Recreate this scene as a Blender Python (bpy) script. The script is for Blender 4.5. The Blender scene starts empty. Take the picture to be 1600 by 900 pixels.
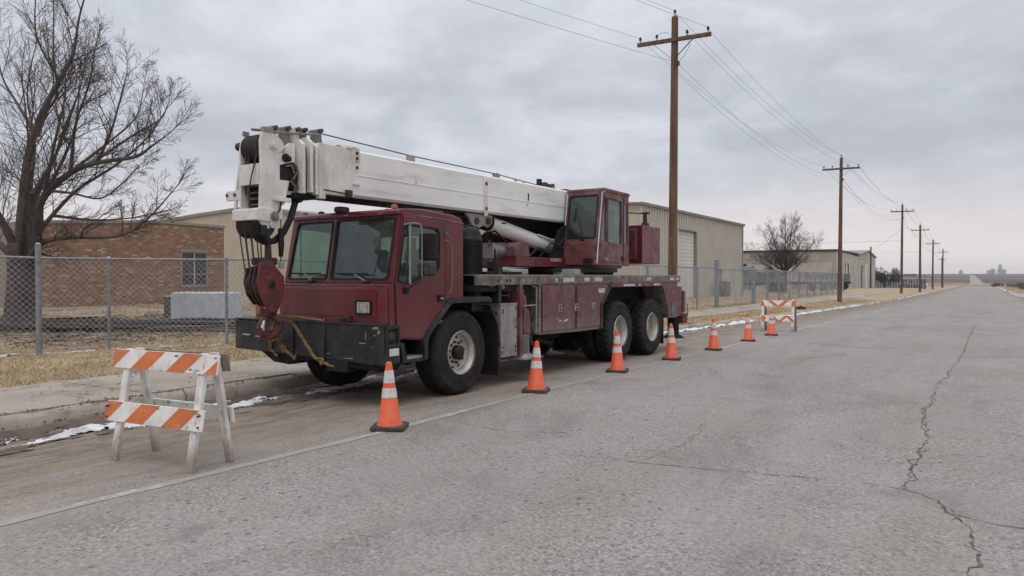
import bpy, bmesh, math, random
import numpy as np
from mathutils import Vector, Matrix, noise as mnoise
R = math.radians
rnd = random.Random(7)
sc = bpy.context.scene
COL = sc.collection

# ---------------------------------------------------------------- camera
CAM_H = 1.62
cam = bpy.data.objects.new('camera', bpy.data.cameras.new('camera'))
COL.objects.link(cam)
cam.data.sensor_width = 36.0
cam.data.lens = 26.1
cam.data.clip_start = 0.05
cam.data.clip_end = 20000
cam.location = (0, 0, CAM_H)
cam.rotation_euler = (math.pi/2 - math.atan(18/1160.), 0, math.atan(734/1160.))
sc.camera = cam

# ---------------------------------------------------------------- sky, sun, exposure
SUN_EL, SUN_AZ = R(62), R(150)          # overcast: very soft sun from behind the camera
world = bpy.data.worlds.new('World'); sc.world = world
world.use_nodes = True
wt = world.node_tree; wt.nodes.clear()
def wn(t, **k):
    n = wt.nodes.new(t)
    for a, b in k.items(): setattr(n, a, b)
    return n
wo = wn('ShaderNodeOutputWorld')
skyt = wn('ShaderNodeTexSky', sky_type='NISHITA', sun_disc=False, sun_elevation=SUN_EL, sun_rotation=SUN_AZ)
bg1 = wn('ShaderNodeBackground'); bg1.inputs[1].default_value = 0.08
wt.links.new(skyt.outputs[0], bg1.inputs[0])
tc = wn('ShaderNodeTexCoord'); sep = wn('ShaderNodeSeparateXYZ')
wt.links.new(tc.outputs['Generated'], sep.inputs[0])
def wmath(op, a, b=None, c=None):
    n = wn('ShaderNodeMath', operation=op)
    for i, v in enumerate((a, b, c)):
        if v is None: continue
        if isinstance(v, (int, float)): n.inputs[i].default_value = v
        else: wt.links.new(v, n.inputs[i])
    return n.outputs[0]
zz = wmath('ADD', wmath('MAXIMUM', sep.outputs[2], 0.0), 0.23)
comb = wn('ShaderNodeCombineXYZ')
wt.links.new(wmath('DIVIDE', sep.outputs[0], zz), comb.inputs[0])
wt.links.new(wmath('DIVIDE', sep.outputs[1], zz), comb.inputs[1])
def wnoise(scale, det, rough, dist=0.0, loc=(0,0,0), scl=(1,1,1)):
    mp = wn('ShaderNodeMapping'); mp.inputs['Location'].default_value = loc; mp.inputs['Scale'].default_value = scl
    wt.links.new(comb.outputs[0], mp.inputs[0])
    n = wn('ShaderNodeTexNoise'); n.inputs['Scale'].default_value = scale; n.inputs['Detail'].default_value = det
    n.inputs['Roughness'].default_value = rough; n.inputs['Distortion'].default_value = dist
    wt.links.new(mp.outputs[0], n.inputs['Vector'])
    return n.outputs['Fac']
n1 = wnoise(0.80, 6, 0.50, 0.3, (3.1, 1.7, 0))
n2 = wnoise(2.4, 7, 0.56, 0.45, (8, 4, 2))
n3 = wnoise(6.5, 6, 0.58, 0.3, (1, 9, 5))
cl = wmath('ADD', wmath('ADD', wmath('MULTIPLY', n1, 0.34), wmath('MULTIPLY', n2, 0.46)), wmath('MULTIPLY', n3, 0.20))
ramp = wn('ShaderNodeValToRGB'); cr = ramp.color_ramp
cr.elements[0].position = 0.40; cr.elements[0].color = (0.420, 0.440, 0.485, 1)
cr.elements[1].position = 0.61; cr.elements[1].color = (0.600, 0.620, 0.672, 1)
e = cr.elements.new(0.50); e.color = (0.482, 0.506, 0.560, 1)
wt.links.new(cl, ramp.inputs[0])
# warm pale band of an overcast horizon
hz = wn('ShaderNodeMapRange'); hz.inputs['From Min'].default_value = 0.0; hz.inputs['From Max'].default_value = 0.17
hz.inputs['To Min'].default_value = 0.85; hz.inputs['To Max'].default_value = 0.0; hz.interpolation_type = 'SMOOTHSTEP'
wt.links.new(sep.outputs[2], hz.inputs['Value'])
mixh = wn('ShaderNodeMix', data_type='RGBA')
wt.links.new(hz.outputs[0], mixh.inputs['Factor']); wt.links.new(ramp.outputs[0], mixh.inputs['A'])
mixh.inputs['B'].default_value = (0.800, 0.715, 0.680, 1)
# an overcast sky is brighter overhead than at the horizon
zen = wn('ShaderNodeMapRange'); zen.inputs['From Min'].default_value = 0.25; zen.inputs['From Max'].default_value = 1.0
zen.inputs['To Min'].default_value = 1.0; zen.inputs['To Max'].default_value = 2.35
wt.links.new(sep.outputs[2], zen.inputs['Value'])
bg2 = wn('ShaderNodeBackground')
wt.links.new(mixh.outputs['Result'], bg2.inputs[0]); wt.links.new(zen.outputs[0], bg2.inputs[1])
mx = wn('ShaderNodeMixShader'); mx.inputs[0].default_value = 0.94
wt.links.new(bg1.outputs[0], mx.inputs[1]); wt.links.new(bg2.outputs[0], mx.inputs[2])
wt.links.new(mx.outputs[0], wo.inputs[0])

sun = bpy.data.objects.new('sun', bpy.data.lights.new('sun', 'SUN')); COL.objects.link(sun)
sun.data.energy = 0.8; sun.data.angle = R(28); sun.data.color = (1.0, 0.96, 0.91)
sd = Vector((math.sin(SUN_AZ)*math.cos(SUN_EL), math.cos(SUN_AZ)*math.cos(SUN_EL), math.sin(SUN_EL)))
sun.rotation_euler = (-sd).to_track_quat('-Z', 'Y').to_euler()
sc.view_settings.view_transform = 'Standard'; sc.view_settings.look = 'None'
sc.view_settings.exposure = 0.27; sc.view_settings.gamma = 1.0
sc.render.engine = 'CYCLES'
sc.cycles.max_bounces = 8; sc.cycles.transparent_max_bounces = 16; sc.cycles.volume_bounces = 0

# ---------------------------------------------------------------- material helpers
def new_mat(name):
    m = bpy.data.materials.new(name); m.use_nodes = True
    nt = m.node_tree
    return m, nt, nt.nodes['Principled BSDF']
class NT:
    """tiny node wiring helper"""
    def __init__(s, nt): s.nt = nt
    def n(s, t, ins=None, **k):
        nd = s.nt.nodes.new(t)
        for a, b in k.items(): setattr(nd, a, b)
        for key, v in (ins or {}).items(): s.set(nd.inputs[key], v)
        return nd
    def set(s, sock, v):
        if isinstance(v, bpy.types.NodeSocket): s.nt.links.new(v, sock)
        else: sock.default_value = v
    def math(s, op, a, b=0.0, c=None):
        nd = s.nt.nodes.new('ShaderNodeMath'); nd.operation = op
        s.set(nd.inputs[0], a); s.set(nd.inputs[1], b)
        if c is not None: s.set(nd.inputs[2], c)
        return nd.outputs[0]
    def mix(s, f, a, b, mode='MIX'):
        nd = s.nt.nodes.new('ShaderNodeMix'); nd.data_type = 'RGBA'; nd.blend_type = mode
        s.set(nd.inputs['Factor'], f); s.set(nd.inputs['A'], a); s.set(nd.inputs['B'], b)
        return nd.outputs['Result']
    def noise(s, vec, scale, det=4, rough=0.55, dist=0.0):
        nd = s.n('ShaderNodeTexNoise', {'Vector': vec, 'Scale': scale, 'Detail': det, 'Roughness': rough, 'Distortion': dist})
        return nd.outputs['Fac']
    def mapping(s, vec, scl=(1,1,1), loc=(0,0,0)):
        return s.n('ShaderNodeMapping', {'Vector': vec, 'Scale': scl, 'Location': loc}).outputs[0]
    def rng(s, v, a, b, c=0.0, d=1.0, smooth=True):
        nd = s.n('ShaderNodeMapRange', {'Value': v, 'From Min': a, 'From Max': b, 'To Min': c, 'To Max': d})
        if smooth: nd.interpolation_type = 'SMOOTHSTEP'
        return nd.outputs[0]
def c4(c): return (c[0], c[1], c[2], 1.0)
def pmat(name, base, base2=None, nscale=3.0, rough=0.6, metal=0.0, bump=0.0, bscale=40.0, dust=None, dust2=None,
         stretch=(1,1,1), rvar=0.12, lo=0.4, hi=0.62, spec=0.5, island=0.0, coat=0.0, spray=None):
    m, nt, p = new_mat(name); w = NT(nt)
    co = w.n('ShaderNodeTexCoord').outputs['Object']
    v = w.mapping(co, stretch)
    f = w.noise(v, nscale, 6, 0.6)
    col = w.mix(w.rng(f, lo, hi), c4(base), c4(base2 or [x*0.8 for x in base]))
    for i, d in enumerate((dust, dust2)):
        if d:
            g = w.noise(w.mapping(co, d[3] if len(d) > 3 else (1,1,1), (11+7*i, 3, 5)), d[2], 7, 0.68)
            col = w.mix(w.rng(g, 1.0-d[1]-0.12, 1.0-d[1]+0.12), col, c4(d[0]))
    if spray:                                   # splashed mud and salt, ragged, on the low parts
        zc = w.n('ShaderNodeSeparateXYZ', {0: co}).outputs[2]
        zc = w.math('ADD', zc, w.math('MULTIPLY', w.math('SUBTRACT', w.noise(w.mapping(co, (1,1,.5), (4,4,4)), 6.0, 7, .7), .5), spray[3]))
        col = w.mix(w.rng(zc, spray[2], spray[1], 0, spray[4]), col, c4(spray[0]))
    if island:
        rn = w.n('ShaderNodeNewGeometry').outputs['Random Per Island']
        rn2 = w.n('ShaderNodeObjectInfo').outputs['Random']
        q = w.math('FRACT', w.math('ADD', rn, rn2))
        col = w.mix(1.0, col, w.n('ShaderNodeCombineColor', {0: w.rng(q, 0, 1, 1-island, 1+island*.6, False), 1: w.rng(q, 0, 1, 1-island, 1+island*.6, False), 2: w.rng(q, 0, 1, 1-island, 1+island*.6, False)}).outputs[0], 'MULTIPLY')
    nt.links.new(col, p.inputs['Base Color'])
    nt.links.new(w.rng(w.noise(v, nscale*2.3, 4), 0.3, 0.7, max(0.05, rough-rvar), min(1, rough+rvar)), p.inputs['Roughness'])
    p.inputs['Metallic'].default_value = metal
    p.inputs['Specular IOR Level'].default_value = spec
    if coat: p.inputs['Coat Weight'].default_value = coat; p.inputs['Coat Roughness'].default_value = 0.25
    if bump:
        b = w.n('ShaderNodeBump', {'Height': w.noise(v, bscale, 5, 0.6), 'Strength': bump, 'Distance': 0.01})
        nt.links.new(b.outputs[0], p.inputs['Normal'])
    return m

MT = {}
MT['maroon'] = pmat('maroon paint', (0.112, 0.010, 0.016), (0.086, 0.008, 0.013), 2.2, 0.36, spec=.4, dust=((0.130, 0.026, 0.029), 0.40, 2.5), dust2=((0.19,0.12,0.10), 0.265, 12), coat=.22, spray=((0.15,0.085,0.072), .82, 1.20, .7, .40), bump=0.04, bscale=9, rvar=.1)
MT['faded_maroon'] = pmat('faded maroon paint', (0.135, 0.040, 0.044), (0.100, 0.026, 0.030), 2.6, 0.55, dust=((0.185, 0.095, 0.090), 0.44, 3.0), dust2=((0.22, 0.17, 0.145), 0.31, 14), bump=0.05, bscale=12)
MT['box_maroon'] = pmat('dusty maroon paint', (0.130, 0.044, 0.049), (0.100, 0.034, 0.038), 3.0, 0.62, dust=((0.150, 0.082, 0.078), 0.44, 4.0), dust2=((0.24, 0.20, 0.17), 0.32, 12), spray=((0.20,0.16,0.135), .68, 1.05, .8, .6), bump=0.08, bscale=15)
MT['black_steel'] = pmat('black painted steel', (0.012, 0.013, 0.015), (0.020, 0.021, 0.023), 3.0, 0.5, spec=.35, dust=((0.050, 0.047, 0.044), 0.42, 4), dust2=((0.22,0.21,0.185), 0.285, 12), bump=0.1, bscale=22)
MT['under'] = pmat('greasy undercarriage', (0.012, 0.011, 0.010), (0.024, 0.022, 0.020), 4.0, 0.8, spec=.2, bump=0.2, bscale=16)
MT['white_boom'] = pmat('weathered white paint', (0.74, 0.73, 0.70), (0.69, 0.68, 0.65), 1.2, 0.45, dust=((0.53, 0.505, 0.46), 0.40, 2.2, (.5,.3,2)), dust2=((0.26, 0.21, 0.165), 0.265, 20, (1,1,.4)), bump=0.03, bscale=7)
MT['white_grimy'] = pmat('grimy white paint', (0.66, 0.64, 0.595), (0.56, 0.535, 0.49), 3.0, 0.5, dust=((0.44, 0.405, 0.35), 0.40, 4.0, (1,1,.4)), dust2=((0.12, 0.09, 0.065), 0.31, 20, (1,1,.6)), bump=0.08, bscale=14)
MT['grey_steel'] = pmat('dull grey steel', (0.20, 0.195, 0.185), (0.13, 0.125, 0.12), 4.0, 0.55, 0.25, dust=((0.30, 0.27, 0.23), 0.3, 9), bump=0.08)
MT['toolbox'] = pmat('bare aluminium plate', (0.30, 0.285, 0.26), (0.21, 0.20, 0.185), 5.0, 0.5, 0.2, dust=((0.13, 0.11, 0.09), 0.40, 6), dust2=((0.40,0.37,0.32), 0.36, 14), bump=0.08, bscale=24)
MT['deck_rail'] = pmat('worn grey deck rail', (0.070, 0.068, 0.065), (0.135, 0.125, 0.112), 4.5, 0.7, dust=((0.26, 0.225, 0.185), 0.42, 6), dust2=((0.16, 0.075, 0.042), 0.36, 9), bump=0.1)
MT['deck_top'] = pmat('sandy steel deck', (0.30, 0.26, 0.20), (0.20, 0.18, 0.15), 3, 0.85, bump=0.1)
MT['tyre'] = pmat('tyre rubber', (0.016, 0.0155, 0.015), (0.026, 0.0245, 0.023), 5, 0.8, dust=((0.055, 0.049, 0.042), 0.33, 7), bump=0.15, bscale=60, spec=.2)
MT['rim'] = pmat('dusty rim', (0.47, 0.44, 0.39), (0.37, 0.345, 0.30), 6, 0.5, 0.15, dust=((0.20, 0.165, 0.125), 0.28, 14), bump=0.05)
MT['rubber'] = pmat('black rubber', (0.011, 0.011, 0.012), (0.018, 0.018, 0.018), 6, 0.6, bump=0.05, spec=.25)
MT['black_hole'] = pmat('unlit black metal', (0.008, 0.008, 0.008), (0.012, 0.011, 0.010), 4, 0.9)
MT['hook_red'] = pmat('chipped red paint', (0.130, 0.018, 0.017), (0.088, 0.014, 0.014), 5, 0.6, dust=((0.20, 0.10, 0.055), 0.34, 6), dust2=((0.035, 0.022, 0.018), 0.40, 11), bump=0.15, bscale=20)
MT['block_shaded'] = pmat('shaded grimy red paint', (0.050, 0.013, 0.013), (0.030, 0.012, 0.011), 6, 0.7, dust=((0.16,0.10,0.075), 0.27, 9), bump=.15)  # darker copy of the red: shade put into the colour, plus grime
MT['rust'] = pmat('rusty steel', (0.052, 0.034, 0.026), (0.030, 0.022, 0.018), 9, 0.85, bump=0.25, bscale=30)
MT['dark_sheave'] = pmat('greasy sheave', (0.040, 0.034, 0.029), (0.075, 0.062, 0.05), 10, 0.6, 0.2, bump=0.1)
MT['wire_rope'] = pmat('steel rope', (0.030, 0.028, 0.026), (0.055, 0.05, 0.045), 40, 0.6, 0.3)
MT['rope'] = pmat('frayed yellow rope', (0.25, 0.165, 0.060), (0.15, 0.095, 0.045), 30, 0.95, bump=0.5, bscale=160)
MT['chrome'] = pmat('chrome rod', (0.55, 0.55, 0.55), (0.42, 0.42, 0.42), 10, 0.28, 0.9)
MT['amber'] = pmat('amber lens', (0.27, 0.075, 0.02), (0.17, 0.05, 0.018), 8, 0.3)
MT['orange_refl'] = pmat('orange reflector', (0.38, 0.10, 0.03), (0.27, 0.08, 0.03), 8, 0.5)
MT['white_refl'] = pmat('white reflector', (0.50, 0.49, 0.46), (0.36, 0.34, 0.31), 14, 0.5)
MT['red_refl'] = pmat('red reflector', (0.24, 0.075, 0.05), (0.17, 0.07, 0.055), 14, 0.5)
MT['placard'] = pmat('white placard', (0.62, 0.62, 0.60), (0.50, 0.49, 0.47), 9, 0.6)
MT['lens'] = pmat('headlight lens', (0.55, 0.56, 0.56), (0.28, 0.29, 0.29), 22, 0.12, 0.5, bump=0.3, bscale=60)
MT['seat'] = pmat('dark seat fabric', (0.025, 0.025, 0.027), None, 9, 0.9)
MT['interior'] = pmat('grey cab lining', (0.12, 0.125, 0.122), (0.085, 0.088, 0.086), 4, 0.85)
def glass_mat(name, tint, refl=1.0):
    m = bpy.data.materials.new(name); m.use_nodes = True; nt = m.node_tree; nt.nodes.clear(); w = NT(nt)
    out = w.n('ShaderNodeOutputMaterial')
    tr = w.n('ShaderNodeBsdfTransparent', {'Color': c4(tint)})
    gl = w.n('ShaderNodeBsdfGlossy', {'Color': (0.9, 0.95, 0.95, 1), 'Roughness': 0.03})
    df = w.n('ShaderNodeBsdfDiffuse', {'Color': (0.22, 0.235, 0.22, 1)})
    ge = w.n('ShaderNodeNewGeometry'); dt = w.n('ShaderNodeVectorMath', {0: ge.outputs['Normal'], 1: ge.outputs['Incoming']}, operation='DOT_PRODUCT').outputs['Value']
    fr = w.math('ADD', w.math('MULTIPLY', w.math('POWER', w.math('SUBTRACT', 1.0, w.math('MINIMUM', w.math('ABSOLUTE', dt), 1.0)), 5.0), .955), .045)
    a = w.n('ShaderNodeMixShader', {0: w.math('MINIMUM', w.math('MULTIPLY', fr, refl), 1.0), 1: tr.outputs[0], 2: gl.outputs[0]})
    co = w.n('ShaderNodeTexCoord').outputs['Object']
    d = w.rng(w.noise(co, 3.0, 6, .65), 0.32, 0.72, 0.04, 0.17)
    b = w.n('ShaderNodeMixShader', {0: d, 1: a.outputs[0], 2: df.outputs[0]})
    nt.links.new(b.outputs[0], out.inputs[0])
    return m
MT['glass'] = glass_mat('green tinted glass', (0.74, 0.86, 0.81), 1.25)
MT['cabglass'] = glass_mat('smoky cab glass', (0.60, 0.70, 0.67), 1.5)
MT['winglass'] = pmat('dark window glass', (0.030, 0.036, 0.042), (0.05, 0.058, 0.066), 2, 0.12)
MT['cone'] = pmat('orange cone plastic', (0.72, 0.098, 0.028), (0.60, 0.082, 0.026), 5, 0.5, dust=((0.50, 0.15, 0.075), 0.42, 6), dust2=((0.22,0.10,0.06), 0.31, 14))
MT['cone_white'] = pmat('reflective white collar', (0.62, 0.615, 0.60), (0.52, 0.51, 0.49), 12, 0.4, dust=((0.45, 0.36, 0.31), 0.42, 13))
MT['cone_base'] = pmat('black cone base', (0.045, 0.038, 0.034), (0.065, 0.053, 0.046), 8, 0.85, bump=0.2)
MT['board_white'] = pmat('chipped white boards', (0.72, 0.70, 0.665), (0.64, 0.615, 0.575), 4, 0.65, dust=((0.48, 0.43, 0.36), 0.40, 5, (1,1,.5)), dust2=((0.13, 0.10, 0.08), 0.345, 15, (1,1,.5)), bump=0.12, bscale=24)
MT['board_orange'] = pmat('faded orange sheeting', (0.60, 0.150, 0.030), (0.52, 0.13, 0.03), 4, 0.5, dust=((0.50, 0.24, 0.14), 0.40, 6), dust2=((0.34,0.17,0.10), .31, 16))
MT['leg_white'] = pmat('chipped white legs', (0.72, 0.70, 0.665), (0.62, 0.595, 0.555), 5, 0.65, dust=((0.46, 0.41, 0.34), 0.42, 5, (1,1,.5)), dust2=((0.14, 0.105, 0.08), 0.36, 13, (1,1,.5)), bump=0.12, bscale=24, spray=((0.20,0.155,0.115), .02, .30, .35, .8))
MT['raw_wood'] = pmat('weathered raw wood', (0.27, 0.22, 0.165), (0.17, 0.135, 0.10), 6, 0.9, stretch=(1,1,.2), bump=0.2)
MT['pole'] = pmat('creosote pole', (0.155, 0.088, 0.050), (0.085, 0.048, 0.028), 9, 0.9, stretch=(1,1,.06), bump=0.4, bscale=14, dust=((0.17, 0.11, 0.07), 0.27, 5, (1,1,.15)))
MT['insul'] = pmat('brown insulator', (0.035, 0.026, 0.022), None, 6, 0.25)
MT['galv'] = pmat('galvanised tube', (0.26, 0.28, 0.30), (0.19, 0.205, 0.22), 9, 0.5, 0.45)
MT['wire_mesh'] = pmat('galvanised mesh', (0.42, 0.42, 0.42), (0.29, 0.285, 0.28), 1.5, 0.6, 0.3)
MT['line'] = pmat('power conductor', (0.05, 0.05, 0.055), None, 9, 0.6)
MT['bark'] = pmat('grey brown bark', (0.085, 0.066, 0.056), (0.050, 0.040, 0.036), 7, 0.95, bump=0.6, bscale=16, stretch=(1,1,.3))
MT['twig'] = pmat('brown twigs', (0.098, 0.076, 0.066), (0.066, 0.052, 0.046), 3, 0.95)
MT['beige_metal'] = pmat('beige ribbed metal', (0.465, 0.435, 0.385), (0.43, 0.40, 0.352), .5, 0.6, dust=((0.36, 0.31, 0.24), 0.22, .8, (1,1,.25)), bump=0.02)
MT['beige_gable'] = pmat('tan ribbed metal', (0.45, 0.385, 0.295), (0.41, 0.35, 0.265), .5, 0.6, dust=((0.29, 0.24, 0.18), 0.24, .8, (1,1,.25)))
MT['beige_trim'] = pmat('grey tan trim', (0.24, 0.22, 0.19), (0.19, 0.175, 0.15), 2, 0.6)
MT['tan_wall'] = pmat('tan block wall', (0.37, 0.32, 0.265), (0.31, 0.27, 0.225), .4, 0.8, dust=((0.25, 0.215, 0.175), 0.28, .7, (1,1,.4)))
MT['pale_wall'] = pmat('pale metal wall', (0.43, 0.40, 0.36), (0.36, 0.335, 0.30), .4, 0.7)
MT['roll_door'] = pmat('white rolling door', (0.60, 0.585, 0.54), (0.53, 0.515, 0.475), 1.5, 0.5, dust=((0.40, 0.36, 0.30), 0.26, 2.5))
MT['roof_dark'] = pmat('dark roof edge', (0.035, 0.037, 0.04), None, 3, 0.7)
MT['rust_door'] = pmat('brown door', (0.095, 0.042, 0.034), None, 3, 0.7)
MT['concrete_trim'] = pmat('concrete coping', (0.28, 0.235, 0.195), (0.22, 0.185, 0.155), 4, 0.85)
MT['concrete_block'] = pmat('pale concrete', (0.50, 0.51, 0.52), (0.43, 0.435, 0.44), 3, 0.9, dust=((0.27, 0.265, 0.26), 0.28, 6), bump=0.2)
MT['concrete_grey'] = pmat('dark concrete', (0.12, 0.125, 0.13), (0.09, 0.092, 0.095), 3, 0.9, bump=0.2)
MT['snow'] = pmat('old snow', (0.66, 0.67, 0.70), (0.50, 0.50, 0.51), 3.5, 0.7, dust=((0.36, 0.325, 0.285), 0.38, 7), dust2=((0.17,0.13,0.10), .33, 13), bump=0.9, bscale=34)
MT['clod'] = pmat('dirt clods', (0.115, 0.082, 0.057), (0.072, 0.052, 0.038), 6, 0.95, bump=0.4)
MT['stone'] = pmat('loose stones', (0.16, 0.15, 0.14), (0.08, 0.075, 0.07), 3, 0.9, island=.45)
MT['old_wood'] = pmat('dark old lumber', (0.085, 0.068, 0.056), (0.045, 0.037, 0.032), 5, 0.95, bump=0.3, island=.35)
MT['blade'] = pmat('dry grass blades', (0.50, 0.375, 0.215), (0.37, 0.27, 0.155), 1.2, 0.9, island=.40)
MT['shrub'] = pmat('dry shrub', (0.13, 0.10, 0.085), (0.085, 0.066, 0.055), 2, 0.95)
MT['evergreen'] = pmat('dark evergreen', (0.062, 0.060, 0.055), (0.042, 0.042, 0.040), 2, 0.9)
MT['far_concrete'] = pmat('pale elevator concrete', (0.45, 0.45, 0.46), None, .05, 0.9)
MT['car_white'] = pmat('white car paint', (0.70, 0.71, 0.73), None, 2, 0.3)
MT['trailer_grey'] = pmat('blue grey trailer paint', (0.14, 0.155, 0.17), (0.10, 0.11, 0.12), 1.2, 0.6, dust=((0.20, 0.19, 0.18), 0.3, 2))
MT['pale_equip'] = pmat('pale grey equipment', (0.34, 0.34, 0.34), (0.24, 0.24, 0.24), 1.2, 0.6)

# ---------------------------------------------------------------- mesh builder
class MB:
    def __init__(s): s.v = []; s.f = []
    def add(s, vs, fs):
        o = len(s.v); s.v += [tuple(x) for x in vs]; s.f += [tuple(o+i for i in f) for f in fs]; return s
    def box(s, x0, x1, y0, y1, z0, z1):
        return s.add([(x0,y0,z0),(x1,y0,z0),(x1,y1,z0),(x0,y1,z0),(x0,y0,z1),(x1,y0,z1),(x1,y1,z1),(x0,y1,z1)],
                     [(3,2,1,0),(4,5,6,7),(0,1,5,4),(1,2,6,5),(2,3,7,6),(3,0,4,7)])
    def bar(s, p0, p1, w, h, up=(0,0,1)):
        p0 = Vector(p0); p1 = Vector(p1); d = (p1-p0).normalized(); u = Vector(up)
        if abs(d.dot(u)) > .98: u = Vector((1,0,0))
        a = d.cross(u).normalized(); b = a.cross(d).normalized()
        q = [(-1,-1),(1,-1),(1,1),(-1,1)]
        vs = [p0+a*(i*w/2)+b*(j*h/2) for i,j in q] + [p1+a*(i*w/2)+b*(j*h/2) for i,j in q]
        return s.add(vs, [(3,2,1,0),(4,5,6,7),(0,1,5,4),(1,2,6,5),(2,3,7,6),(3,0,4,7)])
    def prism(s, poly, axis, a0, a1):
        n = len(poly)
        def P(p, a):
            return {'x': (a,p[0],p[1]), 'y': (p[0],a,p[1]), 'z': (p[0],p[1],a)}[axis]
        vs = [P(p,a0) for p in poly] + [P(p,a1) for p in poly]
        return s.add(vs, [tuple(range(n))[::-1], tuple(range(n,2*n))] + [(i,(i+1)%n,n+(i+1)%n,n+i) for i in range(n)])
    def cyl(s, p0, p1, r0, r1=None, n=16, caps=True):
        r1 = r0 if r1 is None else r1
        p0 = Vector(p0); p1 = Vector(p1); d = (p1-p0).normalized()
        a = d.orthogonal().normalized(); b = d.cross(a)
        vs = []
        for p, r in ((p0,r0),(p1,r1)):
            for i in range(n):
                t = 2*math.pi*i/n; vs.append(p + a*(r*math.cos(t)) + b*(r*math.sin(t)))
        fs = [(i,(i+1)%n,n+(i+1)%n,n+i) for i in range(n)]
        if caps: fs += [tuple(range(n))[::-1], tuple(range(n,2*n))]
        return s.add(vs, fs)
    def tube(s, pts, r, n=6, taper=None, cap=True):
        pts = [Vector(p) for p in pts]; m = len(pts); vs = []; fs = []
        ref = None
        for i, p in enumerate(pts):
            d = (pts[min(i+1,m-1)] - pts[max(i-1,0)]).normalized()
            if ref is None: a = d.orthogonal().normalized()
            else:
                a = ref - d*ref.dot(d)
                a = a.normalized() if a.length > 1e-5 else d.orthogonal().normalized()
            ref = a; b = d.cross(a)
            rr = r[i] if isinstance(r, (list,tuple)) else r
            for k in range(n):
                t = 2*math.pi*k/n; vs.append(p + a*(rr*math.cos(t)) + b*(rr*math.sin(t)))
        for i in range(m-1):
            for k in range(n):
                fs.append((i*n+k, i*n+(k+1)%n, (i+1)*n+(k+1)%n, (i+1)*n+k))
        if cap: fs += [tuple(range(n))[::-1], tuple(range((m-1)*n, m*n))]
        return s.add(vs, fs)
    def lathe(s, prof, org, axis, n=24, closed=False, mod=None):
        """prof: (radius, distance along axis)"""
        o = Vector(org); d = Vector(axis).normalized(); a = d.orthogonal().normalized(); b = d.cross(a)
        vs = []; m = len(prof)
        for j, (r, t) in enumerate(prof):
            for i in range(n):
                th = 2*math.pi*i/n; q = r*(mod(j,i) if mod else 1)
                vs.append(o + d*t + a*(q*math.cos(th)) + b*(q*math.sin(th)))
        fs = [(j*n+i, j*n+(i+1)%n, (j+1)*n+(i+1)%n, (j+1)*n+i) for j in range(m-1) for i in range(n)]
        if closed: fs += [((m-1)*n+i, (m-1)*n+(i+1)%n, (i+1)%n, i) for i in range(n)]
        return s.add(vs, fs)
    def strip(s, path, v0, v1, th):
        """a bent plate: path of (u, w) in the y-z plane, spanning x v0..v1, thickness th downwards/inwards"""
        m = len(path); inner = []
        for i in range(m):
            a = Vector(path[max(i-1,0)]); c = Vector(path[min(i+1,m-1)]); d = (c-a).normalized()
            inner.append((path[i][0] + d[1]*th, path[i][1] - d[0]*th))
        for i in range(m-1):
            s.prism([path[i], path[i+1], inner[i+1], inner[i]], 'x', v0, v1)
        return s
    def panel(s, outer, holes, fn, t):
        """planar plate with holes; fn(a, b, depth) -> point"""
        bm = bmesh.new(); loops = []
        for lp in [outer] + list(holes):
            vs = [bm.verts.new((p[0], p[1], 0)) for p in lp]
            loops.append(vs)
            for i in range(len(vs)): bm.edges.new((vs[i], vs[(i+1) % len(vs)]))
        bmesh.ops.triangle_fill(bm, use_beauty=True, edges=bm.edges[:])
        bm.verts.index_update()
        n = len(bm.verts); bm.verts.ensure_lookup_table()
        co = [(v.co.x, v.co.y) for v in bm.verts]
        vs = [fn(a, b, 0.0) for a, b in co] + [fn(a, b, t) for a, b in co]
        fs = []
        for f in bm.faces:
            ix = [v.index for v in f.verts]; fs.append(tuple(ix)); fs.append(tuple(n+i for i in ix[::-1]))
        for lp in loops:
            ix = [v.index for v in lp]
            for i in range(len(ix)):
                a, b = ix[i], ix[(i+1) % len(ix)]; fs.append((a, b, n+b, n+a))
        bm.free()
        return s.add(vs, fs)
    def mesh(s, name, mat=None, recalc=True, smooth=35):
        me = bpy.data.meshes.new(name); me.from_pydata(s.v, [], s.f)
        if recalc:
            bm = bmesh.new(); bm.from_mesh(me); bmesh.ops.recalc_face_normals(bm, faces=bm.faces[:]); bm.to_mesh(me); bm.free()
        if smooth:
            me.polygons.foreach_set('use_smooth', [True]*len(me.polygons))
            me.set_sharp_from_angle(angle=R(smooth))
        if mat: me.materials.append(mat)
        me.update()
        return me
    def build(s, name, mat, parent=None, bevel=0.0, smooth=35, kind=None, loc=None, rot=None, label=None, recalc=True):
        o = bpy.data.objects.new(name, s.mesh(name, MT[mat] if isinstance(mat, str) else mat, recalc, smooth))
        COL.objects.link(o)
        if parent: o.parent = parent
        if loc: o.location = loc
        if rot: o.rotation_euler = rot
        if bevel:
            b = o.modifiers.new('bevel', 'BEVEL'); b.width = bevel; b.segments = 2; b.limit_method = 'ANGLE'; b.angle_limit = R(40); b.harden_normals = True
        if kind: o['kind'] = kind
        if label: o['label'] = label
        return o
def np_mesh(name, verts, faces, mat):
    """big triangle / quad soup from arrays"""
    me = bpy.data.meshes.new(name); k = faces.shape[1]
    me.vertices.add(len(verts)); me.vertices.foreach_set('co', np.asarray(verts, np.float32).ravel())
    me.loops.add(faces.size); me.loops.foreach_set('vertex_index', faces.astype(np.int32).ravel())
    me.polygons.add(len(faces)); me.polygons.foreach_set('loop_start', np.arange(0, faces.size, k, dtype=np.int32))
    me.polygons.foreach_set('loop_total', np.full(len(faces), k, np.int32))
    me.materials.append(mat); me.update(calc_edges=True); me.validate()
    return me
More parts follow.
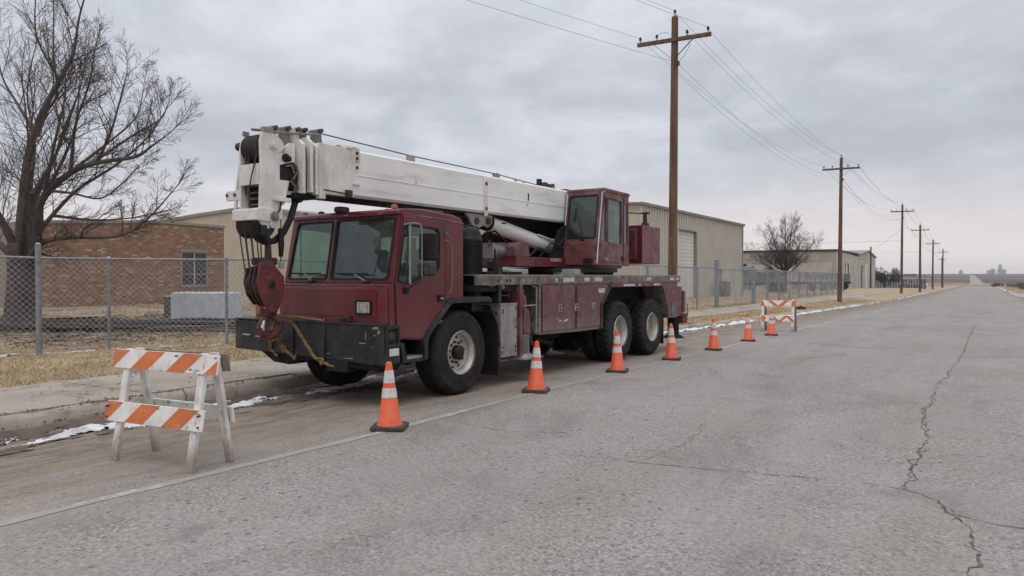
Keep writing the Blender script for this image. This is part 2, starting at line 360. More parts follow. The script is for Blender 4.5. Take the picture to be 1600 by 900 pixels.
def thing(name, label, cat, loc=(0,0,0), rz=0.0, group=None):
    o = bpy.data.objects.new(name, None); o.empty_display_size = .2; COL.objects.link(o)
    o.location = loc; o.rotation_euler = (0, 0, rz); tag(o, label, cat, group); return o
def tag(o, label, cat, group=None):
    o['label'] = label; o['category'] = cat
    if group: o['group'] = group
    return o
def inst(src_mesh, name, parent, loc=(0,0,0), rot=(0,0,0), scale=(1,1,1)):
    o = bpy.data.objects.new(name, src_mesh); COL.objects.link(o); o.parent = parent
    o.location = loc; o.rotation_euler = rot; o.scale = scale; return o
def copy_tree(o, parent=None):
    c = o.copy(); COL.objects.link(c); c.parent = parent
    for ch in list(o.children): copy_tree(ch, c)
    return c

# ---------------------------------------------------------------- the lie of the land
def interp(x, tab):
    if x <= tab[0][0]: return tab[0][1]
    for (a, b), (c, d) in zip(tab, tab[1:]):
        if x <= c: return b + (d-b)*(x-a)/(c-a)
    return tab[-1][1]
def zr(y):                                       # road level
    if y < 5: return 0.0
    if y < 25: return -.0003*(y-5)**2
    if y < 80: return -.12-.012*(y-25)
    if y < 450: return -.78-.006*(y-80)
    return interp(y, [(450,-3.0),(620,-2.7),(800,-1.2),(1400,3.2),(2500,4.6),(5200,17.5),(9000,30)])
YARD = [(-60,.14),(15,.13),(30,.09),(45,.05),(110,-.04),(145,-.47),(195,-1.0),(246,-1.5),(314,-2.25),(450,-2.95)]
def zy(y): return interp(y, YARD) if y < 450 else zr(y)+.05
def kx(y): return interp(y, [(12,-8.50),(26,-8.0),(60,-7.9)])
RX = 4.6                                         # right road edge
def sm(t): t = max(0.0, min(1.0, t)); return t*t*(3-2*t)
def kh(y): return interp(y, [(11,.185),(24,.135)])     # kerb height
def walk_x(y):                                   # sidewalk (outer, inner) x
    return kx(y)-interp(y, [(10,.15),(24,1.7),(60,2.2)]), kx(y)-interp(y, [(10,2.25),(24,2.85),(60,3.3)])
def land(x, y):
    k = kx(y)
    if x <= k:
        base = zr(y)+kh(y)-.015
        w = interp(y, [(14, 3.6), (40, 2.6)])
        t = sm((k-x-1.2)/w)
        z = base*(1-t) + zy(y)*t
        far = sm((k-2.6-x)/2.0)
        z += far*.035*mnoise.noise(Vector((x*.7, y*.7, 0))) + far*.02*mnoise.noise(Vector((x*2.3, y*2.3, 4)))
        return z
    if x < RX: return zr(y)-(.22 if y < 449 else 0)
    return zr(y)+.10+.05*mnoise.noise(Vector((x*.3,y*.3,2)))*sm((x-RX)/3)

# ---------------------------------------------------------------- ground materials
def ground_material():
    m, nt, p = new_mat('dry winter grass and dirt'); w = NT(nt)
    pos = w.n('ShaderNodeNewGeometry').outputs['Position']
    a = w.noise(pos, 0.35, 7, 0.62); b = w.noise(pos, 2.6, 7, 0.65); c = w.noise(pos, 22, 5, 0.7)
    col = w.mix(w.rng(a, .38, .62), (0.395, 0.298, 0.172, 1), (0.300, 0.236, 0.152, 1))
    col = w.mix(w.rng(b, .46, .66, 0, .85), col, (0.220, 0.168, 0.115, 1))
    col = w.mix(w.rng(c, .35, .7, 0, .55), col, (0.46, 0.360, 0.218, 1))
    sp = w.n('ShaderNodeSeparateXYZ', {0: pos})
    bare = w.math('MULTIPLY', w.rng(sp.outputs[0], -14.0, -17.0), w.rng(w.noise(pos, .55, 6, .65), .42, .58, .15, .8))
    col = w.mix(bare, col, (0.215, 0.168, 0.122, 1))
    # ploughed and grazed land far out: muted browns in long bands
    fb = w.noise(w.mapping(pos, (.004, .0011, 1)), 1.0, 4, .5)
    fcol = w.mix(w.rng(fb, .40, .60), (0.185, 0.145, 0.115, 1), (0.105, 0.085, 0.075, 1))
    col = w.mix(w.rng(sp.outputs[1], 260, 700), col, fcol)
    nt.links.new(col, p.inputs['Base Color']); p.inputs['Roughness'].default_value = .95
    p.inputs['Specular IOR Level'].default_value = .15
    bp = w.n('ShaderNodeBump', {'Height': w.noise(pos, 30, 6, .7), 'Strength': .7, 'Distance': .04})
    nt.links.new(bp.outputs[0], p.inputs['Normal'])
    return m
def road_material():
    m, nt, p = new_mat('old grey asphalt'); w = NT(nt)
    pos = w.n('ShaderNodeNewGeometry').outputs['Position']
    sp = w.n('ShaderNodeSeparateXYZ', {0: pos}); x, y = sp.outputs[0], sp.outputs[1]
    big = w.noise(pos, .28, 5, .55); mid = w.noise(pos, 1.7, 6, .6)
    streak = w.noise(w.mapping(pos, (1.5, .045, 1)), 1.0, 5, .6)
    col = w.mix(w.rng(big, .36, .64), (0.285, 0.254, 0.226, 1), (0.338, 0.305, 0.274, 1))
    col = w.mix(w.rng(streak, .42, .68, 0, .65), col, (0.330, 0.310, 0.286, 1))
    col = w.mix(w.rng(mid, .52, .74, 0, .5), col, (0.205, 0.182, 0.160, 1))
    # reddish wheel-track stain
    red = w.math('MULTIPLY', w.rng(w.noise(w.mapping(pos, (1.1, .25, 1), (4,2,0)), 1.0, 4, .6), .46, .68), .42)
    col = w.mix(red, col, (0.278, 0.226, 0.182, 1))
    # tyre-polished lanes, long dusty smears and blotchy repairs
    tracks = w.math('ADD', w.rng(w.math('ABSOLUTE', w.math('ADD', x, 3.55)), .0, .55, 1, 0), w.rng(w.math('ABSOLUTE', w.math('ADD', x, 1.7)), .0, .55, 1, 0))
    tracks = w.math('ADD', tracks, w.rng(w.math('ABSOLUTE', w.math('SUBTRACT', x, .9)), .0, .6, 1, 0))
    col = w.mix(w.math('MULTIPLY', tracks, w.rng(streak, .3, .65, .10, .38)), col, (0.345, 0.322, 0.296, 1))
    blot = w.noise(w.mapping(pos, (1, .55, 1), (5, 3, 1)), .75, 7, .66, .6)
    col = w.mix(w.rng(blot, .50, .66, 0, .60), col, (0.188, 0.170, 0.152, 1))
    oil = w.math('MULTIPLY', w.rng(w.noise(w.mapping(pos, (1, .5, 1), (1, 8, 3)), 1.5, 5, .6), .62, .74), w.rng(w.noise(pos, .22, 2, .5), .48, .6))
    col = w.mix(w.math('MULTIPLY', oil, .5), col, (0.11, 0.10, 0.092, 1))
    # aggregate: light and dark stones in the surface
    vo = w.n('ShaderNodeTexVoronoi', {'Vector': pos, 'Scale': 52.0}, feature='F1')
    cellc = w.n('ShaderNodeSeparateColor', {0: vo.outputs['Color']})
    gr = w.rng(w.noise(pos, .9, 4, .6), .35, .65, .35, 1.0)
    col = w.mix(w.math('MULTIPLY', gr, w.rng(cellc.outputs[0], .62, 1.0, 0, .52)), col, (0.49, 0.462, 0.425, 1))
    col = w.mix(w.math('MULTIPLY', gr, w.rng(cellc.outputs[1], .60, 1.0, 0, .68)), col, (0.100, 0.090, 0.081, 1))
    fine = w.noise(pos, 26, 5, .75)
    col = w.mix(w.rng(fine, .40, .62, 0, .40), col, (0.150, 0.134, 0.120, 1))
    vo2 = w.n('ShaderNodeTexVoronoi', {'Vector': w.mapping(pos, (1, .8, 1)), 'Scale': 17.0, 'Randomness': 1.0}, feature='F1')
    c2 = w.n('ShaderNodeSeparateColor', {0: vo2.outputs['Color']})
    pit = w.math('MULTIPLY', w.rng(c2.outputs[0], .88, .90), w.rng(vo2.outputs['Distance'], .12, .36, 1, 0))
    pit = w.math('MULTIPLY', pit, w.rng(w.noise(pos, .5, 3, .5), .40, .60))
    col = w.mix(w.math('MULTIPLY', pit, .75), col, (0.085, 0.077, 0.070, 1))
    # mud and sand lying in the parking lane
    edge = w.math('ADD', x, w.math('MULTIPLY', w.noise(w.mapping(pos, (1, .35, 1)), 1.1, 5, .6), 2.4))
    d1 = w.rng(edge, -3.6, -5.6); d2 = w.noise(w.mapping(pos, (2.4, .5, 1)), 1.6, 7, .65)
    mud = w.math('MULTIPLY', d1, w.rng(d2, .34, .60, .35, .95))
    col = w.mix(mud, col, (0.262, 0.203, 0.148, 1))
    strk = w.noise(w.mapping(pos, (5.0, .9, 1), (7,2,1)), 1.5, 8, .72)
    col = w.mix(w.math('MULTIPLY', d1, w.rng(strk, .47, .62, 0, .7)), col, (0.165, 0.126, 0.092, 1))
    col = w.mix(w.math('MULTIPLY', d1, w.rng(w.noise(pos, 38, 5, .75), .45, .65, 0, .55)), col, (0.125, 0.098, 0.074, 1))
    col = w.mix(w.math('MULTIPLY', d1, w.rng(w.noise(w.mapping(pos, (1,1,1), (3,3,3)), 30, 5, .75), .55, .70, 0, .5)), col, (0.36, 0.31, 0.25, 1))
    mud2 = w.math('MULTIPLY', w.rng(edge, -4.6, -6.6), w.rng(w.noise(w.mapping(pos, (3, .8, 1), (9,1,0)), 1.8, 7, .7), .46, .60))
    col = w.mix(mud2, col, (0.140, 0.105, 0.078, 1))
    salt = w.math('MULTIPLY', w.rng(edge, -4.0, -5.6), w.rng(w.noise(w.mapping(pos, (2.2, .38, 1), (2,7,0)), 1.5, 7, .7), .56, .70, 0, .75))
    col = w.mix(salt, col, (0.34, 0.315, 0.285, 1))
    e2 = w.rng(w.math('ADD', x, w.math('MULTIPLY', mid, 1.5)), 3.6, 5.2)
    col = w.mix(w.math('MULTIPLY', e2, .8), col, (0.19, 0.16, 0.125, 1))
    nt.links.new(col, p.inputs['Base Color'])
    p.inputs['Roughness'].default_value = .88; p.inputs['Specular IOR Level'].default_value = .3
    h = w.math('ADD', w.math('MULTIPLY', vo.outputs['Distance'], .5), w.math('MULTIPLY', w.noise(pos, 9, 6, .7), 1.0))
    h = w.math('SUBTRACT', h, w.math('MULTIPLY', pit, .6))
    bp = w.n('ShaderNodeBump', {'Height': h, 'Strength': 1.0, 'Distance': .02})
    nt.links.new(bp.outputs[0], p.inputs['Normal'])
    return m
def concrete_material():
    m, nt, p = new_mat('old sidewalk concrete'); w = NT(nt)
    pos = w.n('ShaderNodeNewGeometry').outputs['Position']
    a = w.noise(pos, .9, 7, .62); b = w.noise(pos, 5, 6, .65); c = w.noise(pos, 60, 4, .7)
    col = w.mix(w.rng(a, .36, .64), (0.340, 0.290, 0.235, 1), (0.282, 0.240, 0.193, 1))
    col = w.mix(w.rng(b, .52, .70, 0, .6), col, (0.205, 0.170, 0.130, 1))
    col = w.mix(w.rng(c, .4, .75, 0, .35), col, (0.38, 0.34, 0.29, 1))
    d = w.noise(w.mapping(pos, (1.2, .6, 1), (3, 1, 8)), 1.6, 8, .72)
    col = w.mix(w.rng(d, .50, .64, 0, .8), col, (0.165, 0.128, 0.092, 1))
    nt.links.new(col, p.inputs['Base Color']); p.inputs['Roughness'].default_value = .92
    bp = w.n('ShaderNodeBump', {'Height': w.noise(pos, 18, 7, .7), 'Strength': .45, 'Distance': .012})
    nt.links.new(bp.outputs[0], p.inputs['Normal'])
    return m
def paint_material():
    m, nt, p = new_mat('worn lane paint'); w = NT(nt)
    pos = w.n('ShaderNodeNewGeometry').outputs['Position']
    a = w.noise(pos, 7, 8, .72); b = w.noise(w.mapping(pos, (1, .3, 1)), 1.6, 4, .6)
    f = w.math('ADD', a, w.math('MULTIPLY', b, 1.0))
    k = w.rng(f, .74, .98)
    col = w.mix(k, (0.56, 0.53, 0.475, 1), (0.285, 0.263, 0.238, 1))
    nt.links.new(col, p.inputs['Base Color']); p.inputs['Roughness'].default_value = .9
    bp = w.n('ShaderNodeBump', {'Height': w.noise(pos, 40, 6, .7), 'Strength': .6, 'Distance': .008})
    nt.links.new(bp.outputs[0], p.inputs['Normal'])
    return m
MT['ground'] = ground_material(); MT['road'] = road_material(); MT['walk'] = concrete_material(); MT['paint'] = paint_material()
MT['crack'] = pmat('open crack', (0.060, 0.048, 0.041), (0.150, 0.128, 0.110), 9, 0.95, lo=.42, hi=.56)

# ---------------------------------------------------------------- ground, road, kerbs, walk
YS = [-40,-20,-10,-5] + [i*.5 for i in range(-4, 61)] + list(range(32, 130, 3)) + list(range(135, 460, 15)) + [500,560,620,700,800,950,1150,1400,1800,2500,3500,5200]
def build_ground():
    left = [0,.17,.18,.6,1.0,1.5,2.0,2.5,3.0,3.5,4,4.6,5.2,6,7,8,9.5,11,13,16,20,25,32,45,70,120,250,600,1500,4000]
    right = [0,.2,1,2,4,8,16,40,100,300,800,2000,4000]
    rows = []
    for y in YS:
        k = kx(y); row = []
        for d in reversed(left):
            x = k-.012-d; row.append((x, y, land(x, y) if d >= .17 else zr(y)-(.22 if y < 449 else 0)))
        row.append((RX+.012, y, zr(y)-(.22 if y < 449 else 0)))
        for d in right[1:]: row.append((RX+d, y, land(RX+d, y)))
        rows.append(row)
    n = len(rows[0]); vs = [p for r in rows for p in r]
    fs = [(j*n+i, j*n+i+1, (j+1)*n+i+1, (j+1)*n+i) for j in range(len(rows)-1) for i in range(n-1)]
    b = MB(); b.v = vs; b.f = fs
    b.build('ground', 'ground', smooth=60, kind='structure', recalc=False)
build_ground()
rb = MB(); nx = 6
for y in YS:
    k = kx(y)-.005; x1 = RX+.005
    for i in range(nx+1):
        t = i/nx; x = k+(x1-k)*t
        rb.v.append((x, y, zr(y)))
m_ = nx+1
rb.f = [(j*m_+i, j*m_+i+1, (j+1)*m_+i+1, (j+1)*m_+i) for j in range(len(YS)-1) for i in range(nx)]
rb.f = [f for f in rb.f if rb.v[f[0]][1] < 449]
road = rb.build('road', 'road', smooth=60, kind='structure', recalc=False)

fr_ = MB()
for y in [y for y in YS if y >= 440]:
    c_ = interp(y, [(440,-1.65),(600,-3.0),(1000,-8),(2500,-26),(5200,-70)]); hw = interp(y, [(440,6.0),(520,3.6),(5200,3.6)])
    fr_.v += [(c_-hw, y, zr(y)+(.02 if y < 450 else .16)), (c_+hw, y, zr(y)+(.02 if y < 450 else .16))]
fr_.f = [(2*i,2*i+1,2*i+3,2*i+2) for i in range(len(fr_.v)//2-1)]
MT['far_road'] = pmat('dusty far road', (0.30, 0.262, 0.225), (0.26,0.225,0.19), .05, .95)
fr_.build('far_road', 'far_road', kind='structure', smooth=0, recalc=False)
def ribbon(b, pts, width, dz, jit=0.0, wj=0.0):
    """flat uneven strip along (x, y) points lying on the road"""
    vs = []; fs = []
    for i, (x, y) in enumerate(pts):
        a = Vector(pts[max(i-1,0)]); c = Vector(pts[min(i+1,len(pts)-1)]); d = (c-a).normalized(); nrm = Vector((-d.y, d.x))
        ww = width*(1+wj*rnd.uniform(-1,1)); o = rnd.uniform(-jit, jit)
        p = Vector((x,y))+nrm*o
        for q in (p-nrm*ww/2, p+nrm*ww/2): vs.append((q.x, q.y, zr(q.y)+dz))
    for i in range(len(pts)-1): fs.append((2*i,2*i+1,2*i+3,2*i+2))
    b.add(vs, fs)
def dense(pts, step):
    out = []
    for (a, b), (c, d) in zip(pts, pts[1:]):
        n = max(1, int(math.hypot(c-a, d-b)/step))
        out += [(a+(c-a)*i/n, b+(d-b)*i/n) for i in range(n)]
    return out + [pts[-1]]
lb = MB()
ribbon(lb, dense([(-5.46,0.3),(-5.42,2.3),(-5.33,4.1),(-5.26,5.9),(-5.26,9),(-5.2,12),(-5.14,15),(-5.1,18),(-5.1,26),(-5.1,60)], .2), .108, .004, .010, .22)
lb.build('lane_line', 'paint', kind='structure', smooth=0, recalc=False)
# cracks (points found on the road plane)
cb = MB()
def crack(pts, w, step=.10, jit=.03, wj=.7):
    q = dense(pts, step); q = [(x+.05*mnoise.noise(Vector((x*2,y*2.6,9)))*min(1,3*w/.02), y+.03*mnoise.noise(Vector((x*4,y*3,2)))) for x, y in q]
    ribbon(cb, q, w*.62, .003, jit, .95)
crack([(-.20,34),(-.28,26),(-.33,19),(-.48,13.95),(-.57,13.0),(-.54,11.43),(-.57,9.63),(-.49,8.84),(-.43,8.5),(-.47,8),(-.47,7.4),(-.50,6.9),(-.49,6.34)], .022, .07, .028)
crack([(-.55,11.9),(-.50,11.2),(-.60,10.4),(-.52,9.2),(-.40,8.6)], .014, .06, .03)
crack([(-.41,8.0),(-.52,7.3),(-.44,6.8),(-.52,6.4)], .014, .06, .03)
crack([(-2.74,6.02),(-2.5,6.03),(-1.96,6.12),(-1.23,6.30),(-.81,6.39),(-.49,6.34)], .012, .06, .012)
crack([(-.49,6.34),(-.26,6.16),(-.15,5.87),(0,5.78),(.24,5.76),(1.6,5.6)], .017, .06, .012)
crack([(-.26,6.16),(-.17,5.88),(-.11,5.76),(-.04,5.46),(-.02,5.22),(.01,4.92),(-.03,4.71),(-.07,4.39),(-.2,3.4)], .022, .05, .02)
crack([(-.21,6.05),(-.10,5.86),(-.13,5.70)], .012, .04, .02)
crack([(-.46,7.81),(-.15,7.86),(.14,7.9),(.9,7.8)], .010, .06, .012)
crack([(-3.15,12.48),(-2.01,12.75),(-1.13,13.07),(-.43,12.94),(.22,13.2),(2,13.4)], .014, .1, .02)
crack([(-.33,18.97),(.77,19.05),(3,19.3)], .02, .12, .02)
crack([(-5.0,6.70),(-4.6,6.55),(-4.12,6.52),(-3.6,6.8)], .012, .06, .02)
crack([(-3.8,14.57),(-2.75,14.62),(-1.2,14.9)], .018, .1, .02)
crack([(-2.5,6.11),(-2.4,7.08),(-2.6,8.2)], .008, .07, .02)
crack([(-4.3,9.3),(-3.2,9.9),(-2.2,9.8)], .009, .08, .02)
crack([(-4.9,25),(-2,26),(3.5,27.5)], .03, .2, .03)
CRK = [(x, y) for p_ in ([(-.33,19),(-.48,13.95),(-.54,11.4),(-.57,9.6),(-.44,8.5),(-.48,7.4),(-.49,6.34)], [(-.26,6.16),(-.1,5.7),(-.02,5.2),(-.05,4.5)], [(-2.7,6.02),(-1.2,6.3),(-.49,6.34),(.2,5.76)]) for x, y in dense(p_, .05)]
cb.build('road_crack', 'crack', kind='structure', smooth=0, recalc=False)

# kerb: cast lengths with open joints
kerb = bpy.data.objects.new('kerb', None); COL.objects.link(kerb); kerb['kind'] = 'structure'
def kerb_piece(y0, y1, side, nm='kerb_stone'):
    b = MB(); n = max(2, int((y1-y0)/(.10 if y0 < 20 else .5))); secs = []
    tilt = rnd.uniform(-.03,.03); dz = rnd.uniform(-.02,.012); worn = rnd.uniform(.0,.02)
    for i in range(n+1):
        y = y0+(y1-y0)*i/n; z = zr(y)+dz+tilt*(i/n-.5)
        nz = .020*mnoise.noise(Vector((y*2.6, side*9, 0)))+.012*mnoise.noise(Vector((y*9, side*9, 5)))
        x = (kx(y) if side < 0 else RX)
        c = .05+.02*mnoise.noise(Vector((y*2.7,3,side)))
        if side < 0: prof = [(x-.165, z+kh(y)-.005+nz), (x-.03-c, z+kh(y)+nz), (x-.012, z+kh(y)-c-worn), (x+.008, z-.02), (x+.0, z-.25), (x-.165, z-.25)]
        else: prof = [(x+.165, z+.125+nz), (x+.03+c, z+.13+nz), (x+.012, z+.13-c-worn), (x-.008, z-.02), (x, z-.25), (x+.165, z-.25)]
        secs.append([(px, y, pz) for px, pz in prof])
    k = 6; vs = [p for s in secs for p in s]
    fs = [(i*k+j, i*k+(j+1)%k, (i+1)*k+(j+1)%k, (i+1)*k+j) for i in range(n) for j in range(k)] + [tuple(range(k)), tuple(n*k+j for j in reversed(range(k)))]
    b.add(vs, fs); return b.build(nm, 'walk', kerb, smooth=50)
y = -3.0
while y < 150:
    ln = (2.1 if y < 30 else 4.0 if y < 70 else 10)*rnd.uniform(.8,1.15)
    kerb_piece(y+.012, y+ln-.012, -1); y += ln
y = 55.0
while y < 330:
    kerb_piece(y+.02, y+11.98, 1); y += 12
# sidewalk slabs
walk = bpy.data.objects.new('sidewalk', None); COL.objects.link(walk); walk['kind'] = 'structure'
y = -4.0
while y < 120:
    ln = 1.55 if y < 40 else 4.5
    for half in ((0,1.0),):
        b = MB(); n = 4; dz = rnd.uniform(-.012,.012); tx = rnd.uniform(-.010,.010); ty = rnd.uniform(-.010,.010)
        y0, y1 = y+.010, y+ln-.010; vs = []
        for lay in (0, 1):
            for i in range(n+1):
                yy = y0+(y1-y0)*i/n; xo, xi = walk_x(yy)
                for t in half:
                    x = xo+(xi-xo)*t + (.008 if t == half[1] else -.008)
                    zt = land(x, yy)+.022+dz+tx*(t-.5)+ty*(i/n-.5)
                    vs.append((x, yy, zt if lay == 0 else zt-.12))
        N = 2*(n+1); fs = []
        for i in range(n):
            fs.append((2*i, 2*i+1, 2*i+3, 2*i+2)); fs.append((N+2*i, N+2*i+2, N+2*i+3, N+2*i+1))
            fs.append((2*i, 2*i+2, N+2*i+2, N+2*i)); fs.append((2*i+1, N+2*i+1, N+2*i+3, 2*i+3))
        fs += [(0,N,N+1,1), (2*n, 2*n+1, N+2*n+1, N+2*n)]
        b.add(vs, fs); b.build('slab', 'walk', walk, bevel=.008)
    y += ln
# cracks running over the walk
wc = MB()
for pts in ([(-10.3,3.4),(-9.9,4.3),(-9.6,4.7),(-9.1,4.9)], [(-9.0,6.6),(-9.5,7.0),(-10.1,6.9),(-10.6,7.3)], [(-8.7,4.55),(-8.95,4.6),(-9.3,4.95)]):
    vs = []; fs = []; q = dense(pts, .08)
    for i, (x, y) in enumerate(q):
        o = rnd.uniform(-.02,.02); w_ = .009*rnd.uniform(.4,1.5)
        for s_ in (-1, 1): vs.append((x+o, y+s_*w_+o, land(x, y)+.045))
    fs = [(2*i,2*i+1,2*i+3,2*i+2) for i in range(len(q)-1)]
    wc.add(vs, fs)
wc.build('sidewalk_crack', 'crack', kind='structure', smooth=0, recalc=False)

# old snow and ice in the gutter and along the fence foot
def snow_strip(name, xa, y0, y1, width, step, thr, hgt, base, seed, mat='snow'):
    b = MB(); ny = int((y1-y0)/step); nxx = max(4, int(width/step)); idx = {}
    def H(x, t, y):
        f = mnoise.fractal(Vector((x*4.0, y*1.7, seed)), .62, 2.1, 7)*.66 + .38*mnoise.noise(Vector((y*.30, seed, 3)))
        env = 1-abs(2*t-.85)**2.2
        return (f*.75+.42)*env - thr
    for j in range(ny+1):
        yy = y0+j*step
        for i in range(nxx+1):
            t = i/nxx; x = xa(yy)+t*width; h = H(x, t, yy)
            if h > -.06:
                idx[(i,j)] = len(b.v); b.v.append((x, yy, base(x,yy)+ (min(.7,h)*hgt if h > 0 else h*.25) + (.006 if h>0 else 0)))
    for j in range(ny):
        for i in range(nxx):
            q = [(i,j),(i+1,j),(i+1,j+1),(i,j+1)]
            if all(c in idx for c in q): b.f.append(tuple(idx[c] for c in q))
    if b.f: return tag_stuff(b.build(name, mat, smooth=70, kind='stuff', recalc=False))
def tag_stuff(o): o['kind'] = 'stuff'; return o
snow_strip('gutter_snow', lambda y: kx(y)+.10, -2, 14, 1.05, .025, .37, .15, lambda x, y: zr(y), 1.3)
snow_strip('gutter_snow', lambda y: kx(y)+.02, 14, 60, .40, .06, .20, .15, lambda x, y: zr(y), 5.1)
snow_strip('gutter_snow', lambda y: kx(y)+.02, 60, 330, .5, .2, .30, .18, lambda x, y: zr(y), 7.7)
snow_strip('kerb_snow', lambda y: RX-.9, 60, 330, 1.6, .3, .36, .20, lambda x, y: zr(y)+(.13 if x > RX else 0), 9.4)

snow_strip('gutter_mud', lambda y: kx(y)-.01, -2, 16, .62, .03, .12, .10, lambda x, y: zr(y)-.004, 21.3, 'clod')
snow_strip('gutter_mud', lambda y: kx(y)+.5, -2, 12, .9, .035, .46, .05, lambda x, y: zr(y)-.004, 33.3, 'clod')
# dirt clods, gravel, grass
def scatter(name, n, fn, smin, smax, mat, flat=.6):
    base = np.array([(1,0,0),(-.5,.87,0),(-.5,-.87,0),(.3,.2,.8),(-.3,-.1,.7)]); f = [(0,1,3),(1,4,3),(1,2,4),(2,0,3),(2,3,4)]
    V = []; F = []
    for i in range(n):
        x, y, z = fn(); s_ = rnd.uniform(smin, smax)*rnd.uniform(.6,1); a = rnd.uniform(0, 6.28)
        ca, sa = math.cos(a), math.sin(a); o = len(V); e = rnd.uniform(.6,1.4)
        for q in base: V.append((x+(q[0]*ca-q[1]*sa*e)*s_, y+(q[0]*sa+q[1]*ca*e)*s_, z-.002+q[2]*s_*flat))
        F += [(a_+o, b_+o, c_+o) for a_, b_, c_ in f]
    o = bpy.data.objects.new(name, np_mesh(name, np.array(V), np.array(F), MT[mat])); COL.objects.link(o); o['kind'] = 'stuff'; return o
def f_gutter():
    while True:
        y = rnd.uniform(-1, 13); d = abs(rnd.gauss(.0,.24))
        if d < 1.2: x = kx(y)+d; return x, y, zr(y)
scatter('gutter_dirt', 4200, f_gutter, .005, .034, 'clod')
def f_wedge():
    y = rnd.choice((rnd.uniform(4.9,7.6), rnd.uniform(3.5,5.2))); x = kx(y)-abs(rnd.gauss(0,.10))+.02
    return x, y, (zr(y)+kh(y) if x < kx(y)-.03 else zr(y)+.06)
scatter('kerb_dirt', 260, f_wedge, .008, .028, 'clod', .8)
def f_crack():
    x, y = rnd.choice(CRK); x += rnd.gauss(0,.035); return x, y+rnd.gauss(0,.03), zr(y)
scatter('crack_crumbs', 900, f_crack, .003, .011, 'stone', .5)
def f_road():
    while True:
        y = 2.0+abs(rnd.gauss(0,7)); x = rnd.uniform(-8.2, 2.5)
        if y < 26: return x, y, zr(y)
scatter('road_gravel', 4200, f_road, .003, .013, 'stone', .7)

MT['yard_blade'] = pmat('dull dead grass blades', (0.34, 0.26, 0.165), (0.23, 0.175, 0.118), 1.2, 0.9, island=.40)
def grass(name, n, fn, hmin, hmax, wid, mat='blade'):
    xs = np.zeros((n,3)); hh = np.zeros(n); i = 0
    while i < n:
        p = fn()
        if p is None: continue
        xs[i] = p; hh[i] = rnd.uniform(hmin, hmax); i += 1
    rng = np.random.default_rng(3)
    a = rng.uniform(0, 2*np.pi, n); lean = rng.uniform(.25, 1.3, n); la = rng.uniform(0, 2*np.pi, n)
    w_ = wid*rng.uniform(.6, 1.3, n)
    d = np.stack([np.cos(a)*w_, np.sin(a)*w_, np.zeros(n)], 1)
    tip = xs + np.stack([np.cos(la)*lean*hh, np.sin(la)*lean*hh, hh], 1)
    V = np.stack([xs-d, xs+d, tip], 1).reshape(-1,3); F = np.arange(3*n).reshape(-1,3)
    o = bpy.data.objects.new(name, np_mesh(name, V, F, MT[mat])); COL.objects.link(o); o['kind'] = 'stuff'
def clump(x, y): return mnoise.noise(Vector((x*1.1, y*1.1, 7)))+.6*mnoise.noise(Vector((x*3.3, y*3.3, 1)))
def g_near():
    y = rnd.uniform(-2, 16); k = walk_x(y)[1]; x = k+.10-rnd.random()**1.15*6.2
    if clump(x, y)+rnd.uniform(-.5,.5)+ (.10 if x > k-3.5 else 0) < -.12: return None
    if x > k and rnd.random() < .7: return None
    return x, y, land(x, y)-.01
grass('dry_grass', 60000, g_near, .03, .085, .006)
def g_verge():
    y = 16+rnd.random()**1.3*60; k = kx(y); o, i_ = walk_x(y)
    x = rnd.uniform(o, k-.17) if rnd.random() < .4 else i_-rnd.random()**1.3*5
    if clump(x*.6, y*.6)+rnd.uniform(-.5,.5) < -.12: return None
    return x, y, land(x, y)-.01
grass('verge_grass', 40000, g_verge, .04, .12, .011)
def g_yard():
    y = rnd.uniform(6, 30); x = rnd.uniform(-36, -15.2)
    if clump(x*.5, y*.5)+rnd.uniform(-.5,.5) < 0: return None
    return x, y, land(x, y)-.01
grass('yard_grass', 22000, g_yard, .05, .14, .012, 'yard_blade')
def g_right():
    y = 60+rnd.random()**1.5*240; x = RX+.3+rnd.random()*25
    if clump(x*.2, y*.2)+rnd.uniform(-.5,.5) < 0: return None
    return x, y, land(x, y)-.01
grass('roadside_grass', 9000, g_right, .10, .35, .05)

def f_leaf():
    y = rnd.uniform(-1, 15); o_, i_ = walk_x(y)
    x = rnd.choice((i_+rnd.gauss(0,.25), -14.6+rnd.gauss(0,.8), rnd.uniform(i_-4.5, i_), rnd.uniform(i_, o_)))
    return x, y, land(x, y)+(.03 if x > i_ else .02)
scatter('leaf_litter', 1500, f_leaf, .012, .04, 'clod', .25)
scatter('pale_litter', 420, f_leaf, .008, .03, 'concrete_block', .3)
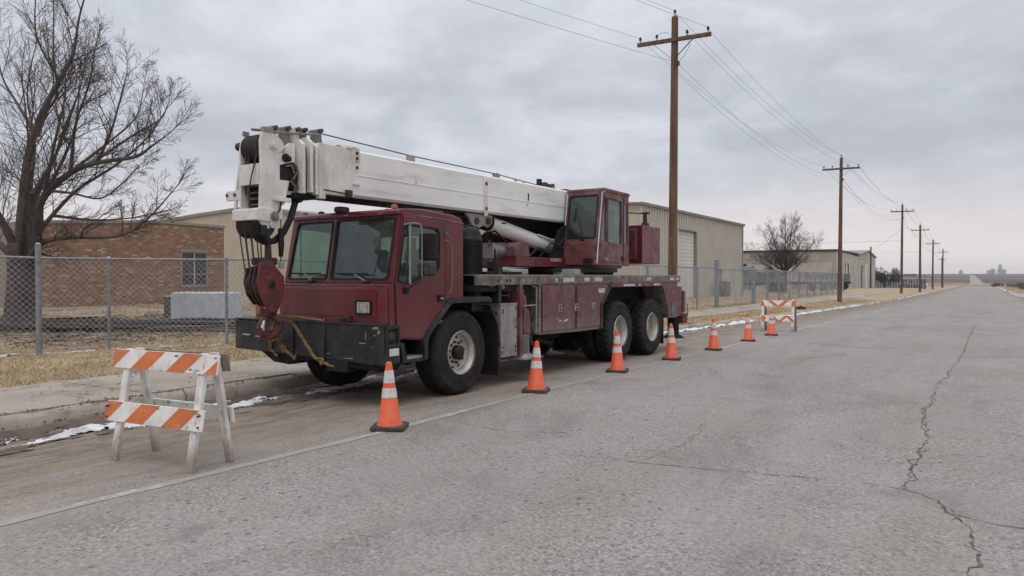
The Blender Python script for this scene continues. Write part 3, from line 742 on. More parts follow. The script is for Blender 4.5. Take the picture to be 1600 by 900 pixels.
# ---------------------------------------------------------------- chain-link fences
def fence(label, pts, height, posts, rail_r, post_r, mesh_pitch, wire_r, group, base=land, terminal=(), bottom_rail=False, cut=None):
    """pts: polyline (x, y) of the fence line; posts: distances along it"""
    seg = []; tot = 0
    for (a, b), (c, d) in zip(pts, pts[1:]):
        l = math.hypot(c-a, d-b); seg.append((tot, l, (a,b), (c,d))); tot += l
    def at(s_):
        for t0, l, p, q in seg:
            if s_ <= t0+l+1e-6: t = (s_-t0)/l; return (p[0]+(q[0]-p[0])*t, p[1]+(q[1]-p[1])*t)
        return pts[-1]
    root = thing('chain_link_fence', label, 'fence', (pts[0][0], pts[0][1], 0), 0, group)
    ox, oy = pts[0]
    def P(s_, z): x, y = at(s_); return (x-ox, y-oy, base(x, y)+z)
    for s_ in posts:
        x, y = at(s_); z = base(x, y); big = s_ in terminal
        r = post_r*(1.55 if big else 1)
        b = MB(); top = height+(.26 if big else .03)
        b.cyl((x-ox, y-oy, z-.1), (x-ox, y-oy, z+top), r, n=12); b.cyl((x-ox, y-oy, z+top), (x-ox, y-oy, z+top+.03), r*1.12, r*.5, 12)
        po = b.build('post', 'galv', root)
        if mesh_pitch < .12:
            for zz_ in (.25,.75,1.25,height-.06): MB().cyl((x-ox,y-oy,z+zz_-.012), (x-ox,y-oy,z+zz_+.012), r*1.25, n=12).build('tie_band', 'galv', po)
    n = max(2, int(tot/1.0))
    ss = [tot*i/n for i in range(n+1)]
    MB().tube([P(s_, height) for s_ in ss], rail_r, 8).build('top_rail', 'galv', root)
    if bottom_rail: MB().tube([P(s_, .08) for s_ in ss], rail_r*.6, 6).build('bottom_rail', 'galv', root)
    # woven wires: each diagonal is one wire
    b = MB(); h0, h1 = .04, height-.02; H = h1-h0
    k = int((tot+H)/mesh_pitch)
    for sgn in (1, -1):
        for i in range(k):
            s0 = i*mesh_pitch-(H if sgn > 0 else 0); pt = []
            for t in range(5):
                zz_ = h0+H*t/4; s_ = s0+(zz_-h0 if sgn > 0 else H-(zz_-h0))*1.0
                pt.append((s_, zz_))
            # clip to the panel
            good = [(s_, z_) for s_, z_ in pt if 0 <= s_ <= tot]
            if len(good) < 2: continue
            if len(good) < 5:
                if pt[0][0] < 0 or pt[0][0] > tot:
                    e = 0 if pt[0][0] < 0 else tot; dz_ = abs(good[0][0]-e); good = [(e, good[0][1]-dz_)] + good
                if pt[-1][0] < 0 or pt[-1][0] > tot:
                    e = 0 if pt[-1][0] < 0 else tot; dz_ = abs(good[-1][0]-e); good = good + [(e, good[-1][1]+dz_)]
            off = .006*sgn
            b.tube([(p[0]+off, p[1]+off, p[2]) for p in (P(s_, z_) for s_, z_ in good)], wire_r, 3, cap=False)
    if mesh_pitch < .12:                         # twisted wire ends above the rail
        for i in range(int(tot/mesh_pitch)):
            p = P(i*mesh_pitch, height-.02); b.tube([p, (p[0]+.012, p[1], p[2]+.05)], wire_r*.9, 3, cap=False)
    b.build('chain_link', 'wire_mesh', root, kind='stuff', smooth=0, recalc=False)
    return root
fence('near chain-link fence on grey posts along the left sidewalk, in front of the brick building',
      [(-17.6,1.2),(-15.22,7.15),(-15.02,8.4),(-13.75,11.2),(-12.95,16.2)], 1.86, [0.1, 3.3, 6.40, 7.66, 9.95, 13.3, 15.75], .022, .033, .115, .0039, 'chain-link fences', terminal=(6.40,))
fence('chain-link fence running behind the crane truck towards the gate corner', [(-12.95,16.3),(-12.2,25.0),(-11.6,31.5),(-11.35,37.3)], 2.0, [0.1, 4.4, 8.7, 13, 15.3, 18.4, 21.1], .026, .045, .14, .0045, 'chain-link fences', terminal=(21.1,))
fence('chain-link gate panel between two thick posts beside the striped barricade', [(-11.45,37.6),(-11.3,44.2)], 1.95, [0.02, 6.58], .028, .055, .14, .005, 'chain-link fences', bottom_rail=True, terminal=(6.58,))
fence('long chain-link fence beyond the gate, in front of the bare small tree', [(-11.3,44.5),(-11.6,60),(-12.2,84)], 1.95, [.1,3.5,7,10.5,14,17.5,21,24.5,28,31.5,35,39.4], .03, .052, .21, .006, 'chain-link fences')
fence('chain-link fence turning in towards the low tan building', [(-12.3,84),(-17.0,87.5),(-30,88)], 1.9, [3,6,9,12,15,18], .03, .05, .16, .007, 'chain-link fences')
snow_strip('fence_snow', lambda y: -15.25-.0*y + (.75*max(0,y-8.4) if y > 8.4 else .13*(y-7.1)) - .12, 6.0, 11, .3, .04, .36, .10, lambda x, y: land(x,y), 3.3)
# gate corner box post (wide steel column)
b = MB(); gz = land(-11.3,37.45); b.box(-.10,.10,-.09,.09,-.1,2.42)
o = b.build('gate_post', 'galv', loc=(-11.38,37.45,gz), bevel=.01); tag(o, 'wide square steel gate post at the corner of the chain-link fence', 'gate post')

# ---------------------------------------------------------------- utility poles and lines
POLES = [(-9.5,25.9,.02,0.1),(-9.5,63.5,0,.3),(-8.85,109,-.02,.2),(-8.95,145,-.55,-.2),(-9.5,195,-1.0,.1),(-9.5,246,-1.5,.2),(-12.4,314,-2.3,0)]
PLAB = ['nearest wooden utility pole, standing right behind the crane truck',
        'second wooden utility pole, on the grass beyond the striped barricade',
        'third wooden utility pole, beside the white parked cars',
        'fourth wooden utility pole down the road, just right of the white parked cars',
        'fifth wooden utility pole down the road, thin and far away',
        'sixth wooden utility pole, left of the last one in the far row',
        'last and smallest wooden utility pole in the far row']
ATT = []
for i, (x, y, z, lean) in enumerate(POLES):
    t = thing('utility_pole', PLAB[i], 'utility pole', (x, y, z), R(2.0 if i == 0 else rnd.uniform(-3,3)), 'wooden utility poles along the road')
    t.rotation_euler.y = R(.35 if i == 0 else lean)
    thick = 1.0 if i < 3 else 1.25
    MB().lathe([(0,-.6),(.175*thick,-.6),(.165*thick,2),(.14*thick,7),(.118*thick,10.95),(.06,11.0),(0,11.0)], (0,0,0), (0,0,1), 14).build('pole', 'pole', t)
    MB().box(-1.36,1.36,-.20,-.10,10.03,10.17).build('crossarm', 'pole', t, bevel=.01)
    for s_ in (-1,1):
        MB().bar((s_*.72,-.19,10.02), (s_*.08,-.15,9.45), .05, .012).build('brace', 'galv' if i else 'rust', t)
    xs = [-1.25,-.62,.50,1.25]
    for q, xx in enumerate(xs):
        MB().lathe([(0,0),(.018,0),(.018,.10),(.055,.10),(.06,.13),(.035,.15),(.052,.18),(.03,.21),(0,.215)], (xx,-.15,10.17), (0,0,1), 8).build('insulator', 'insul', t)
    MB().lathe([(0,0),(.018,0),(.018,.12),(.055,.12),(.06,.15),(.035,.17),(.052,.2),(0,.235)], (0,0,11.0), (0,0,1), 8).build('insulator', 'insul', t)
    MB().lathe([(0,0),(.05,0),(.05,.13),(.03,.15),(0,.15)], (.17,-.08,9.18), (0,0,1), 8).build('insulator', 'insul', t)
    if i == 0:
        MB().tube([(.50,-.15,10.3),(.62,-.22,9.8),(.45,-.2,9.5),(.2,-.12,9.3)], .008, 5).build('jumper_wire', 'line', t)
        MB().tube([(-.62,-.15,10.35),(-.45,-.15,10.42),(-.2,-.1,10.4)], .007, 5).build('jumper_wire', 'line', t)
        for zz_ in (1.2,2.9,5.4): MB().box(-.02,.02,-.19,-.13,zz_,zz_+.06).build('pole_tag', 'galv', t)
    ATT.append([(x-1.25,y-.15,z+10.37),(x+.50,y-.15,z+10.37),(x+1.25,y-.15,z+10.37),(x,y,z+11.22),(x+.18,y-.1,z+9.28),(x-.05,y-.15,z+9.15)])
WL = ['power line strung along the left ends of the crossarms', 'power line strung over the inner right insulators of the crossarms',
      'power line strung along the right ends of the crossarms', 'power line strung over the very tops of the poles',
      'lower communication line fixed to the right sides of the poles', 'lowest drooping line fixed to the fronts of the poles']
for q in range(6):
    b = MB(); px, py, pz = ATT[0][q]
    prev = ([(px-9.5, py-36, pz+.3)] if q in (0,2,3,4) else []) + [a[q] for a in ATT]
    for si, (p0, p1) in enumerate(zip(prev, prev[1:])):
        L = math.dist(p0, p1); sag = (.0006 if q < 4 else .0008)*L*L*(.35 if p0[1] < 0 else .8); pts = []
        for i in range(15):
            t = i/14; pts.append((p0[0]+(p1[0]-p0[0])*t, p0[1]+(p1[1]-p0[1])*t, p0[2]+(p1[2]-p0[2])*t - 4*sag*t*(1-t)))
        b.tube(pts, (.0048 if si < 2 else .010), 4, cap=False)
    o = b.build('power_line', 'line', smooth=0, recalc=False); tag(o, WL[q], 'power line', 'overhead lines between the poles')
for (p0, p1, lab) in (((-8.9,109,7.9), (-18.2,141.5,5.2), 'service wire from the third utility pole down to the low tan building'),
                      ((-8.9,109,6.3), (-45,96,6.9), 'service wire from the third utility pole passing behind the bare small tree'),
                      ((-9,145,5.9), (-40,128,6.4), 'thin service wire from the fourth utility pole to the left')):
    pts = []
    for i in range(17):
        t = i/16; pts.append(tuple(p0[k]+(p1[k]-p0[k])*t for k in range(2)) + (p0[2]+(p1[2]-p0[2])*t-4*.5*t*(1-t),))
    o = MB().tube(pts, .014, 4, cap=False).build('service_wire', 'line', smooth=0, recalc=False); tag(o, lab, 'wire')
# service poles with no crossarm
for (x, y, z, h, lab) in ((-17.2,150,-.5,7.6,'plain dark service pole standing against the farthest pale shed'), (-12.6,330,-2.3,9,'thin bare pole beside the road, far in the distance')):
    o = MB().lathe([(0,-.4),(.17,-.4),(.12,h),(0,h)], (0,0,0), (0,0,1), 10).build('service_pole', 'pole', loc=(x,y,z)); tag(o, lab, 'pole')

# ---------------------------------------------------------------- buildings
def wall_frame(p0, ang):
    """local frame: +x along the wall, +y outwards (towards the viewer side), +z up"""
    return p0, ang
# brick building: wall faces the road (+X); local x = along +Y, local -y = outwards
def brick_building():
    t = thing('brick_building', 'low brown brick building behind the near chain-link fence and big bare tree', 'building', (-38, 17.05, 0), R(90))
    # local: x along the wall (world +Y), y outward is -Y local -> world +X
    L = 11.05
    def top(x): return interp(x, [(0,4.22),(6.9,4.66),(7.0,4.66),(11.05,4.60)])
    wx0, wx1, wz0, wz1 = 8.30, 9.92, 1.10, 2.99
    core = MB()
    core.panel([(0,-.5),(L,-.5),(L,top(L)),(7,4.66),(0,top(0))], [[(wx0,wz0),(wx1,wz0),(wx1,wz1),(wx0,wz1)]], lambda a,b_,d: (a, d+.012, b_), .25)
    core.box(0,.25,.27,14,-.5,4.2); core.box(L-.25,L-.003,.27,14,-.5,4.58); core.box(0,L,13.8,14,-.5,4.2)
    core.prism([(.25,.27),(L-.25,.27),(L-.25,13.8),(.25,13.8)], 'z', 3.9, 4.1)
    mort, nt, p = new_mat('brick mortar'); p.inputs['Base Color'].default_value = (.23,.185,.15,1); p.inputs['Roughness'].default_value = .95
    MT['mortar'] = mort
    m, nt, p = new_mat('weathered brown brick'); w = NT(nt)
    pos = w.n('ShaderNodeNewGeometry').outputs['Position']; sp = w.n('ShaderNodeSeparateXYZ', {0: pos})
    BL, BH = .30, .10
    row = w.math('FLOOR', w.math('DIVIDE', w.math('ADD', sp.outputs[2], .5), BH))
    cx = w.math('FLOOR', w.math('DIVIDE', w.math('ADD', w.math('SUBTRACT', sp.outputs[1], 17.05), w.math('MULTIPLY', w.math('MODULO', row, 2.0), BL/2)), BL))
    wn_ = w.n('ShaderNodeTexWhiteNoise', {'Vector': w.n('ShaderNodeCombineXYZ', {0: cx, 1: row}).outputs[0]})
    rmp = w.n('ShaderNodeValToRGB', {0: wn_.outputs['Value']}); c = rmp.color_ramp
    c.elements[0].color = (.190,.108,.072,1); c.elements[1].color = (.42,.325,.24,1); c.elements[1].position = 1
    for po, co in ((.25,(.262,.150,.094,1)), (.55,(.310,.186,.120,1)), (.80,(.220,.128,.084,1)), (.88,(.35,.245,.17,1))): q = c.elements.new(po); q.color = co
    col = w.mix(w.rng(w.noise(pos, .8, 6, .6), .42, .68, 0, .5), rmp.outputs[0], (.22,.145,.10,1))
    nt.links.new(col, p.inputs['Base Color']); p.inputs['Roughness'].default_value = .9
    MT['brick'] = m
    core.build('wall', 'mortar', t, smooth=0)
    cells = []
    nr = int(5.2/BH)
    for r in range(nr):
        z0 = -.5+r*BH+.006; z1 = z0+BH-.012
        off = BL/2 if r % 2 else 0; k = 0
        while True:
            x0 = k*BL-off; x1 = x0+BL; k += 1
            if x0 >= L: break
            a, b_ = max(0,x0)+.005, min(L,x1)-.005
            if b_-a < .04 or z1 > top((a+b_)/2)-.16: continue
            if z1 > wz0-.12 and z0 < wz1+.17 and b_ > wx0-.08 and a < wx1+.08:
                if a < wx0-.08 and b_ > wx0-.08: b_ = wx0-.085
                elif b_ > wx1+.08 and a < wx1+.08: a = wx1+.085
                else: continue
                if b_-a < .03: continue
            cells.append((a, b_, z0, z1))
    vis = [c_ for c_ in cells if c_[2] > .1]
    vis.sort(key=lambda c_: (c_[2] < 2.0, c_[0]))       # the ones above the fence rail, nearest first
    single = set(vis[:290]); base = {}
    rest = MB()
    for c_ in cells:
        a, b_, z0, z1 = c_; pr = .006+rnd.random()*.010
        if c_ in single and abs((b_-a)-(BL-.01)) < 1e-6:
            if 'm' not in base: base['m'] = MB().box(-(BL-.01)/2,(BL-.01)/2,-.02,.02,-(BH-.012)/2,(BH-.012)/2).mesh('brick', MT['brick'], smooth=0)
            inst(base['m'], 'brick', t, ((a+b_)/2, .012-pr+.01, (z0+z1)/2))
        else: rest.box(a, b_, -pr, .03, z0, z1)
    rest.build('brick_courses', 'brick', t, kind='stuff', smooth=0)
    # coping, lintel, sill, window
    for a, b_ in ((0,3.5),(3.5,7),(7,9),(9,L+.06)):
        MB().prism([(a-.0,top(a)-.13),(b_-.01,top(b_)-.13),(b_-.01,top(b_)+.03),(a,top(a)+.03)], 'y', -.06, .30).build('coping', 'concrete_trim', t, bevel=.01)
    MB().box(wx0-.08,wx1+.08,-.025,.1,wz1+.01,wz1+.16).build('lintel', 'concrete_trim', t, bevel=.006)
    fr = MB()
    fr.panel([(wx0,wz0),(wx1,wz0),(wx1,wz1),(wx0,wz1)], [[(wx0+.06,wz0+.06),(wx1-.06,wz0+.06),(wx1-.06,wz1-.06),(wx0+.06,wz1-.06)]], lambda a,b_,d: (a,.02+d,b_), .10)
    mx_ = (wx0+wx1)/2
    fo = fr.build('window', 'beige_trim', t)
    MB().box(mx_-.028,mx_+.028,.015,.13,wz0+.06,wz1-.06).build('mullion', 'pale_wall', fo)
    for q, (a, b_) in enumerate(((wx0+.06,mx_-.045),(mx_+.045,wx1-.06))):
        MB().box(a,b_,.035,.12,wz1-.405,wz1-.375).build('glazing_bar', 'pale_wall', fo)
        MB().box(a,b_,.035,.12,wz0+.635,wz0+.665).build('glazing_bar', 'pale_wall', fo)
        for z0, z1 in ((wz0+.06,wz0+.62),(wz0+.68,wz1-.42),(wz1-.36,wz1-.06)): MB().box(a,b_,.09,.10,z0,z1).build('pane', 'winglass', fo)
    MB().box(wx0-.06,wx1+.06,-.05,.08,wz0-.10,wz0-.012).build('sill', 'concrete_trim', t, bevel=.006)
brick_building()

def ribbed(b, x0, x1, z0, z1a, z1b, out=-1, pitch=.30, depth=.085, y=0.0):
    """ribbed sheet from x0 to x1 in the local xz plane; top slopes z1a -> z1b"""
    prof = []; x = x0
    while x < x1-.01:
        for dx, d in ((0,0),(pitch*.50,0),(pitch*.54,depth),(pitch*.88,depth),(pitch*.92,0)):
            if x+dx <= x1: prof.append((x+dx, y+out*d))
        x += pitch
    prof.append((x1, y))
    n = len(prof); vs = []
    for px, py in prof:
        zt = z1a+(z1b-z1a)*(px-x0)/(x1-x0); vs += [(px,py,z0),(px,py,zt)]
    b.add(vs, [(2*i,2*i+2,2*i+3,2*i+1) for i in range(n-1)]); return b
def panels(t, x0, x1, z0, topf, mat, w=.9, holes=(), pitch=.45, y=0.0):
    """a run of separate ribbed wall panels with door / window gaps (holes: x0, x1, z0, z1)"""
    cuts = sorted({x0, x1} | {h[0] for h in holes} | {h[1] for h in holes})
    for a, b_ in zip(cuts, cuts[1:]):
        k = max(1, round((b_-a)/w)); st = (b_-a)/k
        for i in range(k):
            p, q = a+i*st, a+(i+1)*st; spans = [(z0, None)]
            for h in holes:
                if p >= h[0]-1e-4 and q <= h[1]+1e-4: spans = ([(z0, h[2])] if h[2] > z0+.02 else []) + [(h[3], None)]
            for s0, s1 in spans:
                ribbed(MB(), p, q-.006, s0, topf(p) if s1 is None else s1, topf(q) if s1 is None else s1, pitch=st/round(st/pitch), y=y).build('wall_panel', mat, t, smooth=0, recalc=False)

def warehouse():
    # near ribbed warehouse: long side faces the road
    x0, y0 = -18.2, 44.05; L = 23.5; gz = zy(50)
    t = thing('metal_warehouse', 'beige ribbed metal warehouse with a white rolling door, behind the crane truck', 'building', (x0, y0, 0), R(90))
    EV = 6.15
    holes = [(6.6,10.6,gz-.3,5.0), (16.0,17.0,gz-.3,2.25)]
    panels(t, 0, L, gz-.4, lambda x: EV, 'beige_metal', holes=holes)
    inner = MB(); inner.box(.02,L-.02,.32,.36,gz-.4,EV-.05); inner.build('wall_core', 'black_hole', t, smooth=0)
    # rolling door with slats, jambs and header
    fr = MB().box(6.5,6.62,-.05,.30,gz-.3,5.05).build('door_jamb', 'beige_trim', t); MB().box(10.58,10.72,-.05,.30,gz-.3,5.05).build('door_jamb', 'beige_trim', t)
    MB().box(6.62,10.58,-.05,.30,4.93,5.05).build('door_header', 'beige_trim', t)
    d = MB().box(6.62,10.58,.20,.24,gz-.1,4.93).build('rolling_door', 'roll_door', t)
    z = gz
    sm_ = MB().prism([(.20,.0),(.175,.02),(.165,.13),(.175,.24),(.20,.265)], 'x', 6.63, 10.57).mesh('door_slat', MT['roll_door'], smooth=30)
    while z < 4.7:
        inst(sm_, 'door_slat', d, (0, -.012, z)); z += .27
    # personnel door
    dd = MB().box(16.08,16.92,.08,.13,gz-.05,2.15).build('door', 'pale_wall', t); MB().box(16.12,16.18,.02,.08,1.0,1.12).build('handle', 'galv', dd)
    MB().panel([(16.0,gz-.3),(17.0,gz-.3),(17.0,2.25),(16.0,2.25)], [[(16.08,gz-.2),(16.92,gz-.2),(16.92,2.16),(16.08,2.16)]], lambda a,b_,dp: (a,-.05+dp,b_), .2).build('door_frame', 'beige_trim', t)
    # gutter, downspouts, corner trims, roof
    MB().prism([(-.18,EV-.02),(-.20,EV+.16),(-.03,EV+.20),(.05,EV-.02)], 'x', -.15, L+.15).build('gutter', 'beige_trim', t)
    for xx in (L-.45,): MB().box(xx-.07,xx+.07,-.16,-.045,gz-.2,EV-.02).build('downspout', 'beige_trim', t)
    MB().box(L-.12,L+.05,-.055,.1,gz-.4,EV-.03).build('corner_trim', 'pale_wall', t); MB().box(-.05,.10,-.055,.1,gz-.4,EV-.03).build('corner_trim', 'beige_metal', t)
    MB().prism([(-.1,EV+.05),(13,EV+.55),(26.2,EV+.05),(26.2,EV+.13),(13,EV+.65),(-.1,EV+.16)], 'x', -.2, L+.2).build('roof', 'beige_trim', t, smooth=0)
    # gable end towards the camera is a set of panels too (local: along y) -- own child pieces turned 90 degrees
    e = MB(); k = 29; W = 26.0/k
    wh = (9.8, 12.9)                                          # window band in the end wall
    for i in range(k):
        p, q = i*W, (i+1)*W
        b = MB(); 
        zt = lambda x: EV+.05+.5*(1-abs(x-13)/13)
        hole = p >= 9.7 and q <= 13.5
        for s0, s1 in (((gz-.4,1.9),(3.42,None)) if hole else ((gz-.4,None),)):
            r_ = MB(); ribbed(r_, p, q-.006, s0, zt(p) if s1 is None else s1, zt(q) if s1 is None else s1, pitch=W/3, depth=.022)
            r_.v = [(-(-py), px, pz) for px, py, pz in r_.v]
            r_.build('wall_panel', 'beige_gable', t, smooth=0, recalc=False)
    xs = [i*W for i in range(k+1) if 9.7 <= i*W <= 14.0]; wa, wb = xs[0], xs[-1]-(W if xs[-1] > 13.5 else 0)
    fr = MB().panel([(wa,1.9),(wb,1.9),(wb,3.42),(wa,3.42)], [[(wa+.07,1.98),((wa+wb)/2-.12,1.98),((wa+wb)/2-.12,3.34),(wa+.07,3.34)], [((wa+wb)/2+.12,1.98),(wb-.07,1.98),(wb-.07,3.34),((wa+wb)/2+.12,3.34)]], lambda a,b_,dp: (-.06+dp,a,b_), .12).build('window', 'pale_wall', t)
    MB().box(.0,.02,wa+.07,(wa+wb)/2-.12,1.98,3.34).build('pane', 'pale_glass', fr); MB().box(.0,.02,(wa+wb)/2+.12,wb-.07,1.98,3.34).build('pane', 'pale_glass2', fr)
    # small condenser unit standing by the personnel door is its own thing
    u = thing('condenser_unit', 'dark grey condenser unit standing by the warehouse side door', 'condenser unit', (-17.3, 58.6, gz))
    MB().box(-.45,.45,-.45,.45,0,1.15).build('casing', 'concrete_grey', u, bevel=.03)
    for i in range(6): MB().box(.452,.475,-.38,.38,.18+i*.14,.25+i*.14).build('grille_slat', 'galv', u)
    MB().cyl((0,0,1.15),(0,0,1.2),.36,n=20).build('fan_guard', 'black_hole', u)
MT['pale_glass'] = pmat('pale blind behind glass', (.42,.43,.43), (.36,.37,.37), 1, .3)
MT['pale_glass2'] = pmat('pale blue blind behind glass', (.46,.52,.58), (.40,.46,.52), 1, .3)
warehouse()

def tan_gable():
    # second, taller tan shed farther left; its gable rises over the brick building
    x0, y0 = -44.4, 44.6; W = 31.0; gz = zy(45)-.3
    t = thing('metal_shed', 'tan metal shed with a low gable, rising behind the brick building', 'building', (x0, y0, 0), R(180))
    prof = [(0,6.25),(12.0,7.85),(20.5,7.45),(W,6.7)]
    zt = lambda x: interp(x, prof)
    panels(t, 0, W, gz, zt, 'beige_gable', w=1.03, pitch=.34) if False else None
    k = 30; st = W/k
    for i in range(k):
        p, q = i*st, (i+1)*st
        r_ = MB(); ribbed(r_, p, q-.006, gz, zt(p), zt(q), pitch=st/4, depth=.018); r_.v = [(a, -b_, c) for a, b_, c in r_.v]
        r_.build('wall_panel', 'beige_gable', t, smooth=0, recalc=False)
    for (a, za), (b_, zb) in zip(prof, prof[1:]): MB().prism([(a,za-.08),(b_,zb-.08),(b_,zb+.22),(a,za+.22)], 'y', -15, .18).build('roof', 'beige_trim', t, smooth=0)
    MB().box(0,.1,-15,-.05,gz,6.2).build('wall', 'beige_gable', t); MB().box(W-.1,W,-15,-.05,gz,6.6).build('wall', 'beige_gable', t)
    MB().box(-.05,.16,.0,.06,gz,6.2).build('corner_trim', 'beige_trim', t)
tan_gable()

def block_building():
    gz = -.3; x0, y0 = -18.1, 117.5
    t = thing('block_building', 'low tan building with a dark flat roof edge, beyond the bare small tree', 'building', (x0, y0, 0))
    H = 5.35
    MB().panel([(-34,gz-.5),(0,gz-.5),(0,H),(-34,H)], [[(-9,gz),(-6.2,gz),(-6.2,3.6),(-9,3.6)], [(-26,1.6),(-24,1.6),(-24,2.8),(-26,2.8)]], lambda a,b_,d: (a,d,b_), .3).build('wall', 'tan_wall', t, smooth=0)
    MB().box(-9,-6.2,.12,.2,gz,3.6).build('rolling_door', 'roll_door', t); MB().box(-26,-24,.1,.15,1.6,2.8).build('window', 'winglass', t)
    MB().box(-14.2,-10.2,-.03,0,gz,3.5).build('repair_panel', 'pale_wall', t); MB().box(-5.2,-.6,-.03,0,gz,3.7).build('repair_panel', 'pale_wall', t)
    MB().panel([(.3,gz-.5),(23.4,gz-.9),(23.4,5.0),(12,H-.05),(.3,H)], [[(9,gz-.4),(12,gz-.4),(12,3.6),(9,3.6)], [(16,gz-.4),(18.2,gz-.4),(18.2,3.3),(16,3.3)]], lambda a,b_,d: (-d,a,b_), .3).build('wall', 'pale_wall', t, smooth=0)
    MB().box(-.2,-.1,9,12,gz-.4,3.6).build('rolling_door', 'roll_door', t); MB().box(-.2,-.1,16,18.2,gz-.4,3.3).build('door', 'pale_wall', t)
    for yy in (9,12): MB().box(-.02,.06,yy-.1,yy+.1,gz-.4,3.7).build('door_jamb', 'roof_dark', t)
    MB().box(-34.2,.12,-.15,23.4,H+.003,H+.28).build('roof', 'roof_dark', t)
    MB().tube([(-32.2,-.12,H-.1),(-32.2,-.12,H-.7),(-31.4,-.12,H-.9),(-31.4,-.12,gz+.2)], .13, 8).build('downpipe', 'rust', t)
    MB().box(-27,-25.6,3,4.4,H+.28,H+1.0).build('roof_unit', 'concrete_grey', t); MB().box(-22.6,-21.6,3,4.2,H+.28,H+.8).build('roof_unit', 'concrete_grey', t)
    MB().cyl((-29.5,2,H+.28),(-29.5,2,H+1.2),.12,n=8).build('vent_pipe', 'galv', t)
    # gabled shed behind it
    u = thing('gabled_shed', 'farthest pale shed with a gable and brown doors facing the road', 'building', (-18.1, 141.2, 0))
    g2 = -1.0
    MB().panel([(0,g2),(24,g2-.5),(24,5.3),(12.5,6.35),(0,5.25)], [[(3.2,g2+.6),(5.4,g2+.6),(5.4,3.6),(3.2,3.6)], [(8.6,g2+.5),(13.2,g2+.5),(13.2,4.2),(8.6,4.2)], [(16.2,g2+.4),(18.0,g2+.4),(18.0,4.0),(16.2,4.0)]], lambda a,b_,d: (-d,a,b_), .3).build('wall', 'pale_wall', u, smooth=0)
    MB().box(-.2,-.1,3.2,5.4,g2+.6,3.6).build('door', 'rust_door', u); MB().box(-.2,-.1,8.6,13.2,g2+.5,4.2).build('rolling_door', 'roll_door', u); MB().box(-.2,-.1,16.2,18,g2+.4,4.0).build('door', 'rust_door', u)
    MB().prism([(-.1,5.28),(12.5,6.38),(24.1,5.33),(24.1,5.5),(12.5,6.56),(-.1,5.45)], 'x', -30, .25).build('roof', 'beige_trim', u, smooth=0)
    MB().box(-30,-.35,.0,.2,g2,5.2).build('wall', 'pale_wall', u)
    MB().bar((.1,1.5,4.6),(1.2,1.4,4.9),.5,.12).build('lamp', 'pale_wall', u)
block_building()

# far-off grain elevators and a block on the horizon
def elevator(name, label, px_x, px_y, parts_):
    t = thing(name, label, 'grain elevator', (px_x, px_y, zr(px_y)+.05), R(-5)); t.scale = (.62, .62, .85)
    for nm, kind, a in parts_:
        if kind == 'c': MB().cyl((a[0],a[1],0),(a[0],a[1],a[3]),a[2],n=20).build(nm, 'far_concrete', t)
        else: MB().box(*a).build(nm, 'far_concrete', t)
elevator('grain_elevator', 'tallest pale grain elevator tower on the far horizon right of the road', 52, 3000,
         [('headhouse','b',(-9,9,-8,8,20,36)), ('headhouse_top','b',(-5,5,-5,5,36,43)), ('silo','c',(-6,0,7,22)), ('silo','c',(7,0,7,21)), ('silo','c',(20,0,7.5,22)), ('silo','c',(20,14,7.5,22))])
elevator('grain_elevator', 'lower wide grain elevator on the far horizon, just left of the tall one', 26, 2950,
         [('silo','c',(-14,0,7,18)), ('silo','c',(0,0,7,19)), ('silo','c',(14,0,7,19)), ('headhouse','b',(-2,16,-5,5,18,25))])
elevator('grain_elevator', 'small lone grain elevator on the horizon left of the road', -35, 1700, [('bin','b',(-5,6,-5,5,0,10)), ('headhouse','b',(-3,4,-3,3,10,13))])
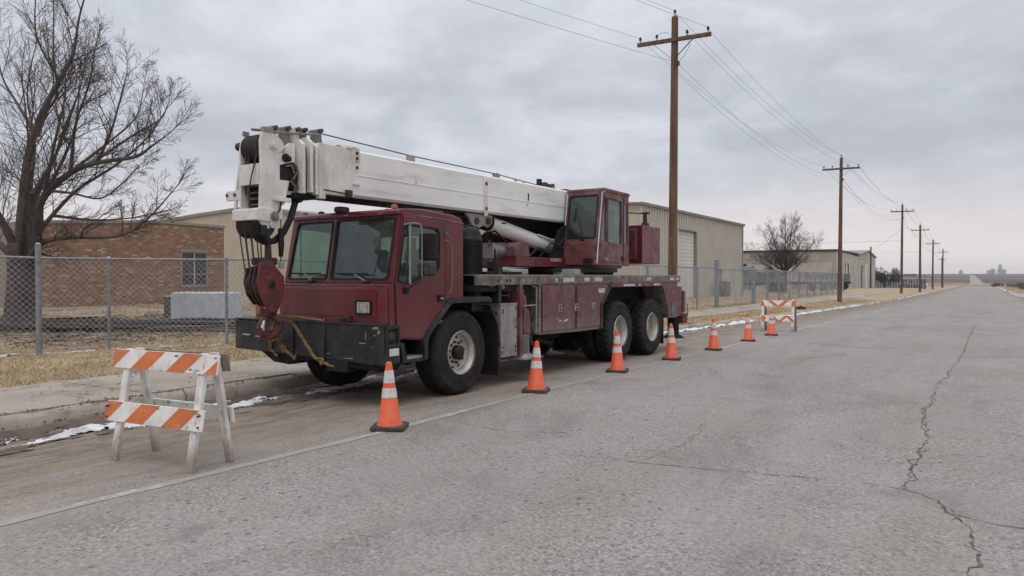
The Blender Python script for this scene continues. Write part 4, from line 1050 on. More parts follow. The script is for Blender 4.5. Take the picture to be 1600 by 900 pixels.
# ---------------------------------------------------------------- bare trees
def ortho(d):
    a = d.orthogonal().normalized(); return a, d.cross(a)
class Tree:
    def __init__(s, seed): s.r = random.Random(seed); s.trunk = MB(); s.crown = MB(); s.n = 0
    def limb(s, pts, r0, r1, b=None, sides=8, jitter=.0):
        """smoothed limb through the points; returns fine points and radii"""
        P = [Vector(p) for p in pts]; out = []; rad = []
        for i in range(len(P)-1):
            p0 = P[max(i-1,0)]; p1 = P[i]; p2 = P[i+1]; p3 = P[min(i+2,len(P)-1)]
            for k in range(4):
                t = k/4; q = .5*((2*p1)+(p2-p0)*t+(2*p0-5*p1+4*p2-p3)*t*t+(3*p1-p0-3*p2+p3)*t**3)
                out.append(q)
        out.append(P[-1]); m = len(out)
        out = [q+Vector((s.r.uniform(-1,1),s.r.uniform(-1,1),s.r.uniform(-1,1)))*jitter for q in out]
        rad = [r0+(r1-r0)*(i/(m-1))**.55 for i in range(m)]
        (b or s.crown).tube(out, rad, sides); return out, rad
    def grow(s, p, d, L, r, depth, droop=0.0):
        """recursive twigs, alternating to both sides of their parent"""
        n = 5 if depth > 1 else 3; pts = [Vector(p)]; d = d.normalized(); bend = Vector((s.r.gauss(0,.05), s.r.gauss(0,.05), .045-droop))
        for i in range(n):
            d = (d + bend + Vector((s.r.gauss(0,.07), s.r.gauss(0,.07), s.r.gauss(0,.06)))).normalized()
            pts.append(pts[-1]+d*(L/n))
        end = max(.0036, r*.30); rads = [r+(end-r)*i/n for i in range(n+1)]
        s.crown.tube(pts, rads, 5 if r > .03 else 3, cap=False); s.n += 1
        if depth == 0: return
        k = {4:6, 3:6, 2:8, 1:6}[depth]; th0 = s.r.uniform(0, 6.28)
        for j in range(k):
            t = .18+.78*(j+s.r.uniform(.1,.9))/k; i = min(n-1, int(t*n)); q = pts[i].lerp(pts[i+1], t*n-i)
            dd = (pts[i+1]-pts[i]).normalized(); a, b = ortho(dd); th = th0+math.pi*(j % 2)+s.r.gauss(0,.5); sp = s.r.uniform(.50, .88)
            nd = dd*math.cos(sp)+(a*math.cos(th)+b*math.sin(th))*math.sin(sp)
            s.grow(q, nd, L*s.r.uniform(.38,.66)*(1.1-.55*t), max(.0042, min(rads[i]*.60, .013)), depth-1, droop)
    def sprout(s, limb, count, L, depth, start=.15, up=.25, droop=0.0, rmax=.05):
        out, rad = limb; m = len(out)-1
        for j in range(count):
            t = start+(1-start)*(j+s.r.random())/count; i = min(m-1, int(t*m)); q = out[i].lerp(out[i+1], t*m-i)
            dd = (out[i+1]-out[i]).normalized(); a, b = ortho(dd); th = s.r.uniform(0, 6.28); sp = s.r.uniform(.5, 1.1)
            nd = dd*math.cos(sp)+(a*math.cos(th)+b*math.sin(th))*math.sin(sp)+Vector((0,0,up))
            s.grow(q, nd, L*s.r.uniform(.6,1.15)*(1.1-.45*t), min(rmax, rad[i]*.55), depth, droop)
        s.grow(out[-1], out[-1]-out[-2], L*.7, rad[-1], depth, droop)
# big tree by the fence: limbs laid out in metres (right, up, towards the back) seen from the road
def big_tree():
    T = Tree(5)
    t = thing('bare_tree', 'big leafless tree with a thick dark trunk behind the near fence', 'tree', (-23.6, 10.6, land(-23.6,10.6)-.05), math.atan(734/1160.)+R(6))
    S = .0181
    def P(px, py, back=0.0): return ((px-25)*S, back, (515-py)*S)
    tr = T.limb([(-.08,0,-.2), (-.05,0,.35), (0,0,1.1), (.0,0,2.0), (.02,0,2.45)],   .47, .34, T.trunk, 12, .02)
    T.trunk.lathe([(.78,-.25),(.60,.0),(.48,.28),(.44,.5)], (-.07,0,-.05), (0,0,1), 12, mod=lambda j,i: 1+.16*math.sin(i*2.6+j)*(1-j/4))
    L = []
    L.append((T.limb([P(26,392),P(30,330,-.1),P(45,232,-.2),P(70,165,-.3),P(95,118,-.3),P(118,75,-.4),P(130,20,-.5),P(150,-40,-.6)], 0.200,.014), 15, 1.7))
    L.append((T.limb([P(45,232,-.2),P(40,190,.1),P(10,150,.5),P(-25,95,.8),P(-40,20,1)], 0.092,.014), 12, 1.6))
    L.append((T.limb([P(58,205,-.25),P(62,160,.2),P(75,130,.3),P(62,60,.6),P(58,-30,.8)], 0.079,.014), 12, 1.6))
    L.append((T.limb([P(95,118,-.3),P(75,60,-.8),P(85,0,-1.2)], 0.046,.014), 8, 1.3))
    main = T.limb([P(40,405),P(60,352,-.3),P(72,308,-.5),P(118,268,-.7),P(164,252,-.9),P(222,243,-1.0),P(249,227,-1.1),P(272,212,-1.2)], .20,.016)
    L.append((main, 18, 1.5))
    L.append((T.limb([P(70,310,-.5),P(93,249,-.2),P(107,187,.1),P(110,112,.3)], 0.086,.014), 13, 1.4))
    L.append((T.limb([P(120,266,-.7),P(138,196,-1.1),P(164,142,-1.4),P(178,96,-1.6)], 0.066,.014), 13, 1.3))
    L.append((T.limb([P(164,250,-.9),P(191,209,-1.2),P(210,160,-1.4),P(222,122,-1.5)], 0.056,.014), 12, 1.2))
    L.append((T.limb([P(50,360),P(95,290,.5),P(150,240,1.0),P(195,190,1.3),P(215,150,1.5)], 0.079,.014), 13, 1.4))
    low = T.limb([P(36,418,-.1),P(50,395,-.3),P(80,373,-.6),P(133,368,-.9),P(196,366,-1.0),P(240,342,-1.1),P(286,292,-1.2)], .15,.014)
    L.append((low, 20, 1.1))
    L.append((T.limb([P(90,295,-.6),P(128,300,-.9),P(170,308,-1.0),P(205,288,-1.2),P(232,262,-1.3)], 0.046,.014), 12, 1.0))
    L.append((T.limb([P(70,330,.2),P(120,335,.6),P(170,330,1.0),P(215,318,1.2)], 0.053,.014), 12, 1.0))
    L.append((T.limb([P(20,390,0),P(0,330,-.3),P(-40,270,-.5),P(-80,200,-.6),P(-110,120,-.6)], 0.163,.014), 14, 1.6))
    L.append((T.limb([P(15,400,.1),P(-40,360,.5),P(-110,320,.8),P(-170,260,1)], 0.148,.014), 12, 1.5))
    L.append((T.limb([P(25,395,.2),P(20,300,1.0),P(40,200,1.8),P(60,90,2.4)], 0.148,.014), 14, 1.6))
    L.append((T.limb([P(30,395,-.2),P(60,330,-1.0),P(90,250,-1.8),P(100,160,-2.4)], 0.106,.014), 14, 1.5))
    L.append((T.limb([P(48,300,-.2),P(62,240,.5),P(70,180,.9),P(88,110,1.2),P(95,50,1.4)], .075,.012), 12, 1.4))
    L.append((T.limb([P(35,340,.1),P(20,270,.8),P(15,200,1.2),P(-5,120,1.5),P(5,40,1.6)], .085,.012), 12, 1.5))
    L.append((T.limb([P(75,305,-.5),P(110,225,-1.2),P(135,165,-1.6),P(142,110,-1.8)], .07,.012), 11, 1.3))
    L.append((T.limb([P(100,278,-.6),P(150,215,.2),P(190,165,.6),P(198,120,.8)], .06,.012), 10, 1.2))
    L.append((T.limb([P(150,255,-.8),P(205,205,-.4),P(245,175,-.2),P(255,150,-.1)], .05,.012), 9, 1.1))
    for l, n, ln in L: T.sprout(l, max(8, int(n*.82)), ln*1.15, 2, .10, .32, 0.0, .020)
    T.sprout(low, 8, 1.2, 2, .2, -.22, .03)
    T.trunk.build('trunk', 'bark', t, smooth=60); T.crown.build('branches', 'twig', t, smooth=0, recalc=False)
    return T.n
nb = big_tree()
def small_tree():
    T = Tree(11); x, y = -15.9, 74.0
    t = thing('bare_tree', 'smaller round leafless tree behind the far chain-link fence, in front of the low tan building', 'tree', (x, y, land(x,y)), R(30))
    tr = T.limb([(0,0,-.2),(0,0,.8),(.02,0,1.6)], .24, .20, T.trunk, 10)
    for i in range(23):
        a = i*2.4+1.3; tilt = (.10+1.25*((i*7)%23)/23)
        d = Vector((math.cos(a)*math.sin(tilt), math.sin(a)*math.sin(tilt), math.cos(tilt)))
        l = 5.3-1.35*tilt
        P0 = Vector((0,0,1.55+.03*i)); limb = T.limb([P0, P0+d*l*.3+Vector((0,0,.05)), P0+d*l*.62+Vector((0,0,.25)), P0+d*l*.86+Vector((0,0,.40))], .085, .016)
        T.sprout(limb, 11, 1.5, 2, .16, .14, rmax=.028)
    for b in (T.crown,): pass
    T.trunk.build('trunk', 'bark', t); T.crown.build('branches', 'twig', t, smooth=0, recalc=False)
small_tree()
def leafy(name, label, x, y, h, w, n, mat, leaf, cat='tree'):
    t = thing(name, label, cat, (x, y, land(x,y)-.05)); r = random.Random(int(x*10)); 
    MB().tube([(0,0,-.1),(0,0,h*.4),(.05,0,h*.8)], [h*.035,h*.025,h*.01], 6).build('trunk' if cat == 'tree' else 'stem', 'bark', t)
    lobes = [(Vector((r.uniform(-.5,.5)*w, r.uniform(-.5,.5)*w, h*(.35+.5*r.random()))), w*r.uniform(.16,.3)) for _ in range(16)]
    V = []; F = []
    for i in range(n):
        c, rr = lobes[i % len(lobes)]; q = c+Vector((r.gauss(0,1),r.gauss(0,1),r.gauss(0,1))).normalized()*rr*r.random()**.4
        a = Vector((r.gauss(0,1),r.gauss(0,1),r.gauss(0,1))).normalized(); b_ = a.orthogonal().normalized(); s_ = leaf*r.uniform(.6,1.3); o = len(V)
        V += [q+a*s_, q-a*s_*.5+b_*s_*.6, q-a*s_*.5-b_*s_*.6]; F.append((o,o+1,o+2))
    o = bpy.data.objects.new('crown', np_mesh('crown', np.array([tuple(v) for v in V]), np.array(F), MT[mat])); COL.objects.link(o); o.parent = t
leafy('evergreen_tree', 'dark round evergreen beside the farthest pale shed', -17.2, 172, 4.2, 4.6, 3000, 'evergreen', .17)
for i, (x, y, h, w_, lab) in enumerate(((9.5, 205, 1.4, 4.2, 'brown roadside shrub nearest to the right edge of the road'), (16, 210, 1.5, 5.0, 'wide brown shrub in the field at the right edge of the photo'), (9, 290, 1.3, 4.6, 'low dark shrub on the right of the road before the valley'), (-1.5+7, 345, 1.1, 4, 'smallest dark shrub where the road dips from view'))):
    leafy('roadside_shrub', lab, x, y, h, w_, 1500, 'shrub', .16, 'shrub')

# ================================================================ crane truck
# local axes of the truck: x = to its left-hand (road) side, y = towards its tail, z = up
CR = thing('crane_truck', 'old maroon crane truck with a white boom over its cab, parked along the kerb', 'crane truck', (-6.03, 8.0, -.004), R(-1.74))
def add(mb, name, mat, bevel=.008, parent=None, **k): return mb.build(name, mat, parent or CR, bevel=bevel, **k)
# ---- wheels
def tyre_mesh(lug):
    n = 120 if lug else 96; Wd = .40 if not lug else .31; Rr = .585
    half = [(.292,.03),(.30,.012),(.345,-.004),(.40,.006),(.46,.010),(.515,.002),(.552,.022),(.572,.045)]
    tread = [(Rr-.004,.058)]
    g = 4
    for i in range(1, g+1):
        c = .058+(Wd-.116)*i/(g+1); tread += [(Rr,c-.012),(Rr-.020,c-.009),(Rr-.020,c+.009),(Rr,c+.012)]
    tread += [(Rr-.004,Wd-.058)]
    prof = half+tread+[(r,Wd-t) for r, t in reversed(half)]
    nh = len(half); N = len(prof)
    def mod(j, i):
        edge = j in (nh-1, nh, nh+1) or j in (N-nh, N-nh-1, N-nh-2)
        if lug:
            if edge or j in (nh+2,): return .962 if (i % 4) in (0,) else 1.0
            if nh < j < N-nh-1: return .972 if (i % 4) == 2 else 1.0
        elif edge: return .982 if i % 3 == 0 else 1.0
        return 1.0
    return MB().lathe([(r,-t) for r, t in prof], (0,0,0), (1,0,0), n, True, mod).mesh('tyre', MT['tyre'], smooth=32)
def rim_front():
    b = MB()
    b.lathe([(.300,.004),(.306,-.012),(.292,-.022),(.284,-.05),(.262,-.065),(.256,-.125),(.235,-.140),(.13,-.128),(.118,-.112),(.10,-.112)], (0,0,0), (1,0,0), 48)
    b.lathe([(.284,-.05),(.284,-.36),(.10,-.36)], (0,0,0), (1,0,0), 32)
    return b.mesh('rim', MT['rim'], smooth=40)
def rim_rear():
    b = MB()
    b.lathe([(.300,.004),(.306,-.012),(.290,-.024),(.278,-.045),(.272,-.08),(.258,-.09),(.252,-.20),(.235,-.225),(.15,-.215),(.11,-.20),(.105,-.13),(.08,-.12),(0,-.12)], (0,0,0), (1,0,0), 48)
    return b.mesh('rim', MT['rim'], smooth=40)
TYF, TYR, RMF, RMR = tyre_mesh(False), tyre_mesh(True), rim_front(), rim_rear()
HUB = MB().lathe([(.10,-.118),(.098,-.06),(.088,-.035),(.06,-.02),(0,-.018)], (0,0,0), (1,0,0), 24).mesh('hub', MT['rubber'], smooth=40)
NUT = MB().cyl((0,0,0),(.035,0,0),.019,.016,6).mesh('lug_nut', MT['rust'], smooth=30)
NUTW = MB().cyl((0,0,0),(.05,0,0),.013,.011,8).mesh('wheel_stud', MT['dark_sheave'], smooth=30)
HOLE = MB().cyl((0,0,0),(.006,0,0),.020,.020,12).mesh('hand_hole', MT['black_hole'], smooth=30)
def wheel(x, y, z, ty, rm, flip=False, front=True, dual=False):
    w = bpy.data.objects.new('wheel', rm); COL.objects.link(w); w.parent = CR; w.location = (x, y, z); w.rotation_euler = (rnd.uniform(0,.6), 0, math.pi if flip else 0)
    inst(ty, 'tyre', w)
    if dual: inst(TYR, 'tyre', w, (-.345,0,0), (.03,0,0))
    if front:
        inst(HUB, 'hub', w)
        for i in range(10):
            a = 2*math.pi*(i+.5)/10
            inst(NUT, 'lug_nut', w, (-.130, .143*math.cos(a), .143*math.sin(a)))
            inst(HOLE, 'hand_hole', w, (-.137, .208*math.cos(a+.3), .208*math.sin(a+.3)))
    else:
        for i in range(10):
            a = 2*math.pi*i/10; inst(NUTW, 'wheel_stud', w, (-.215, .165*math.cos(a), .165*math.sin(a)))
    return w
wheel(0, .24, .578, TYF, RMF); wheel(-2.24, -.06, .578, TYF, RMF, True)
for u in (5.22, 6.74):
    wheel(0, u, .568, TYR, RMR, False, False, True); wheel(-2.42, u, .568, TYR, RMR, True, False, True)
# ---- chassis
b = MB()
for x in (-1.72, -.86): b.box(x, x+.14, -.95, 8.1, .74, 1.12)
for u in (-.6, 1.2, 2.9, 4.4, 6.0, 7.6): b.box(-1.6, -.85, u, u+.14, .78, 1.05)
add(b, 'chassis_frame', 'under', 0)
for u in (.24, 5.22, 6.74): add(MB().cyl((-2.2,u,.57),(-.2,u,.57),.085,n=12).cyl((-1.4,u,.56),(-1.0,u,.56),.22,n=16), 'axle', 'under', 0)
add(MB().cyl((-1.2,.5,.62),(-1.2,6.6,.6),.06,n=10), 'drive_shaft', 'under', 0)
add(MB().box(-1.55,-.7,-.6,1.0,.62,1.0), 'engine_sump', 'under', .05)
add(MB().cyl((-.75,2.5,.72),(-.75,3.9,.72),.24,n=20), 'air_tank', 'under', .01); add(MB().box(-2.3,-1.8,1.3,2.3,.45,1.1), 'fuel_tank', 'under', .04)
add(MB().tube([(-.55,3.0,.55),(-.6,3.6,.42),(-.9,4.2,.50),(-1.0,4.9,.7)], .035, 8), 'exhaust_pipe', 'rust', 0)
add(MB().tube([(-.15,2.15,1.0),(-.2,2.3,.62),(-.3,2.5,.50),(-.5,2.7,.62)], .018, 6), 'hydraulic_hose', 'grey_steel', 0)
# ---- bumper
bm_ = add(MB().prism([(-2.88,.61),(-2.88,.985),(-2.84,1.02),(-.02,1.04),(.0,1.03),(.0,.545),(-.05,.535)], 'y', -1.30, -1.05), 'bumper', 'black_steel', .035)
add(MB().box(-2.86,-.02,-1.31,-1.03,1.025,1.043), 'bumper_cap', 'black_steel', .004, bm_)
for vx in (-1.62, -1.02): add(MB().box(vx-.012,vx+.012,-1.322,-1.29,.58,1.02), 'bumper_rib', 'black_steel', .004, bm_)
add(MB().prism([(-2.40,.60),(-2.12,.46),(-1.80,.44),(-1.62,.50),(-1.1,.55),(-.95,.50),(-.12,.45),(-.03,.56),(-.02,.62),(-2.5,.64)], 'y', -1.24, -.92), 'lower_valance', 'under', .015)
add(MB().box(-1.0,-.62,-1.30,-1.1,.42,.56), 'tow_bracket', 'under', .01)
rc = add(MB().panel([(-1.27,.76),(-1.03,.76),(-1.03,1.03),(-1.27,1.03)], [[(-1.24,.80),(-1.06,.80),(-1.06,.985),(-1.24,.985)]], lambda a,b_,d: (.028-d,a,b_), .026), 'light_housing', 'black_steel', .004, bm_)
add(MB().box(.0,.004,-1.24,-1.06,.80,.985), 'light_recess', 'black_hole', 0, bm_)
add(MB().lathe([(.062,0),(.058,.012),(.03,.020),(0,.022)], (.003,-1.165,.89), (1,0,0), 20), 'marker_light', 'rust', 0, bm_)
add(MB().prism([(-1.30,.545),(-1.03,.57),(-1.03,.755),(-1.27,.755)], 'x', .0, .022), 'bumper_end', 'black_steel', .006, bm_)
add(MB().box(.023,.028,-1.22,-1.055,.655,.745), 'placard', 'placard', .002, bm_)
# chipped paint and scrape on the bumper face
for q in ((-2.70,.81,.16,.012),(-2.42,.795,.22,.010),(-2.62,.805,.05,.018)): add(MB().box(q[0],q[0]+q[2],-1.3025,-1.30,q[1],q[1]+q[3]), 'paint_scrape', 'placard', 0, bm_)
for q in ((-.19,.985,.13,.035),(-.10,.93,.05,.05),(-.30,.86,.012,.09),(-.42,.80,.14,.010),(-.16,.90,.03,.02),(-1.0,.64,.10,.008),(-.7,.60,.2,.010)): add(MB().prism([(q[0],q[1]),(q[0]+q[2]*.6,q[1]-q[3]*.15),(q[0]+q[2],q[1]+q[3]*.4),(q[0]+q[2]*.7,q[1]+q[3]),(q[0]+q[2]*.2,q[1]+q[3]*.7)], 'y', -1.3022, -1.2995), 'paint_scrape', 'deck_top', 0, bm_)
add(MB().box(-.76,-.58,-1.29,-1.13,1.043,1.06).cyl((-.67,-1.2,1.06),(-.67,-1.2,1.13),.05,.035,12).box(-.80,-.70,-1.26,-1.22,1.06,1.09), 'bumper_latch', 'under', .004, bm_)
add(MB().box(-2.55,-2.46,-1.2,-1.12,1.035,1.30), 'marker_post', 'orange_refl', .004, bm_)
# ---- cab
WP = lambda pts: pts
SW = [(-1.07,1.56),(-.845,1.525),(-.80,1.535),(-.60,1.625),(-.40,1.665),(-.29,1.70),(-.255,1.76),(-.25,2.20),(-.28,2.245),(-.33,2.255),(-.90,2.285),(-.935,2.26)]
SIDE = [(-1.19,1.03),(-1.09,.87),(-1.06,.855),(-.56,.81),(-.52,.825),(-.10,1.265),(.27,1.275),(.27,2.355),(.22,2.375),(-.94,2.415),(-1.105,1.55),(-1.19,1.51)]
def inset(poly, k):
    c = Vector((sum(p[0] for p in poly)/len(poly), sum(p[1] for p in poly)/len(poly)))
    return [tuple(c+(Vector(p)-c)*k) for p in poly]
cab = add(MB().panel(SIDE, [SW], lambda a,b_,d: (-.045+d,a,b_), .04), 'cab', 'maroon', .006)
add(MB().panel(SIDE, [SW], lambda a,b_,d: (-2.045+d,a,b_), .04), 'side_panel', 'maroon', .006, cab)
add(MB().prism([(-1.20,1.03),(-1.205,1.49),(-1.19,1.515),(-1.11,1.545),(-1.05,1.545),(-1.05,1.03)], 'x', -2.03, -.03), 'front_panel', 'maroon', .012, cab)
add(MB().prism([(-1.212,1.12),(-1.214,1.47),(-1.195,1.47),(-1.195,1.12)], 'x', -1.95, -.20), 'nose_panel', 'maroon', .004, cab)
add(MB().box(-1.96,-.06,-1.205,-1.10,1.50,1.53), 'cowl', 'faded_maroon', .006, cab)
WS = Vector((0,.155,.90)); WL_ = WS.length; ws = WS/WL_; wnrm = Vector((0,-.90,.155)).normalized()
def FW(a, b_, d): p = Vector((a,-1.112,1.545))+ws*b_-wnrm*d; return tuple(p)
def rr(x0, x1, y0, y1, r, x0t=None, x1t=None):
    x0t = x0 if x0t is None else x0t; x1t = x1 if x1t is None else x1t; out = []
    def X(x, xt, y): return x+(xt-x)*(y-y0)/(y1-y0)
    for cx, cy, a0, le in ((1,0,-90,0),(1,1,0,0),(0,1,90,1),(0,0,180,1)):
        for k in range(4):
            a = R(a0+30*k); yy = (y0+r if cy == 0 else y1-r)+r*math.sin(a); base = X(x1, x1t, yy)-r if cx else X(x0, x0t, yy)+r
            out.append((base+r*math.cos(a), yy))
    return out
PL = rr(-1.975, -1.205, .040, .825, .05, -1.91, -1.205); PR = rr(-1.14, -.105, .040, .835, .05, -1.14, -.09)
add(MB().panel([(-2.04,0),(-.005,0),(-.035,WL_-.03),(-1.99,WL_-.03)], [PL,PR], FW, .045), 'windshield_frame', 'maroon', .006, cab)
for pl in (PL, PR):
    add(MB().panel(inset(pl,1.02), [inset(pl,.955)], lambda a,b_,d: FW(a,b_,-.010+d), .03), 'rubber_seal', 'rubber', .003, cab)
    add(MB().panel(inset(pl,.985), [], lambda a,b_,d: FW(a,b_,.014+d), .005), 'windshield', 'glass', 0, cab, smooth=0)
add(MB().prism([(-1.0,2.395),(-.99,2.44),(-.955,2.468),(-.60,2.49),(.10,2.455),(.24,2.43),(.30,2.385),(.30,2.345),(-.9,2.365)], 'x', -2.0, -.03), 'roof', 'maroon', .03, cab)
add(MB().tube([(-.02,-.93,2.395),(-.01,-.4,2.385),(-.008,.28,2.345)], .013, 6), 'drip_rail', 'faded_maroon', 0, cab)
add(MB().panel([(-2.0,1.28),(-.05,1.28),(-.05,2.36),(-2.0,2.36)], [rr(-1.55,-.45,1.72,2.20,.05)], lambda a,b_,d: (a,.225+d,b_), .04), 'rear_wall', 'maroon', .004, cab)
add(MB().panel(rr(-1.56,-.44,1.71,2.21,.05), [], lambda a,b_,d: (a,.243+d,b_), .005), 'rear_window', 'glass', 0, cab, smooth=0)
add(MB().box(-2.0,-.05,-1.1,.22,1.0,1.04), 'cab_floor', 'interior', 0, cab)
add(MB().prism([(-1.05,1.1),(-1.05,1.50),(-.85,1.53),(-.72,1.42),(-.72,1.1)], 'x', -1.97, -.07), 'dashboard', 'interior', .02, cab)
for vx in (-1.75, -.75):
    st = add(MB().box(vx,vx+.48,-.42,.02,1.04,1.36), 'seat', 'seat', .04, cab)
    add(MB().prism([(-.05,1.34),(.06,1.32),(.19,2.0),(.10,2.02)], 'x', vx+.02, vx+.46), 'seat_back', 'seat', .04, cab)
add(MB().tube([(-.52+.2*math.cos(a),-.62+.12*math.sin(a),1.60+.15*math.sin(a)) for a in [i*math.pi/10 for i in range(21)]], .016, 6, cap=False), 'steering_wheel', 'rubber', 0, cab)
add(MB().cyl((-.52,-.78,1.4),(-.52,-.62,1.60),.025), 'steering_column', 'rubber', 0, cab)
# road-side door
DOOR = [(-1.062,.89),(-1.04,.875),(-.57,.835),(-.54,.845),(-.17,1.235),(-.15,1.29),(-.15,2.325),(-.17,2.345),(-.93,2.375),(-1.095,1.57)]
dr = add(MB().panel(DOOR, [SW], lambda a,b_,d: (.012-d,a,b_), .02), 'door', 'maroon', .005, cab)
add(MB().panel(inset(SW,1.01), [inset(SW,.955)], lambda a,b_,d: (.019-d,a,b_), .03), 'window_seal', 'rubber', .003, cab)
add(MB().panel(inset(SW,.99), [], lambda a,b_,d: (-.012-d,a,b_), .005), 'side_window', 'glass', 0, cab, smooth=0)
add(MB().panel(inset(SW,.99), [], lambda a,b_,d: (-2.02-d,a,b_), .005), 'side_window', 'glass', 0, cab, smooth=0)
add(MB().bar((.012,-.835,1.525),(.012,-.835,2.285),.022,.022), 'window_divider', 'pale_equip', .003, cab)
add(MB().bar((-2.04,-.835,1.525),(-2.04,-.835,2.285),.03,.025), 'window_divider', 'chrome', .003, cab)
add(MB().box(.012,.034,-.295,-.195,1.29,1.385), 'door_handle', 'rubber', .006, cab); add(MB().box(.030,.045,-.27,-.22,1.325,1.345), 'door_latch', 'chrome', .003, cab)
add(MB().tube([(.19,-.81,1.64),(.14,-.83,1.56),(.03,-.90,1.47)], .009, 6), 'mirror_arm', 'rubber', 0, cab)
add(MB().box(.005,.05,-.95,-.88,1.41,1.49), 'door_hinge', 'rubber', .005, cab)
add(MB().prism([(-1.075,.90),(-1.105,1.55),(-.945,2.39),(-.93,2.39),(-1.088,1.55),(-1.06,.90)], 'x', .0, .003), 'door_gap', 'black_hole', 0, cab)
add(MB().box(-.002,.004,-.146,-.134,1.29,2.33), 'door_gap', 'black_hole', 0, cab)
# mirrors and their bracket
mr = add(MB().box(.09,.36,-.77,-.68,1.82,2.17), 'mirror', 'rubber', .03, cab)
add(MB().box(.08,.33,-.79,-.68,1.63,1.795), 'mirror', 'dark_sheave', .035, cab)
add(MB().tube([(.01,-.95,2.265),(.10,-.88,2.285),(.17,-.83,2.275),(.19,-.815,2.22),(.19,-.812,1.66),(.19,-.81,1.62)], .011, 6), 'mirror_arm', 'grey_steel', 0, cab)
add(MB().tube([(.012,-.14,2.22),(.05,-.10,2.16),(.05,-.05,2.08)], .008, 6), 'grab_handle', 'grey_steel', 0, cab)
add(MB().tube([(.005,-.13,2.10),(.05,-.07,2.09),(.05,-.045,2.05),(.045,-.03,1.6),(.03,-.04,1.42),(.0,-.10,1.40)], .007, 6), 'grab_handle', 'grey_steel', 0, cab)
# lamps on the roof and nose
for vx in (-1.86, -.19): add(MB().lathe([(.045,0),(.045,.028),(.032,.05),(0,.058)], (vx-.0,-.90,2.478-.02*(vx < -1)), (0,0,1), 14), 'beacon', 'amber', 0, cab)
for vx in (-1.52, -.95, -.33): add(MB().box(vx-.038,vx+.038,-1.008,-.98,2.405,2.428), 'marker_lamp', 'amber', .006, cab)
add(MB().box(-1.30,-1.16,-.90,-.72,2.475,2.56), 'air_horn', 'dark_sheave', .03, cab); add(MB().lathe([(.04,0),(.04,.03),(0,.045)], (-1.55,-.88,2.47), (0,0,1), 12), 'roof_knob', 'dark_sheave', 0, cab)
for vx in (-.415,):
    add(MB().panel(rr(vx-.135,vx+.135,1.145,1.335,.03), [rr(vx-.115,vx+.115,1.165,1.315,.025)], lambda a,b_,d: (a,-1.235+d,b_), .03), 'headlight_bezel', 'rubber', .004, cab)
    add(MB().box(vx-.112,vx+.112,-1.228,-1.21,1.168,1.312), 'headlight', 'lens', .01, cab)
for p0, p1, q in (((-1.42,-1.17,1.56),(-1.60,-1.135,1.665),((-1.86,-1.135,1.665),(-1.28,-1.13,1.66))), ((-.42,-1.17,1.56),(-.66,-1.135,1.65),((-1.0,-1.13,1.66),(-.42,-1.13,1.655)))):
    add(MB().tube([p0,p1], .010, 5), 'wiper_arm', 'grey_steel', 0, cab); add(MB().bar(q[0], q[1], .012, .022), 'wiper_blade', 'rubber', 0, cab)
    add(MB().cyl((p0[0],p0[1]-.03,p0[2]-.02),(p0[0],p0[1]+.04,p0[2]-.01),.03,n=10), 'wiper_pivot', 'rubber', 0, cab)
add(MB().box(-2.60,-2.05,-1.15,.1,1.04,1.11), 'side_ledge', 'maroon', .01, cab)
add(MB().box(-1.0,-.25,-.3,.15,2.46,2.52).box(-.95,-.9,-.28,.1,2.52,2.56), 'roof_rack', 'maroon', .008, cab)
add(MB().box(-2.42,-2.22,-1.16,-1.08,1.115,1.22), 'headlight', 'lens', .012, cab)
# ---- front mudguard, step, mudflap
G = [(-.51,.56),(-.51,.80),(-.475,.86),(-.05,1.235),(.0,1.262),(.82,1.262),(.87,1.23)]
add(MB().strip(G, -.42, .035, -.075), 'front_mudguard', 'black_steel', .006)
add(MB().strip([(.86,1.20),(1.04,.92),(1.10,.58)], -.42, .02, -.03), 'mudguard_liner', 'under', .004)
add(MB().strip(G+[(1.02,.94),(1.1,.58)], -2.42, -2.0, -.075), 'front_mudguard', 'black_steel', .006)
add(MB().box(-.40,.01,1.085,1.105,.17,.60), 'mudflap', 'rubber', .004)
add(MB().box(-.36,.0,-.93,-.515,.585,.62), 'step_tread', 'toolbox', .004); add(MB().prism([(-1.02,.80),(-.95,.80),(-.88,.56),(-.96,.54)], 'x', -.05, .015), 'step_bracket', 'black_steel', .005)
add(MB().box(-.36,.012,-.93,-.515,.545,.585), 'step', 'black_steel', .006); add(MB().box(-.42,-.36,-1.0,-.5,.56,.86), 'step_back', 'under', .005)
# ---- air cleaner stack behind the cab
ac = add(MB().lathe([(.145,0),(.145,.26),(.165,.28),(.165,.30),(.158,.31),(.158,.86),(.168,.87),(.168,.90),(.160,.91),(.150,.98),(.12,1.04),(.06,1.075),(0,1.08)], (-.30,.83,1.27), (0,0,1), 36), 'air_cleaner', 'rubber', 0)
slat = MB().box(-.006,.006,.156,.172,.31,.86).mesh('intake_slat', MT['under'], smooth=0)
for i in range(28): inst(slat, 'intake_slat', ac, (-.30,.83,1.27), (0,0,2*math.pi*i/28))
for i in range(4): add(MB().lathe([(.164,0),(.170,.006),(.164,.012)], (-.30,.83,1.62+i*.17), (0,0,1), 30), 'intake_band', 'rubber', 0, ac)
add(MB().tube([(-.40,.70,2.32),(-.30,.83,2.37),(-.2,.93,2.32)], .012, 6), 'lifting_loop', 'rubber', 0, ac)
add(MB().box(-.5,-.12,.62,1.04,1.12,1.27), 'air_cleaner_base', 'black_steel', .01)
add(MB().cyl((-1.2,.55,1.3),(-1.2,.55,2.2),.07,n=12), 'exhaust_stack', 'rust', 0)
add(MB().lathe([(0,0),(.30,0),(.30,.04),(0,.04)], (-2.0,1.4,1.86), (1,.5,0), 24), 'cable_reel', 'faded_maroon', 0)
